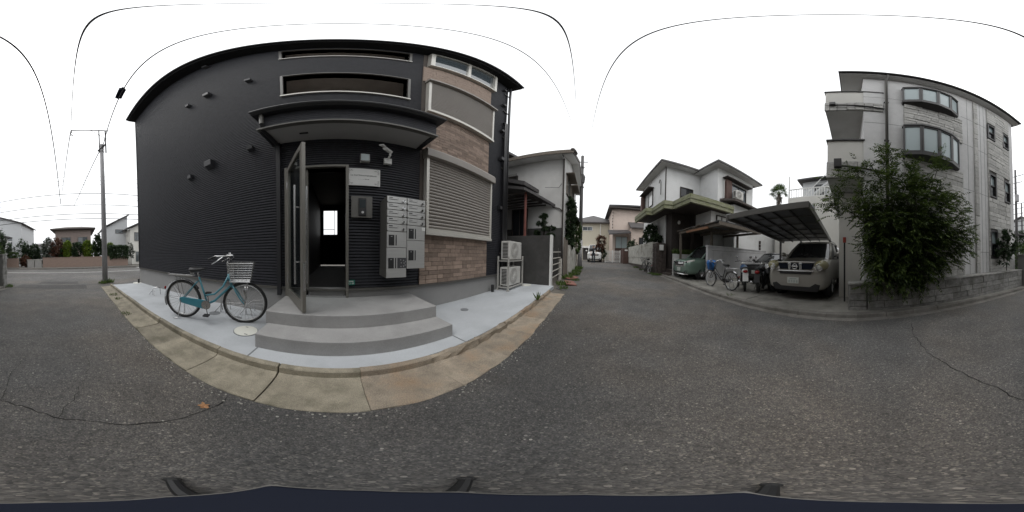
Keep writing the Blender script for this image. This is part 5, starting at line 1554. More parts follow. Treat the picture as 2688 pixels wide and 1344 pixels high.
# leafy shrub: long drooping compound leaves
sh = thing('leafy_shrub', 'large drooping leafy shrub overflowing the stone planter in front of bay windows', 'shrub', (-1.1, -3.7, .66))
tm = MB(); cm = MB()
tips = []
for i in range(17):
    a = 2 * math.pi * i / 17 + random.uniform(-.2, .2)
    ex = -1.05 + 1.35 * math.cos(a) * random.uniform(.4, 1.0); ey = -3.55 + .62 * math.sin(a) * random.uniform(.3, 1); ez = random.uniform(1.7, 3.7)
    ez = min(ez, 4.0 - abs(ex + 1.05) * .9)
    pts = limb(tm, (-1.1 + random.uniform(-.35, .35), -3.70, .6), (ex, min(max(ey, -3.8), -2.95), ez), .035, .008, 6, .05, 5)
    tips += pts[1:]
tips += [Vector((-.95, -3.6, 4.0)), Vector((-.9, -3.55, 3.6)), Vector((-1.95, -3.35, 3.7)), Vector((.3, -3.5, 2.4))]
limb(tm, (-1.0, -3.7, .6), (-.92, -3.6, 4.1), .03, .006, 6, .02, 6)
limb(tm, (-1.2, -3.7, .6), (-2.15, -3.4, 3.95), .03, .006, 6, .03, 6)
tm.build('trunk', 'bark', sh)
def spray(mb, p, d, L, nl, ll):
    q = p.copy(); d = d.normalized(); step = L / nl
    side = d.cross(Vector((0, 0, 1)))
    if side.length < .1: side = Vector((1, 0, 0))
    side.normalize()
    for i in range(nl):
        d = (d + Vector((0, 0, -.085))).normalized()
        q = q + d * step
        k_ = math.sin(math.pi * (i + 1.2) / (nl + 1.5))
        for s in (-1, 1):
            ld = (side * s + d * .55 + Vector((0, 0, -.25)) + rv() * .25).normalized()
            up = (Vector((0, 0, 1)) + rv() * .5).normalized()
            leaf(mb, q, ld, up, ll * k_ * random.uniform(.8, 1.2) + .012, ll * .40)
    leaf(mb, q, d, Vector((0, 0, 1)), ll, ll * .3)
def top_z(x):       # ragged outline of the bush
    return max(1.0, 3.3 - abs(x + 1.3) ** 1.9 * .50 + .22 * math.sin(x * 7.3) + .12 * math.sin(x * 17))
for i in range(2300):
    x = random.gauss(-1.6, .95)
    if not -3.15 < x < .45: continue
    zt0 = top_z(x)
    z = .55 + (zt0 - .55) * random.random() ** .75
    if z < 2.0 and x > -.32: continue
    if z > 2.2 and random.random() < .5: continue
    if x > -.1 and random.random() < .6: continue
    if x < -1.9 and z < .75 + (-1.9 - x) * .75: continue
    bulge = math.sin(math.pi * min(1, max(0, (z - .2) / 3.9)))
    y = -3.62 + random.uniform(-.2, .62) * bulge
    p = Vector((x, max(y, -3.85), z))
    d = Vector(((x + 1.2) * .55, .55, (z - 1.9) * .35 + .25)) + rv() * .75
    if p.y < -3.65 and d.y < 0: d.y = abs(d.y) * .4
    spray(cm, p, d, random.uniform(.2, .42), random.randint(7, 10), random.uniform(.065, .10))
for i in range(520):      # dense dark heart of the bush above the planter
    p = Vector((random.gauss(-1.35, .62), random.uniform(-3.85, -3.3), random.uniform(.6, 2.0)))
    if p.x > -.38 or (p.x < -1.8 and p.z < 1.0): continue
    d = Vector(((p.x + 1.3) * .5, .6, .1)) + rv() * .8
    spray(cm, p, d, random.uniform(.2, .36), random.randint(7, 10), random.uniform(.07, .10))
for b0 in tips:
    for i in range(14):
        p = b0 + Vector((random.gauss(0, .12), random.gauss(0, .1), random.gauss(0, .12)))
        p.y = max(p.y, -3.85)
        if p.z < 2.0 and p.x > -.32: continue
        d = Vector(((p.x + 1.1) * .4, .3, .5)) + rv() * .8
        spray(cm, p, d, random.uniform(.2, .4), random.randint(7, 10), random.uniform(.06, .09))
for (cx, cz) in ((-.86, 3.7), (-.84, 4.0), (-2.1, 3.75), (-2.2, 4.0), (-1.4, 3.6), (-.3, 3.3), (.15, 3.0), (.2, 2.5), (.3, 2.35), (-2.9, 2.6), (-3.0, 2.2), (-2.8, 1.6)):
    for i in range(16):
        p = Vector((cx + random.gauss(0, .1), -3.5 + random.gauss(0, .1), cz + random.gauss(0, .14)))
        d = Vector((random.uniform(-.8, .8) + (cx + 1.2) * .4, random.uniform(-.1, .6), .55))
        spray(cm, p, d, random.uniform(.18, .32), random.randint(6, 9), random.uniform(.055, .08))
cm.build('crown', 'leaf_main', sh)
tree('small_shrub', 'small loose shrub at the far end of the stone planter by lower window', 'shrub', (-5.35, -3.72, .66), [((-5.35, -3.60, 1.75), (.62, .3, .75)), ((-5.0, -3.62, 1.3), (.4, .25, .4))], .02, 'leaf_dark', .10, .05, 520, shell=.2)
tree('garden_bush', 'bright green bush behind the gate pillar at the street corner', 'bush', (-7.2, -4.4, gz(-7)), [((-7.2, -4.4, 1.2), (.7, .6, .8))], .03, 'leaf_mid', .09, .05, 900, shell=.4)
rp_ = thing('marker_post', 'thin dark post with red reflector beside the stone planter', 'post', (.12, -4.3, .08))
q = MB(); q.tube([(.12, -4.3, .05), (.12, -4.3, 1.78)], .022, 8); q.build('pole', 'black', rp_)
q = MB(); q.tube([(.12, -4.3, 1.66), (.12, -4.3, 1.80)], .045, 10); q.build('reflector', 'redrefl', rp_)

# ================================================================== SLOPING CARPORT OVER THE CAR
cp_ = thing('carport', 'sloping grey carport with smoky roof sheets over the bronze-grey car', 'carport', (2.2, -5.8, .08))
def cpz(y): return 2.52 + (y + 3.6) * .075
xl = lambda y: .93 - (y + 3.55) * .0; xr = lambda y: 3.40
ya, yb = -3.56, -8.0
q = MB(); q.hexa([(.98, ya, cpz(ya) - .02), (3.36, ya - .1, cpz(ya) - .02), (3.36, yb, cpz(yb) - .02), (.98, yb, cpz(yb) - .02), (.98, ya, cpz(ya)), (3.36, ya - .1, cpz(ya)), (3.36, yb, cpz(yb)), (.98, yb, cpz(yb))])
q.build('roof_sheet', 'polycarb', cp_)
q = MB(); q.hexa([(.90, ya + .02, cpz(ya) - .10), (3.44, ya - .08, cpz(ya) - .10), (3.44, ya - .14, cpz(ya) - .10), (.90, ya - .05, cpz(ya) - .10), (.90, ya + .02, cpz(ya) + .06), (3.44, ya - .08, cpz(ya) + .06), (3.44, ya - .14, cpz(ya) + .06), (.90, ya - .05, cpz(ya) + .06)])
q.build('front_beam', 'alu_dk', cp_, bevel=.006)
for x in (.93, 3.40):
    q = MB(); q.hexa([(x - .04, ya - .05, cpz(ya) - .11), (x + .04, ya - .05, cpz(ya) - .11), (x + .04, yb, cpz(yb) - .11), (x - .04, yb, cpz(yb) - .11), (x - .04, ya - .05, cpz(ya) + .05), (x + .04, ya - .05, cpz(ya) + .05), (x + .04, yb, cpz(yb) + .05), (x - .04, yb, cpz(yb) + .05)]); q.build('side_beam', 'alu_dk', cp_)
for i in range(1, 5):
    x = .98 + 2.38 * i / 5
    q = MB(); q.hexa([(x - .02, ya - .1, cpz(ya) - .07), (x + .02, ya - .1, cpz(ya) - .07), (x + .02, yb, cpz(yb) - .07), (x - .02, yb, cpz(yb) - .07), (x - .02, ya - .1, cpz(ya) - .021), (x + .02, ya - .1, cpz(ya) - .021), (x + .02, yb, cpz(yb) - .021), (x - .02, yb, cpz(yb) - .021)]); q.build('rafter', 'bronze', cp_)
for i in range(1, 6):
    y = ya + (yb - ya) * i / 6
    q = MB(); q.box(.98, 3.36, y - .015, y + .015, cpz(y) - .05, cpz(y) - .022); q.build('purlin', 'alu_dk', cp_)
for (x, y) in ((3.40, -7.6), (.88, -7.4)):
    q = MB(); q.box(x - .04, x + .04, y - .05, y + .05, .05, cpz(y) - .11); q.build('post', 'bronze' if x > 1 else 'alu_dk', cp_)

# back building with roof terrace
bk = thing('terrace_building', 'cream building with white railed roof terrace behind the sloping carport', 'building', (3.5, -15, .2))
w = MB(); w.box(.3, 4.6, -11.6, -17, 0, 6.1); w.box(4.6, 6.1, -12.4, -17, 0, 4.4); w.build('wall', 'cream', bk)
for x in (2.75, 3.05): pass
q = MB(); q.box(2.5, 3.3, -11.57, -11.62, 4.3, 5.4); wn = q.build('window', 'bronze', bk); MB().box(2.56, 3.24, -11.55, -11.569, 4.36, 5.34).build('pane', 'glass_win', wn)
q = MB(); q.box(4.0, 4.5, -11.57, -11.62, 4.2, 5.6); wn = q.build('window', 'bronze', bk); MB().box(4.05, 4.45, -11.55, -11.569, 4.26, 5.54).build('pane', 'glass_frost', wn)
q = MB(); q.box(1.0, 3.9, -13.2, -16.5, 6.1, 8.3); q.build('penthouse', 'hazewhite', bk)
q = MB(); q.hexa([(.8, -12.6, 8.35), (4.2, -12.6, 8.2), (4.2, -16.8, 8.2), (.8, -16.8, 8.35), (.8, -12.6, 8.5), (4.2, -12.6, 8.35), (4.2, -16.8, 8.35), (.8, -16.8, 8.5)]); q.build('roof', 'roofdk', bk)
q = MB(); q.box(2.1, 2.9, -13.17, -13.22, 6.2, 7.9); q.build('terrace_door', 'glass_dk', bk)
q = MB()
for i in range(22):
    x = .4 + 4.15 * i / 21; q.box(x - .02, x + .02, -11.66, -11.70, 6.1, 6.85)
each(q, 'baluster', 'white', bk)
q = MB(); q.box(.3, 4.6, -11.64, -11.72, 6.85, 6.92); q.box(.3, 4.6, -11.64, -11.72, 6.12, 6.17); q.box(4.5, 4.58, -11.62, -11.74, 6.1, 8.2); each(q, 'rail', 'white', bk)
q = MB(); q.tube([(3.6, -12.2, 6.2), (1.2, -12.4, 9.2)], .03, 6); q.build('stair_rail', 'white', bk)
q = MB(); q.hexa([(3.0, -12.2, 6.2), (3.2, -12.2, 6.2), (1.0, -12.2, 8.3), (.8, -12.2, 8.3), (3.0, -13.0, 6.2), (3.2, -13.0, 6.2), (1.0, -13.0, 8.3), (.8, -13.0, 8.3)]); q.build('stair', 'hazewhite', bk)

# ================================================================== WHITE HOUSE WITH MOSSY FASCIA (south-east)
we = thing('white_house', 'white two-storey house with mossy green fascia band over a dark porch', 'house', (9.5, -7, .5))
ZE = 7.5
def wallbox(name, m, *a): 
    return MB().box(*a).build(name, m, we)
wallbox('wall', 'stucco', 9.0, 13.4, -4.2, -10.6, 4.2, ZE)
wallbox('wall', 'stucco', 7.2, 9.0, -6.8, -10.6, 4.2, ZE)
wallbox('wall', 'stucco', 9.05, 13.4, -4.25, -10.6, .9, 4.2)
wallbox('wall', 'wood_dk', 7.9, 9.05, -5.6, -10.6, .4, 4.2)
wallbox('wall', 'stucco', 7.25, 7.9, -6.3, -10.5, .4, 3.9)
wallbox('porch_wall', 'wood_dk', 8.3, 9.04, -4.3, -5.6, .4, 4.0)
# ridged roof: hip over both wings
def hip(x0, x1, y0, y1, z, rise, name='roof', ov=.0):
    ym = (y0 + y1) / 2; dx = (y0 - y1) / 2
    q = MB()
    xa, xb = x0 + dx * .9, x1 - dx * .9
    if xa > xb: xa = xb = (x0 + x1) / 2
    v = [(x0, y0, z), (x1, y0, z), (x1, y1, z), (x0, y1, z), (x0, y0, z + .14), (x1, y0, z + .14), (x1, y1, z + .14), (x0, y1, z + .14), (xa, ym, z + rise), (xb, ym, z + rise)]
    q.add(v, [(0, 3, 2, 1), (0, 1, 5, 4), (1, 2, 6, 5), (2, 3, 7, 6), (3, 0, 4, 7), (4, 5, 9, 8), (5, 6, 9), (6, 7, 8, 9), (7, 4, 8)])
    return q
hip(8.44, 14.0, -3.62, -11.1, ZE - .06, 1.1).build('roof', 'tile', we)
hip(6.6, 9.2, -6.25, -11.1, ZE - .064, .8).build('roof', 'tile', we)
wallbox('eave_soffit', 'stucco2', 8.5, 13.9, -3.68, -4.19, ZE - .10, ZE - .065)
wallbox('eave_soffit', 'stucco2', 8.5, 8.99, -4.19, -6.2, ZE - .10, ZE - .065)
wallbox('eave_soffit', 'stucco2', 6.66, 9.0, -6.3, -6.79, ZE - .105, ZE - .069)
wallbox('eave_soffit', 'stucco2', 6.66, 7.19, -6.79, -11, ZE - .105, ZE - .069)
# stepped mossy fascia band
poly = [(6.0, -6.95), (6.03, -4.05), (7.5, -3.96), (7.55, -3.46), (9.2, -3.44), (9.25, -3.06), (11.9, -3.06)]
fz0, fz1 = 3.82, 4.26
for (a, b2) in zip(poly, poly[1:]):
    a = Vector((*a, 0)); b2 = Vector((*b2, 0)); dd = (b2 - a).normalized(); nn = Vector((-dd.y, dd.x, 0))
    for (s, za, zb, o) in ((0, fz0, fz0 + .20, .0), (1, fz0 + .205, fz1, .03)):
        p_ = [a - dd * .0 + nn * o, b2 + dd * .0 + nn * o, b2 - nn * .14, a - nn * .14]
        q = MB(); q.hexa([(v.x, v.y, za) for v in p_] + [(v.x, v.y, zb) for v in p_]); q.build('fascia', 'moss', we)
q = MB(); q.prism([(6.1, -6.9), (6.13, -4.15), (7.6, -4.06), (7.65, -3.56), (9.3, -3.54), (9.35, -3.16), (11.8, -3.16), (11.8, -4.2), (8.95, -4.2), (8.95, -6.9)], fz1 - .04, fz1 - .005); q.build('porch_roof', 'roofdk', we)
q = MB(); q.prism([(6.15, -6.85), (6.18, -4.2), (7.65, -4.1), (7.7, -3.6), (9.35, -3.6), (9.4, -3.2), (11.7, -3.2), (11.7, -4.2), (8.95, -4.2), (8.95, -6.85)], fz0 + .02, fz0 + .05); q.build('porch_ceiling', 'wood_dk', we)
def win(x0, x1, y, z0, z1, m='glass_win', fr='wood_dk', mull=1, ax='y', parent=None, s=1):
    """window in a wall; ax 'y': wall faces s*y, ax 'x': wall faces s*x (then x0,x1 are y)"""
    t_ = .05
    def bx(a, b2, d0, d1, c, d_):
        return (a, b2, y + s * d0, y + s * d1, c, d_) if ax == 'y' else (y + s * d0, y + s * d1, a, b2, c, d_)
    q = MB(); q.box(*bx(x0 - t_, x0, -.02, .07, z0 - t_, z1 + t_)); q.box(*bx(x1, x1 + t_, -.02, .07, z0 - t_, z1 + t_)); q.box(*bx(x0, x1, -.02, .07, z0 - t_, z0)); q.box(*bx(x0, x1, -.02, .07, z1, z1 + t_))
    o = q.build('window', fr, parent or we)
    n = mull + 1
    for i in range(n):
        a = x0 + (x1 - x0) * i / n; b2 = x0 + (x1 - x0) * (i + 1) / n
        MB().box(*bx(a + .015, b2 - .015, .01, .02, z0, z1)).build('pane', m, o)
        if i: MB().box(*bx(a - .02, a + .02, -.01, .05, z0, z1)).build('mullion', fr, o)
    return o
win(-6.15, -5.25, 9.0, 5.1, 6.0, 'glass_dk', 'wood_dk', 0, 'x', s=-1)
wb = win(11.2, 12.9, -4.2, 5.2, 6.45, 'glass_bright', 'wood_dk', 1, 'y', s=1)
MB().box(11.0, 13.3, -4.19, -3.75, 6.55, 6.62).build('window_hood', 'wood_dk', we)
MB().box(12.95, 13.4, -4.19, -3.9, 5.1, 6.5).build('shutter_case', 'brownwall', we)
q = MB(); q.tube([(9.7, -4.16, 5.5), (9.7, -4.16, 6.5), (9.85, -4.16, 6.75), (10.0, -4.16, 6.5)], .025, 6); q.build('wall_vent_pipe', 'alu_dk', we)
q = MB(); q.tube([(8.97, -4.17, 4.5), (8.97, -4.17, 7.35)], .04, 8); q.tube([(8.97, -4.17, 4.5), (8.95, -5.3, 4.28)], .04, 8); q.build('downpipe', 'wood_dk', we)
win(-9.6, -7.9, 7.2, 5.0, 6.5, 'glass_win', 'wood_dk', 1, 'x', s=-1)
MB().box(6.95, 7.19, -7.35, -7.85, 4.95, 6.6).build('shutter_case', 'brownwall', we)
q = MB(); q.tube([(7.14, -7.3, 5.2), (7.14, -7.3, 6.5), (7.1, -7.6, 6.75)], .035, 6); q.build('pipe', 'white', we)
q = MB(); q.box(6.75, 7.19, -7.2, -9.9, 6.7, 6.76); q.build('window_hood', 'wood_dk', we)
# side annex with lean-to roof
wallbox('annex_wall', 'stucco', 6.35, 7.2, -7.4, -13.5, .2, 4.6)
q = MB(); q.hexa([(5.95, -7.0, 4.66), (7.19, -7.0, 4.95), (7.19, -11.1, 4.95), (5.95, -11.1, 4.66), (5.95, -7.0, 4.78), (7.19, -7.0, 5.1), (7.19, -11.1, 5.1), (5.95, -11.1, 4.78)]); q.build('annex_roof', 'tilebrown', we)
wallbox('porch_bay', 'stucco', 6.5, 7.89, -5.7, -6.95, 2.85, 3.83)
win(-6.85, -6.1, 6.5, 2.95, 3.6, 'glass_bright', 'wood_dk', 1, 'x', s=-1)
q = MB(); q.ell((8.24, -4.75, 3.3), (.09, .09, .12), 10, 8); q.build('porch_lamp', 'white', we)
ac('ac_unit', 'air conditioner outdoor unit high on the white house wall by upstairs window', 6.5, -7.75, 5.22, W=.74, H=.58, Dp=.3, rz=R(-90))
q = MB(); q.box(6.48, 7.18, -7.8, -8.45, 5.16, 5.215); q.build('wall_bracket', 'stand', we)

# retaining wall up the alley, with gate post, steps, planter
rw = thing('retaining_wall', 'stained white block retaining wall along the alley below dark shrub', 'wall', (12, -3.6, .2))
q = MB(); q.box(9.4, 16.3, -3.62, -3.9, .0, 2.15); rwc = q.build('core', 'oldwhite', rw)
ur = unit_block('wall_block', 'oldwhite', .04)
for j in range(5):
    z0 = 1.18 + j * .2
    x = 9.4 - (.2 if j % 2 else 0)
    while x < 16.25:
        a = max(x, 9.4); e = min(x + .42, 16.3)
        if e - a > .05: piece('wall_block', ur, rwc, ((a + e) / 2, -3.60, z0 + .1), (e - a - .012, .04 + random.uniform(0, .02), .188), (0, 0, math.pi))
        x += .42
q = MB(); q.box(9.4, 16.3, -3.57, -3.62, 0, .62); q.build('plinth', 'darkstone', rw)
dp_ = thing('stone_gatepost', 'dark rough stone gatepost with white mailbox beside porch steps', 'gatepost', (9.0, -3.85, .2))
q = MB(); q.box(8.72, 9.38, -3.63, -4.2, .0, 2.05); pc = q.build('post', 'darkstone', dp_, bevel=.03)
ud = unit_block('post_stone', 'darkstone', .06)
for j in range(7):
    for i in range(2):
        piece('post_stone', ud, pc, (8.89 + .33 * i, -3.60, .24 + j * .28), (.30, .06, .26), (0, 0, math.pi))
        piece('post_stone', ud, pc, (8.70, -3.77 - .27 * i, .24 + j * .28), (.25, .06, .26), (0, 0, -math.pi / 2))
q = MB(); q.box(8.63, 8.67, -3.72, -3.98, 1.62, 1.95); q.build('letter_box', 'white', dp_, bevel=.01)
sp = thing('porch_steps', 'dark stone steps climbing between the gatepost and white planter', 'steps', (8.3, -4.4, .2))
for i in range(6):
    MB().box(7.95, 8.7, -3.86 - .3 * i, -5.9, .1 + .0 * i, gz(8.3) + .19 * (i + 1)).build('step', 'darkstone', sp, bevel=.01)
pt = thing('white_planter', 'white box planter with green herbs beside the green minivan', 'planter', (7.85, -4.6, .2))
MB().box(7.78, 7.94, -4.2, -6.0, .1, 1.42).build('box', 'stucco2', pt)
q = MB()
for i in range(14): weeds(q, (7.86, -4.25 - i * .11, 1.42), .12, 26, .3)
q.build('herbs', 'weed', pt)
tree('dark_shrub', 'dark unkempt shrub behind the stained white retaining wall', 'shrub', (10.6, -3.95, 1.9), [((10.6, -3.85, 2.75), (.95, .35, .75)), ((9.7, -3.9, 2.4), (.5, .3, .4))], .04, 'leaf_dark', .12, .05, 1300, shell=.3)

# rough wooden carport over the minivan
rc = thing('wooden_carport', 'rough weathered wooden carport roof over the green minivan', 'carport', (6, -5.9, .2))
for i in range(11):
    x0 = 4.55 + i * .30
    q = MB(); zf = 2.70 + random.uniform(-.03, .03)
    q.hexa([(x0, -4.42 + random.uniform(-.06, .06), zf), (x0 + .31, -4.40, zf - .02), (x0 + .31, -7.5, zf + .02), (x0, -7.5, zf + .04), (x0, -4.42, zf + .03), (x0 + .31, -4.40, zf + .012), (x0 + .31, -7.5, zf + .05), (x0, -7.5, zf + .07)])
    q.build('roof_board', 'wood' if i % 3 else 'polycarb', rc)
for y in (-4.55, -6.0, -7.4): MB().box(4.55, 7.8, y - .045, y + .045, 2.54, 2.66).build('beam', 'wood', rc)
MB().box(5.3, 7.0, -4.52, -4.47, 2.50, 2.60).build('orange_board', 'orange', rc)
for x, y in ((7.75, -4.6), (5.98, -5.3), (5.98, -7.3), (7.75, -7.4)): MB().box(x - .05, x + .05, y - .05, y + .05, .1, 2.54).build('post', 'wood', rc)
q = MB(); q.box(4.53, 4.57, -4.42, -7.5, 2.55, 2.70); q.build('side_board', 'wood', rc)

bw = thing('block_wall', 'smooth grey-white block wall behind the parked bicycle and motorcycles', 'wall', (5.8, -7.3, .1))
q = MB(); q.box(5.72, 5.86, -4.85, -10.2, .0, 1.74); bwc = q.build('wall_body', 'blockwall', bw, bevel=.012)
MB().box(5.70, 5.88, -4.83, -10.2, 1.745, 1.82).build('coping', 'blockwall', bw, bevel=.01)
for i in range(8): MB().box(5.716, 5.719, -5.2 - i * .62, -5.21 - i * .62, .1, 1.6).build('joint', 'clad_joint', bwc)
MB().box(5.714, 5.719, -5.1, -9.8, 1.58, 1.60).build('joint', 'clad_joint', bwc)
# fence boards behind the block wall (dim yard)
q = thing('yard_fence', 'dark board fence in the dim yard behind the block wall', 'fence', (6.1, -9.6, .2))
for i in range(9): MB().box(6.2, 7.2, -10.25 - .0, -10.29, .25 + i * .26, .48 + i * .26).build('board', 'wood_dk', q)

# palm behind
pm = thing('palm_tree', 'shaggy fan palm rising behind the white house and carport', 'palm tree', (8.0, -17.3, .2))
q = MB(); q.tube([(7.95, -17.3, .1), (8.0, -17.3, 3.0), (8.0, -17.3, 9.2)], [.2, .17, .2], 10); q.build('trunk', 'bark', pm)
q = MB()
for i in range(90):
    z = random.uniform(7.4, 9.1); a = random.random() * 6.28; p = Vector((8 + .2 * math.cos(a), -17.3 + .2 * math.sin(a), z)); leaf(q, p, Vector((math.cos(a) * .5, math.sin(a) * .5, -1)).normalized(), Vector((math.cos(a), math.sin(a), .3)), .55, .10)
q.build('dead_skirt', 'wood', pm)
q = MB()
for i in range(34):
    a = random.random() * 6.28; el = random.uniform(-.45, 1.3); d = Vector((math.cos(a) * math.cos(el), math.sin(a) * math.cos(el), math.sin(el)))
    c = Vector((8, -17.3, 9.4)) + d * random.uniform(.6, .85)
    q.tube([(8, -17.3, 9.3), c], .018, 4)
    s1 = d.cross(Vector((0, 0, 1))).normalized(); s2 = s1.cross(d).normalized()
    for k_ in range(17):
        w_ = R(-100 + 200 * k_ / 16); ld = (d * math.cos(w_) + s1 * math.sin(w_) + Vector((0, 0, -.25))).normalized(); leaf(q, c, ld, s2, .74 * random.uniform(.8, 1.15), .055)
q.build('crown', 'leaf_mid', pm)

# ================================================================== NEIGHBOUR HOUSE (north-east)
nb = thing('tiled_house', 'grey-white two-storey house with dark tiled porch roof beside the dark building', 'house', (10.5, 4, .2))
def nbx(name, m, *a, **k): return MB().box(*a).build(name, m, nb, **k)
nbx('wall', 'stucco2', 7.85, 13.4, 1.55, 9, .2, 6.8)
# gable ends east-west, ridge runs along y; eaves on west and east
q = MB(); q.prism_y([(7.30, 6.62), (7.30, 6.80), (10.6, 8.15), (13.9, 6.80), (13.9, 6.62), (10.6, 7.95)], 1.02, 9.3); q.build('roof', 'tilebrown', nb)
q = MB(); q.prism_y([(7.85, 6.8), (13.4, 6.8), (10.6, 7.94)], 1.56, 1.70); q.build('gable', 'stucco2', nb)
q = MB()
for i in range(4): q.ell((7.5 + i * .2, 1.0, 6.85 + i * .08), (.1, .1, .1), 8, 6)
q.ell((7.33, 1.05, 6.80), (.13, .12, .12), 8, 6); each(q, 'ridge_tile', 'tilebrown', nb)
q = MB(); q.prism_y([(7.36, 6.58), (7.36, 6.60), (10.6, 7.93), (13.84, 6.60), (13.84, 6.58), (10.6, 7.90)], 1.06, 1.545); q.build('gable_soffit', 'stucco', nb)
nbx('eave_soffit', 'stucco', 7.32, 7.849, 1.56, 9.2, 6.56, 6.60)
nbx('eave_board', 'wood', 7.26, 7.31, 1.0, 9.3, 6.58, 6.80)
nbx('lower_wall', 'darkwall', 7.80, 7.849, 1.53, 5, .2, 2.55)
# upper wing to the left, set back
nbx('wing_wall', 'stucco2', 7.4, 7.84, 4.7, 9, .2, 7.2)
q = MB(); q.hexa([(6.8, 4.3, 7.1), (9, 4.3, 7.6), (9, 9.3, 7.6), (6.8, 9.3, 7.1), (6.8, 4.3, 7.25), (9, 4.3, 7.8), (9, 9.3, 7.8), (6.8, 9.3, 7.25)]); q.build('wing_roof', 'tile', nb)
# porch roof: two tiers of tile on a red post
q = MB(); q.hexa([(5.95, 2.75, 3.95), (7.8, 1.9, 3.65), (7.8, 5.2, 4.9), (5.95, 5.2, 4.6), (5.95, 2.75, 4.08), (7.8, 1.9, 3.78), (7.8, 5.2, 5.05), (5.95, 5.2, 4.75)]); q.build('porch_roof', 'tile', nb)
q = MB(); q.hexa([(6.3, 2.9, 4.35), (7.75, 2.75, 4.45), (7.75, 5.2, 5.3), (6.3, 5.2, 5.2), (6.3, 2.9, 4.55), (7.75, 2.75, 4.65), (7.75, 5.2, 5.5), (6.3, 5.2, 5.4)]); q.build('porch_roof', 'tile', nb)
for i in range(7):
    q = MB(); y = 2.9 + i * .36; q.tube([(6.0, y, 4.12 + i * .10), (7.8, y - .15, 4.0 + i * .13)], .035, 6); q.build('tile_rib', 'tile', nb)
for i in range(6): MB().box(6.1 + i * .28, 6.16 + i * .28, 2.8 - i * .1, 5.1, 3.84 - i * .04, 3.92 - i * .04).build('rafter', 'wood_dk', nb)
q = MB(); q.cyl((6.35, 2.85, .2), (6.35, 2.85, 4.0), .055, 10); q.build('porch_post', 'redwood', nb)
nbx('post_sleeve', 'pole', 6.28, 6.42, 2.78, 2.92, .2, 1.9)
# windows: small grille window upstairs, door recess, street side windows
o = win(4.05, 4.60, 7.85, 4.95, 5.75, 'glass_dk', 'wood_dk', 0, 'x', parent=nb, s=-1)
for i in range(9):
    q = MB(); y = 4.05 + i * .07; q.tube([(7.74, y, 4.85), (7.74, y, 5.92)], .012, 5); q.build('window_bar', 'wood_dk', o)
o = win(3.4, 4.2, 7.79, 2.2, 3.6, 'glass_dk', 'wood_dk', 1, 'x', parent=nb, s=-1)
for x in (8.8, 10.6):
    win(x, x + 1.2, 1.55, 4.8, 5.9, 'glass_win', 'wood', 1, 'y', parent=nb, s=-1)
    nbx('window_hood', 'wood', x - .2, x + 1.4, 1.1, 1.549, 6.0, 6.06)
nbx('wall_cabinet', 'wood', 9.9, 11.9, 1.25, 1.549, 4.6, 4.75)
q = MB(); q.tube([(7.80, 1.52, .8), (7.80, 1.52, 3.9), (7.80, 1.52, 6.55)], .04, 8); q.build('downpipe', 'wood_dk', nb)
q = MB(); q.tube([(7.82, 2.05, 3.66), (7.80, 1.7, 3.55), (7.80, 1.52, 3.4)], .03, 6); q.build('downpipe', 'wood_dk', nb)
q = MB(); q.tube([(7.6, 2.4, 4.7), (7.8, 1.75, 4.72), (7.8, 1.6, 4.95)], .012, 5); q.build('service_cable', 'wire', nb)
q = MB(); q.hexa([(10.2, .95, 3.5), (13.2, .95, 3.5), (13.2, 1.54, 3.9), (10.2, 1.54, 3.9), (10.2, .95, 3.6), (13.2, .95, 3.6), (13.2, 1.54, 4.05), (10.2, 1.54, 4.05)]); q.build('street_canopy', 'tile', nb)

dw = thing('dark_wall', 'dark stained concrete boundary wall at the end of the forecourt', 'wall', (5.3, 2.6, .1))
q = MB(); q.box(5.28, 5.42, 1.44, 6.5, -.1, 1.86); q.build('wall_body', 'darkwall', dw, bevel=.01)
MB().box(5.25, 5.44, 1.37, 1.435, .05, 1.88).build('end_post', 'white', dw)
# concrete yard strip and gate
fg = thing('bar_gate', 'low pale metal bar gate between the dark wall and wooden boards', 'gate', (6.2, 1.45, .2))
for i in range(5): 
    q = MB(); q.tube([(5.5, 1.42, .38 + i * .23), (7.0, 1.42, .42 + i * .23)], .018, 6); q.build('bar', 'alu', fg)
for x in (6.55,): q = MB(); q.tube([(x, 1.42, .2), (x, 1.42, 1.5)], .015, 6); q.build('upright', 'alu_dk', fg)
MB().box(6.98, 7.10, 1.36, 1.48, .1, 1.05).build('gate_post', 'alu', fg)
wp = thing('board_fence', 'weathered upright wooden boards beside the bar gate', 'fence', (7.5, 1.4, .2))
for i in range(6):
    MB().box(7.35 + i * .17, 7.50 + i * .17, 1.30 + random.uniform(-.02, .02), 1.36, .1, 1.95 + random.uniform(-.15, .1)).build('board', 'wood', wp)
sw = thing('garden_wall', 'short pale garden wall running up the alley beyond wooden boards', 'wall', (10, 1.3, .2))
q = MB(); q.hexa([(8.5, 1.22, .0), (12.2, 1.22, .0), (12.2, 1.4, .0), (8.5, 1.4, .0), (8.5, 1.22, 1.75), (12.2, 1.22, 1.75), (12.2, 1.4, 1.75), (8.5, 1.4, 1.75)]); q.build('wall_body', 'oldwhite', sw)
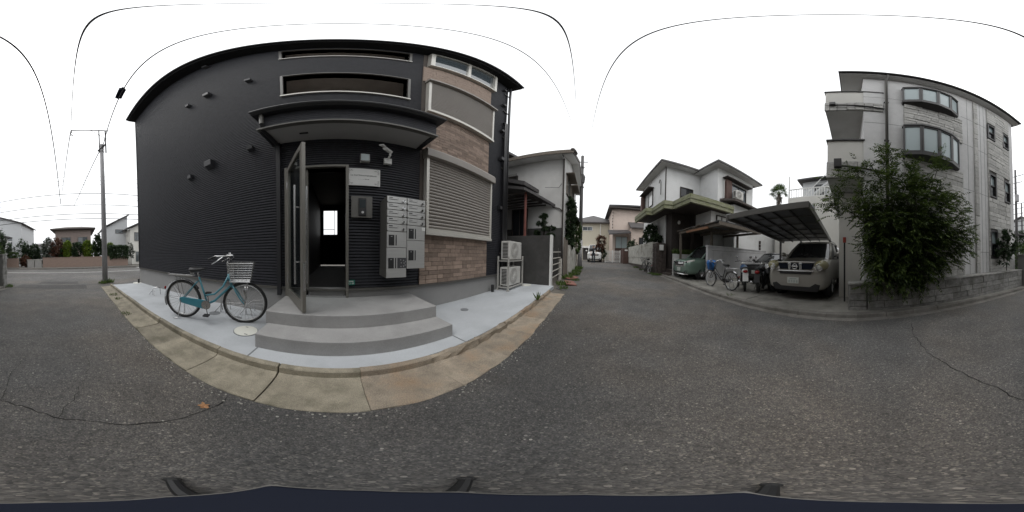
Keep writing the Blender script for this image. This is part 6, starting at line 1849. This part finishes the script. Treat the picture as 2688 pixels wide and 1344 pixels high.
# cloud-pruned pine
bn = thing('pruned_pine', 'small cloud-pruned pine rising behind the dark boundary wall', 'tree', (6.9, 2.2, .2))
q = MB(); q.tube([(6.9, 2.2, .1), (6.95, 2.25, 1.5), (6.88, 2.15, 2.3), (6.92, 2.2, 2.9)], [.05, .045, .035, .02], 7); q.build('trunk', 'bark', bn)
q = MB()
for c, r_ in (((6.92, 2.2, 2.95), (.16, .16, .10)), ((6.9, 2.2, 2.62), (.30, .30, .10)), ((6.8, 1.95, 2.35), (.26, .34, .10)), ((6.95, 2.55, 2.18), (.24, .28, .09)), ((6.85, 1.9, 2.05), (.22, .26, .08))): crown(q, c, r_, 700, .10, .035, .1, 24)
q.build('crown', 'leaf_dark', bn)
tree('tall_shrub', 'tall dark clipped shrub against the tiled house beside utility pole', 'shrub', (9.2, 1.3, gz(9.2)), [((9.2, 1.32, 3.4), (.75, .28, 1.3)), ((9.0, 1.3, 2.2), (.6, .25, .6))], .05, 'leaf_dark', .10, .05, 2200, shell=.4)
tree('tall_shrub', 'yellow-green shrub close behind the utility pole', 'shrub', (11.6, 1.25, gz(11.6)), [((11.6, 1.2, 3.0), (.7, .3, .9)), ((11.6, 1.2, 1.9), (.7, .3, .6))], .04, 'leaf_mid', .10, .05, 1200, shell=.4)
for x, y, rz, lb in ((6.2, .86, .25, 'larger red clay slab lying in the weeds at alley edge'), (7.4, .92, -.15, 'smaller red clay slab lying farther up the alley edge')):
    o = thing('clay_slab', lb, 'slab', (x, y, gz(x) + .01), rz, group='red slabs at the alley edge', local=True, rx=R(7))
    MB().box(-.42, .42, -.2, .2, 0, .05).build('slab', 'redslab', o, bevel=.01)
g = MB()
for (x, y, r_, n, h) in ((5.3, .95, .18, 110, .10), (5.9, 1.1, .25, 170, .16), (6.9, .75, .2, 130, .12), (7.3, 1.15, .3, 180, .22), (8.4, .95, .3, 200, .2), (9.6, 1.0, .35, 200, .2), (11, 1.0, .35, 200, .25),
                         (-5.0, .98, .13, 45, .09), (-4.4, 1.0, .10, 30, .08), (-7.75, 1.0, .22, 80, .2), (-7.9, 1.35, .22, 70, .24), (-3.1, .86, .10, 30, .08), (-6.6, -3.2, .25, 160, .14), (5.0, -3.75, .16, 70, .1), (8.6, -3.55, .3, 170, .16), (9.2, -3.5, .3, 100, .12), (11, -3.5, .3, 160, .14), (12.6, -3.5, .35, 160, .14), (3.2, -3.62, .12, 60, .14)):
    weeds(g, (x, y, gz(x) + .0), r_, n, h)
tag(g.build('weeds', 'weed'), 'patches of low green weeds along the gutters and alley edges', 'weeds', kind='stuff')
g = MB(); weeds(g, (3.5, 1.22, .13), .03, 16, .22)
tag(g.build('weed_plant', 'weed'), 'single spindly weed growing from the kerb before the air conditioners', 'weed')
q = MB(); c = Vector((-.655, .585, .006)); 
lob = [c + Vector((.03 * (1 + .35 * math.cos(5 * a)) * math.cos(a), .027 * (1 + .35 * math.cos(5 * a)) * math.sin(a), .008 * math.sin(3 * a) + .008)) for a in [2 * math.pi * i / 20 for i in range(20)]]
q.add([tuple(v) for v in lob] + [(c.x, c.y, c.z)], [(i, (i + 1) % 20, 20) for i in range(20)])
tag(q.build('fallen_leaf', 'dryleaf'), 'dry orange leaf lying on the asphalt beside the gutter', 'leaf')

# utility poles
def upole(label, x, y, zb, zt, r0, r1, m, sleeve=None, arms=()):
    t = thing('utility_pole', label, 'utility pole', (x, y, zb), group='utility poles')
    q = MB(); q.tube([(x, y, zb - .3), (x, y, zt)], [r0, r1], 16); q.build('pole', m, t, smooth=True)
    if sleeve:
        q = MB(); q.tube([(x, y, zb), (x, y, zb + sleeve)], [r0 + .02, r0 + .015], 16); q.build('sleeve', 'pole', t, smooth=True)
    for a in arms:
        q = MB()
        q.tube(a[0], a[1], 8); q.build(a[2], a[3], t)
    return t
zb = gz(-8.1)
up = upole('slim grey steel pole with long crossarm at the street corner', -8.12, 1.18, zb, 7.85, .145, .095, 'pole', None,
      (([(-8.12, -.32, 9.1), (-8.12, 1.55, 9.1)], .035, 'crossarm', 'pole_dk'), ([(-8.12, 1.40, 7.2), (-8.12, 1.40, 9.1)], .035, 'upright', 'pole_dk'), ([(-8.12, 1.08, 7.3), (-8.12, 1.08, 9.1)], .03, 'upright', 'pole_dk'),
       ([(-8.12, .65, 9.08), (-8.12, 1.36, 8.4)], .015, 'brace', 'pole_dk'), ([(-8.12, 1.0, 7.3), (-8.0, 1.35, 7.75)], .05, 'clamp', 'pole_dk')))
q = MB()
for z in (7.25, 7.45, 7.65): q.ring((-8.12, 1.18, z), (0, 0, 1), .13, .016, 20, 6)
each(q, 'band', 'pole_dk', up)
q = MB(); q.tube([(-8.12, -.3, 9.05), (-8.12, -.32, 8.75), (-8.05, -.4, 8.62), (-8.2, -.2, 8.6), (-8.1, -.35, 8.8)], .02, 6); q.ell((-8.12, -.3, 8.95), (.05, .05, .08), 8, 6); q.build('insulator', 'pole_dk', up)
zb = gz(12.9)
up2 = upole('dark wooden-looking pole with pale lower sleeve beside the tiled house', 12.95, 1.05, zb, 10.3, .17, .12, 'pole_dk', 2.1,
      (([(12.95, .6, 9.6), (12.95, 1.6, 9.6)], .04, 'crossarm', 'pole_dk'), ([(12.95, 1.0, 8.3), (12.75, .85, 7.9), (12.8, .9, 7.4)], .09, 'cable_clamp', 'pole_dk')))
q = MB()
for z in (7.0, 7.4, 8.2, 9.0): q.ring((12.95, 1.05, z), (0, 0, 1), .17, .03, 16, 6)
each(q, 'band', 'pole_dk', up2)
upole('far street pole with transformer beyond the stone-clad building', -13.2, -7.9, gz(-13), 10.4, .16, .10, 'pole_dk', None, (([(-13.2, -8.7, 9.6), (-13.2, -7.0, 9.6)], .04, 'crossarm', 'pole_dk'), ([(-13.2, -8.6, 8.8), (-13.2, -7.2, 8.8)], .04, 'crossarm', 'pole_dk'), ([(-12.9, -7.6, 6.6), (-12.9, -7.6, 7.3)], .2, 'transformer', 'pole')))
upole('far street pole at the left edge behind the garden tree', -20.4, -11.3, gz(-20), 9.3, .16, .10, 'pole_dk', None, (([(-20.4, -12, 8.6), (-20.4, -10.6, 8.6)], .04, 'crossarm', 'pole_dk'),))

# overhead cables
def cable(label, a, b, sag, r, m='wire', k=24, group='overhead cables', r2=None):
    a = Vector(a); b = Vector(b)
    pts = [a.lerp(b, i / k) - Vector((0, 0, sag * 4 * (i / k) * (1 - i / k))) for i in range(k + 1)]
    q = MB(); q.tube(pts, [r + ((r2 or r) - r) * i / k for i in range(k + 1)], 6)  # shrinking radius imitates sky glare washing out the cable; real cables keep their thickness
    return tag(q.build('cable', m), label, 'cable', group)
cable('cable passing almost straight overhead from the long crossarm', (-8.12, -.32, 9.1), (12.95, 1.38, 9.6), .35, .016, r2=.001)
cable('cable from crossarm down towards the cross street wires', (-8.12, -.32, 9.05), (-17.0, -1.8, 8.4), .1, .024)
cable('bundled cable high over the white building side of the alley', (-17.0, -2.0, 6.9), (12.95, .7, 9.5), .1, .034, r2=.002)
cb = cable('cable from the corner pole running up over the dark building roof', (-8.1, 1.25, 7.7), (12.95, 1.05, 9.4), .3, .020, r2=.001)
cable('thin grey cable beside the corner pole cable', (-8.1, 1.3, 7.6), (12.95, 1.1, 9.3), .3, .006, r2=.002, m= 'wiregrey')
cable('cable from the corner pole crossing to the cross street wires', (-8.1, 1.15, 7.5), (-17.0, -.6, 6.6), .15, .024)
bx_ = thing('cable_box', 'dark cable joint box hanging on the cable near corner pole', 'cable box', (-4.3, 1.2, 8.2))
q = MB(); q.hexa([(-4.55, 1.12, 7.92), (-4.55, 1.32, 7.92), (-4.05, 1.32, 7.98), (-4.05, 1.12, 7.98), (-4.55, 1.14, 8.12), (-4.55, 1.3, 8.12), (-4.05, 1.3, 8.18), (-4.05, 1.14, 8.18)]); q.build('case', 'navy', bx_, bevel=.02)
q = MB(); q.tube([(-4.62, 1.22, 8.03), (-3.98, 1.22, 8.10)], .04, 8); q.build('cable_sleeve', 'navy', bx_)
for i, (z, r_) in enumerate(((8.3, .034), (7.65, .02), (6.95, .034), (5.95, .034), (5.4, .034))):
    lb = ('topmost', 'second', 'third', 'fourth', 'lowest')[i] + ' of the near cables strung along the cross street'
    cable(lb, (-17.0, -60, z - .5), (-17.0, 60, z - .2), -.1, r_, group='cross street cables')
for i, z in enumerate((17.0, 16.2, 15.4)):
    cable('faint high ' + ('upper', 'middle', 'lower')[i] + ' power line far above the cross street', (-26, -80, z - 3), (-26, 80, z - 4), -1.5, .03, 'wiregrey', group='far power lines')

# ================================================================== END OF THE ALLEY
eh = thing('gabled_house', 'beige two-storey house with dark hipped roof closing the alley', 'house', (25, -.5, .6))
w = MB(); pierced = w.box(24, 30, -3.2, 3.4, .3, 6.1); w.build('wall', 'beige', eh)
q = MB(); q.add([(23.5, -3.7, 6.05), (23.5, 3.9, 6.05), (30.5, 3.9, 6.05), (30.5, -3.7, 6.05), (23.5, -3.7, 6.2), (23.5, 3.9, 6.2), (30.5, 3.9, 6.2), (30.5, -3.7, 6.2), (26.5, .1, 7.9), (27.5, .1, 7.9)],
            [(0, 3, 2, 1), (0, 1, 5, 4), (1, 2, 6, 5), (2, 3, 7, 6), (3, 0, 4, 7), (4, 5, 8), (5, 6, 9, 8), (6, 7, 9), (7, 4, 8, 9)]); q.build('roof', 'tile', eh)
win(.2, 1.6, 24, 5.0, 5.5, 'glass_win', 'white', 1, 'x', parent=eh, s=-1)
q = MB(); q.tube([(23.9, -1.0, .5), (23.9, -1.0, 6.0)], .05, 8); q.build('downpipe', 'white', eh)
MB().box(23.3, 24.1, -1.0, 1.6, 2.35, 2.6).build('garage_lintel', 'white', eh)
MB().box(23.96, 24.05, -.9, 1.5, .4, 2.35).build('garage_door', 'hall', eh)
ph = thing('pink_house', 'pale pink two-storey house with lean-to roof behind the lattice gate', 'house', (21.5, -4, .6))
MB().box(19.6, 26, -2.3, -7.5, .3, 7.4).build('wall', 'pink', ph)
q = MB(); q.hexa([(19.0, -1.75, 7.3), (26.5, -1.75, 7.3), (26.5, -8, 7.6), (19.0, -8, 7.6), (19.0, -1.75, 7.5), (26.5, -1.75, 7.5), (26.5, -8, 7.8), (19.0, -8, 7.8)]); q.build('roof', 'roofdk', ph)
MB().box(18.95, 19.5, -1.8, -8, 7.1, 7.29).build('eave_board', 'wood_dk', ph)
q = MB(); q.hexa([(17.9, -1.7, 3.6), (17.9, -4.2, 3.9), (19.59, -4.2, 4.4), (19.59, -1.7, 4.3), (17.9, -1.7, 3.72), (17.9, -4.2, 4.02), (19.59, -4.2, 4.52), (19.59, -1.7, 4.42)]); q.build('porch_roof', 'roofdk', ph)
q = MB(); q.hexa([(18.3, -4.2, 4.6), (18.3, -6.9, 4.6), (19.59, -6.9, 5.4), (19.59, -4.2, 5.4), (18.3, -4.2, 4.72), (18.3, -6.9, 4.72), (19.59, -6.9, 5.55), (19.59, -4.2, 5.55)]); q.build('lean_to_roof', 'tile', ph)
MB().box(18.7, 19.59, -4.4, -7.2, .3, 4.6).build('lean_to_wall', 'pink', ph)
win(-6.6, -5.4, 18.7, 2.0, 3.5, 'glass_dk', 'wood_dk', 1, 'x', parent=ph, s=-1)
MB().box(19.55, 19.61, -2.6, -4.2, .5, 2.2).build('dado', 'brownwall', ph)
win(-4.1, -2.7, 19.6, 2.25, 3.6, 'glass_frost', 'wood', 1, 'x', parent=ph, s=-1)
for i in range(7): MB().box(19.3, 19.59, -2.28, -2.22, 4.6 + i * .38, 4.8 + i * .38).build('side_slat', 'wood_dk', ph)
lg = thing('lattice_gate', 'white folding lattice gate across the pink house forecourt', 'gate', (17.9, -2.2, .5))
zg = gz(17.9)
for y in (-1.35, -2.15, -2.98): MB().box(17.87, 17.95, y - .05, y + .05, zg, zg + 1.35).build('gate_post', 'white', lg)
for i in range(16):
    a = -1.40 - i * .10
    q = MB(); q.tube([(17.9, a, zg + .08), (17.9, a - .09, zg + .65), (17.9, a, zg + 1.25)], .014, 5); q.build('lattice_bar', 'white', lg)
    q = MB(); q.tube([(17.91, a - .09, zg + .08), (17.91, a, zg + .65), (17.91, a - .09, zg + 1.25)], .014, 5); q.build('lattice_bar', 'white', lg)
q = MB(); q.box(17.885, 17.915, -1.35, -2.98, zg + 1.25, zg + 1.29); q.box(17.885, 17.915, -1.35, -2.98, zg + .05, zg + .09); each(q, 'gate_rail', 'white', lg)
gw = thing('brown_wall', 'low brown rendered wall between lattice gate and stained white wall', 'wall', (17.2, -3.4, .5))
MB().box(16.35, 17.95, -3.05, -3.75, .3, zg + 1.5).build('wall_body', 'brownwall', gw)
MB().box(16.3, 16.34, -3.2, -3.5, zg + 1.25, zg + 1.4).build('name_plate', 'white', gw)
tree('potted_tree', 'round-topped ornamental tree left of the lattice gate', 'tree', (17.6, -.95, zg), [((17.6, -.85, 2.9), (.5, .55, .55)), ((17.5, -.75, 2.0), (.35, .5, .6))], .05, 'leaf_red', .12, .06, 800, shell=.4)
tree('dark_shrub', 'dark shrubs beside the lattice gate', 'shrub', (17.7, -1.15, zg), [((17.7, -1.05, 1.5), (.4, .35, .7))], .04, 'leaf_dark', .10, .05, 500, shell=.4)
tree('garden_shrub', 'dark garden plants spilling over the brown wall', 'shrub', (16.8, -4.1, 1.4), [((16.8, -4.1, 2.4), (.8, .5, .6))], .04, 'leaf_dark', .12, .06, 500, shell=.4)

# ---- the person
px, py = 16.0, -.03; pzz = gz(16.0)
pe = thing('person', 'person in dark clothes walking down the alley in front of the white van', 'person', (px, py, pzz), local=True, rz=0.0)
me = bpy.data.meshes.new('body')
V = []; E_ = []; Rr = []
def sv(p, r):
    V.append(p); Rr.append(r); return len(V) - 1
def link(*ix):
    for a, b in zip(ix, ix[1:]): E_.append((a, b))
# local x is towards the alley end; the figure faces -x (towards the camera)
pel = sv((0, 0, .95), (.13, .16)); wst = sv((.01, 0, 1.08), (.11, .145)); ch = sv((.0, 0, 1.28), (.12, .17)); shd = sv((.0, 0, 1.40), (.09, .13)); nk = sv((-.01, 0, 1.48), (.055, .055)); hd0 = sv((-.02, 0, 1.56), (.075, .07)); hd = sv((-.02, 0, 1.64), (.09, .08)); hd2 = sv((-.015, 0, 1.71), (.06, .055))
link(pel, wst, ch, shd, nk, hd0, hd, hd2)
for s in (-1, 1):
    sho = sv((.0, s * .19, 1.38), (.06, .06)); el = sv((.02 - .03 * s, s * .25, 1.12), (.045, .045)); wr_ = sv((-.04 - .05 * s, s * .25, .88), (.03, .03)); pa = sv((-.05 - .05 * s, s * .25, .81), (.034, .022))
    link(shd, sho, el, wr_, pa)
    for k_, (dx_, ln) in enumerate(((-.03, .075), (-.01, .085), (.01, .08), (.03, .065))):
        f1 = sv((-.05 - .05 * s + dx_, s * .25, .765), (.013, .013)); f2 = sv((-.055 - .05 * s + dx_, s * .243, .765 - ln * .5), (.0125, .0125)); f3 = sv((-.065 - .05 * s + dx_, s * .235, .765 - ln), (.012, .012)); link(pa, f1, f2, f3)
    th = sv((-.09 - .05 * s, s * .235, .79), (.013, .013)); th2 = sv((-.10 - .05 * s, s * .225, .75), (.012, .012)); link(pa, th, th2)
    hp_ = sv((0, s * .09, .90), (.10, .095)); kn = sv((-.03 + .05 * s, s * .10, .50), (.065, .065)); an = sv((.0 + .12 * s, s * .10, .10), (.042, .042)); toe = sv((-.13 + .12 * s, s * .11, .035), (.035, .045))
    hel = sv((.04 + .12 * s, s * .10, .045), (.035, .038))
    link(pel, hp_, kn, an, toe); link(an, hel)
me.from_pydata(V, E_, [])
po = bpy.data.objects.new('body', me); COL.objects.link(po); po.parent = pe
sk = po.modifiers.new('skin', 'SKIN'); sk.use_smooth_shade = True
for i, sd_ in enumerate(me.skin_vertices[0].data): sd_.radius = Rr[i]; sd_.use_root = (i == 0)
ss = po.modifiers.new('sub', 'SUBSURF'); ss.levels = 1; ss.render_levels = 1
rm_ = po.modifiers.new('rem', 'REMESH'); rm_.mode = 'VOXEL'; rm_.voxel_size = .007
dg = bpy.context.evaluated_depsgraph_get()
bm_ = bpy.data.meshes.new_from_object(po.evaluated_get(dg)); po.modifiers.clear(); po.data = bm_
_b = bmesh.new(); _b.from_mesh(bm_); _b.verts.ensure_lookup_table()
_seen = set(); _isl = []
for v_ in _b.verts:
    if v_.index in _seen: continue
    st_k = [v_]; _seen.add(v_.index); cur = []
    while st_k:
        w_ = st_k.pop(); cur.append(w_)
        for e_ in w_.link_edges:
            o_ = e_.other_vert(w_)
            if o_.index not in _seen: _seen.add(o_.index); st_k.append(o_)
    _isl.append(cur)
_isl.sort(key=len)
for cur in _isl[:-1]: bmesh.ops.delete(_b, geom=cur, context='VERTS')
_b.to_mesh(bm_); _b.free()
bm_.materials.clear()
for k_ in ('skin', 'shirt', 'jeans', 'black'): bm_.materials.append(M[k_])
for p_ in bm_.polygons:
    c = p_.center
    if c.z > 1.47: p_.material_index = 0
    elif c.z < .08: p_.material_index = 3
    elif abs(c.y) > .19 and c.z < 1.18: p_.material_index = 0
    elif c.z < .96: p_.material_index = 2
    else: p_.material_index = 1
    p_.use_smooth = True
q = MB(); q.ell((.0, 0, 1.69), (.10, .088, .085), 14, 8); q.build('hair', 'hair', pe, smooth=True)
q = MB(); q.ell((-.108, -.03, 1.635), (.012, .014, .008), 8, 5); q.ell((-.108, .03, 1.635), (.012, .014, .008), 8, 5); each(q, 'eye', 'ink', pe)
q = MB(); q.ell((-.118, 0, 1.605), (.018, .012, .02), 8, 6); q.build('nose', 'skin', pe)
q = MB(); q.ell((-.105, 0, 1.57), (.01, .024, .006), 8, 5); q.build('mouth', 'brownwall', pe)
q = MB(); q.ell((-.01, -.085, 1.62), (.02, .01, .03), 8, 5); q.ell((-.01, .085, 1.62), (.02, .01, .03), 8, 5); each(q, 'ear', 'skin', pe)
bg_ = thing('shopping_bag', 'small white bag hanging from the walking person hand', 'bag', (px - .1, py + .25, pzz + .42), local=True)
q = MB(); q.loft([[(sx * math.cos(a), sy * math.sin(a), z) for a in [2 * math.pi * i / 12 for i in range(12)]] for z, sx, sy in ((0, .05, .08), (.03, .08, .12), (.16, .08, .12), (.24, .04, .08))]); q.build('sack', 'bag', bg_, smooth=True)
q = MB(); q.tube([(0, -.04, .24), (0, -.02, .32), (0, .02, .32), (0, .04, .24)], .008, 5); q.build('handle', 'bag', bg_)

# ================================================================== ACROSS THE CROSS STREET (west)
zw = gz(-20)
def brickwall(label, y0, y1, h):
    t = thing('brick_wall', label, 'wall', (-20.1, (y0 + y1) / 2, zw), group='pink brick garden walls')
    MB().box(-20.2, -20.0, y0, y1, zw - .2, zw + h).build('wall_body', 'bwall', t)
    MB().box(-20.23, -19.97, y0 - .01, y1 + .01, zw + h, zw + h + .06).build('coping', 'bwall', t)
brickwall('long pink brick garden wall across the cross street under the hedges', -4.8, 5.9, 1.3)
brickwall('short pink brick wall left of the garden gate across the street', -9.9, -8.1, 1.3)
gt = thing('garden_gate', 'low grey metal garden gate between the brick walls', 'gate', (-20.2, -6.0, zw))
for y in (-6.95, -5.95, -4.95): MB().box(-20.25, -20.17, y - .03, y + .03, zw, zw + 1.15).build('gate_post', 'alu_dk', gt)
for a in (-6.9, -5.9): MB().box(-20.22, -20.20, a, a + .9, zw + .1, zw + 1.05).build('gate_panel', 'acgrille', gt)
MB().box(-20.24, -20.16, -6.98, -4.92, zw + 1.08, zw + 1.15).build('gate_rail', 'alu', gt)
def W(u_y, x=-21.0): return u_y
for (y, z, ry, rz_, m, n, lb, x) in ((-1.75, 1.75, .42, .85, 'leaf_yellow', 900, 'left golden rounded conifer behind the long brick wall', -20.9), (.75, 1.75, .45, .9, 'leaf_yellow', 900, 'right golden rounded conifer behind the long brick wall', -20.9),
                                   (-.5, 1.7, .6, .8, 'leaf_dark', 800, 'dark hedge between the two golden conifers', -21.0), (2.2, 2.1, .45, 1.3, 'leaf_dark', 900, 'dark slim conifer just left of the corner pole', -21.2),
                                   (-3.1, 1.9, .7, 1.1, 'leaf_red', 900, 'rusty-leaved bush on the brick wall left of the conifers', -21.2), (-4.3, 1.9, .7, 1.1, 'leaf_grey', 700, 'greyish bush beside the garden gate', -21.5),
                                   (-6.6, 1.6, .6, 1.0, 'leaf_dark', 900, 'dark conifer behind the garden gate', -22.3), (-7.8, 1.6, .5, .9, 'leaf_dark', 800, 'second dark conifer behind the short brick wall', -22.3),
                                   (-7.4, .7, .5, .5, 'leaf_red', 500, 'low reddish bush at the garden gate', -20.8)):
    tree('garden_conifer' if 'conifer' in lb else 'garden_bush', lb, 'conifer' if 'conifer' in lb else 'bush', (x, y, zw), [((x, y, zw + z * 1.3), (ry * 1.1, ry * 1.25, rz_ * 1.35))], .06, m, .17, .085, int(n * 1.5), shell=.5)
for (y, z, ry, rz_, m, lb, x) in ((1.55, 1.9, .55, 1.2, 'leaf_mid', 'green bush between the right golden conifer and slim conifer', -21.3), (-2.45, 1.6, .5, .9, 'leaf_dark', 'dark bush between the rusty bush and left golden conifer', -21.2),
                                  (-5.6, 1.7, .8, 1.2, 'leaf_grey', 'pale grey tree right behind the garden gate', -24.0), (-9.0, 2.2, 1.0, 1.7, 'leaf_dark', 'dark tree behind the short brick wall', -23.5), (3.9, 2.0, .7, 1.1, 'leaf_yellow', 'yellowish shrub peeping over the clipped hedge', -22.4)):
    tree('garden_bush', lb, 'bush', (x, y, zw), [((x, y, zw + z), (ry * 1.1, ry * 1.2, rz_ * 1.2))], .06, m, .17, .085, 900, shell=.45)
# box-clipped hedge
hd_ = thing('clipped_hedge', 'dark boxy clipped hedge overhanging the right end of brick wall', 'hedge', (-20.6, 4.9, zw))
q = MB(); q.tube([(-20.6, 4.9, zw), (-20.6, 4.9, zw + 1.6)], .06, 6); q.build('trunk', 'bark', hd_)
q = MB()
for _ in range(4200):
    f_ = random.choice('xyz'); p = Vector((random.uniform(-.75, .75), random.uniform(-1.1, 1.1), random.uniform(-.75, .75)))
    if f_ == 'x': p.x = random.choice((-.75, .75)) + random.gauss(0, .05)
    if f_ == 'y': p.y = random.choice((-1.1, 1.1)) + random.gauss(0, .05)
    if f_ == 'z': p.z = .75 + random.gauss(0, .06)
    leaf(q, Vector((-20.6, 4.75, zw + 1.8)) + p, rv(), (rv() + Vector((0, 0, 1))).normalized(), .24, .13)
q.build('crown', 'leaf_dark', hd_)
tree('garden_tree', 'tall garden tree at the far left before the hazy house', 'tree', (-18.9, -10.7, zw), [((-18.9, -10.7, 3.4), (1.2, 1.3, 1.6)), ((-18.9, -9.6, 2.6), (.9, 1.0, 1.0)), ((-19.0, -11.6, 2.4), (.9, .9, 1.0))], .1, 'leaf_dark', .17, .08, 2600, shell=.4)
tree('garden_bush', 'green bush on the short brick wall at far left', 'bush', (-20.6, -9.2, zw), [((-20.6, -9.2, 1.5), (.6, 1.0, .5))], .04, 'leaf_mid', .13, .07, 700, shell=.5)
tree('garden_bush', 'yellow-green bush between corner pole and clipped hedge', 'bush', (-21.3, 3.3, zw), [((-21.3, 3.3, 1.9), (.6, .7, .9))], .04, 'leaf_mid', .14, .07, 700, shell=.5)
tree('garden_bush', 'loose young tree beside the house right of the hedge', 'tree', (-21.5, 6.8, zw), [((-21.5, 6.8, 1.9), (.5, .6, 1.2))], .04, 'leaf_grey', .14, .06, 420, shell=.1)

def house(name, label, x0, x1, y0, y1, h, wallm, roofm, roof, wins=(), rise=1.6, ov=.5, zb=None):
    """house seen from the east face (x1)"""
    zb = zw if zb is None else zb
    t = thing(name, label, 'house', ((x0 + x1) / 2, (y0 + y1) / 2, zb))
    MB().box(x0, x1, y0, y1, zb - .2, zb + h).build('wall', wallm, t)
    q = MB(); z = zb + h
    if roof == 'hip':
        xm = (x0 + x1) / 2; ym = (y0 + y1) / 2; dy = (y1 - y0) / 2 * .5
        q.add([(x0 - ov, y0 - ov, z - .06), (x1 + ov, y0 - ov, z - .06), (x1 + ov, y1 + ov, z - .06), (x0 - ov, y1 + ov, z - .06), (x0 - ov, y0 - ov, z + .12), (x1 + ov, y0 - ov, z + .12), (x1 + ov, y1 + ov, z + .12), (x0 - ov, y1 + ov, z + .12), (xm, ym - dy, z + rise), (xm, ym + dy, z + rise)],
              [(0, 3, 2, 1), (0, 1, 5, 4), (1, 2, 6, 5), (2, 3, 7, 6), (3, 0, 4, 7), (4, 5, 8), (5, 6, 9, 8), (6, 7, 9), (7, 4, 8, 9)])
    elif roof == 'gable':      # gable faces the street
        ym = (y0 + y1) / 2
        q.prism_x([(y0 - ov, z - .1), (y0 - ov, z + .1), (ym, z + rise + .15), (y1 + ov, z + .1), (y1 + ov, z - .1), (ym, z + rise - .1)], x0 - ov, x1 + ov)
        w = MB(); w.prism_x([(y0, z), (y1, z), (ym, z + rise - .12)], x0, x1); w.build('gable', wallm, t)
    else:                      # single pitch rising towards +y
        q.prism_x([(y0 - ov, z - .1), (y0 - ov, z + .1), (y1 + ov * .4, z + rise + .15), (y1 + ov * .4, z + rise - .08)], x0 - ov, x1 + ov)
        w = MB(); w.prism_x([(y0, z), (y1, z), (y1, z + rise - .1)], x0, x1); w.build('gable', wallm, t)
    q.build('roof', roofm, t)
    for (a, b, c, d_) in wins: win(a, b, x1, zb + c, zb + d_, 'glass_win', 'alu_dk', 1, 'x', parent=t, s=1)
    return t
hw_ = house('grey_house', 'large pale house with grey gable roof and balcony at far left', -36, -28, -20.5, -10.6, 7.7, 'hazewhite', 'tile', 'gable', ((-14.6, -12.6, 3.8, 5.2), (-18.5, -16.5, 3.6, 5.2), (-14.6, -12.6, .9, 2.6)), rise=1.9)
for i in range(12): MB().box(-27.2, -27.15, -15.8 + i * .3, -15.72 + i * .3, zw + 3.4, zw + 4.4).build('baluster', 'white', hw_)
MB().box(-28, -27.1, -15.9, -12.2, zw + 3.2, zw + 3.4).build('balcony_slab', 'hazewhite', hw_)
MB().box(-27.22, -27.12, -15.9, -12.2, zw + 4.4, zw + 4.5).build('balcony_rail', 'white', hw_)
house('low_house', 'small far house with tan shop-like band between the grey and brown houses', -52, -44, -14.5, -8.6, 4.6, 'hazewhite', 'tile', 'hip', ((-12.6, -10.4, 2.4, 3.6),), rise=1.0)
house('brown_house', 'brownish house with wide hipped roof behind the golden conifers', -33, -25.5, -4.0, 1.6, 5.7, 'hazebrown', 'tilebrown', 'hip', ((-3.0, -1.6, 3.3, 4.4), (-.4, 1.0, 3.3, 4.4)), rise=1.1, ov=.7)
house('pitched_house', 'white house with single sloping roof right of the corner pole', -33, -27, 4.2, 8.0, 6.1, 'hazewhite', 'tile', 'mono', ((5.9, 7.2, 5.2, 5.8), (5.6, 7.4, 2.0, 2.9)), rise=2.3, ov=.5)
house('cream_house', 'cream house with dark eaves just left of the dark building', -30, -24.5, 7.7, 14, 5.6, 'cream', 'tile', 'gable', ((8.4, 9.1, 3.7, 5.0), (8.6, 9.3, .4, 1.9)), rise=1.7, ov=.6)
house('corner_building', 'grey low building beyond the stone-clad one at far right edge', -22, -13.8, -16, -10.5, 4.4, 'clad', 'tile', 'hip', ((-14.5, -13, 2.4, 3.6),), rise=.7)

# ================================================================== THE PHOTOGRAPHER'S TRIPOD (under the lens)
tp = thing('camera_stand', 'dark navy camera stand with three short black feet directly underneath', 'tripod', (0, 0, 0))
def az(u): 
    a = R((u - 885) * 360 / 2688); return Vector((math.sin(a), math.cos(a), 0))
ca = az(680); cbv = az(2000); sa = az(1270); sb_ = az(-30)
zt_ = .86
pts = [ca * .049, (ca + sa).normalized() * .037, sa * .036, (sa + cbv).normalized() * .037, cbv * .049, (cbv + sb_).normalized() * .028, sb_ * .023, (sb_ + ca).normalized() * .028]
q = MB(); q.prism([(p.x, p.y) for p in pts], zt_ - .22, zt_); q.build('camera_grip', 'navy', tp, bevel=.003)
q = MB(); q.prism([(p.x * 1.06, p.y * 1.06) for p in pts], zt_ - .018, zt_ - .008); q.build('edge_trim', 'alu_dk', tp)
q = MB(); q.tube([(0, 0, .14), (0, 0, zt_ - .2)], .012, 10); q.build('column', 'black', tp)
for u in (405, 1263, 2050):
    d = az(u)
    q = MB(); q.tube([(0, 0, .16), d * .10 + Vector((0, 0, .06)), d * .222 + Vector((0, 0, .012))], .011, 8); lg_ = q.build('leg', 'black', tp)
    q = MB(); q.ell((d.x * .226, d.y * .226, .012), (.016, .016, .012), 10, 6); q.build('foot', 'rubber', lg_)
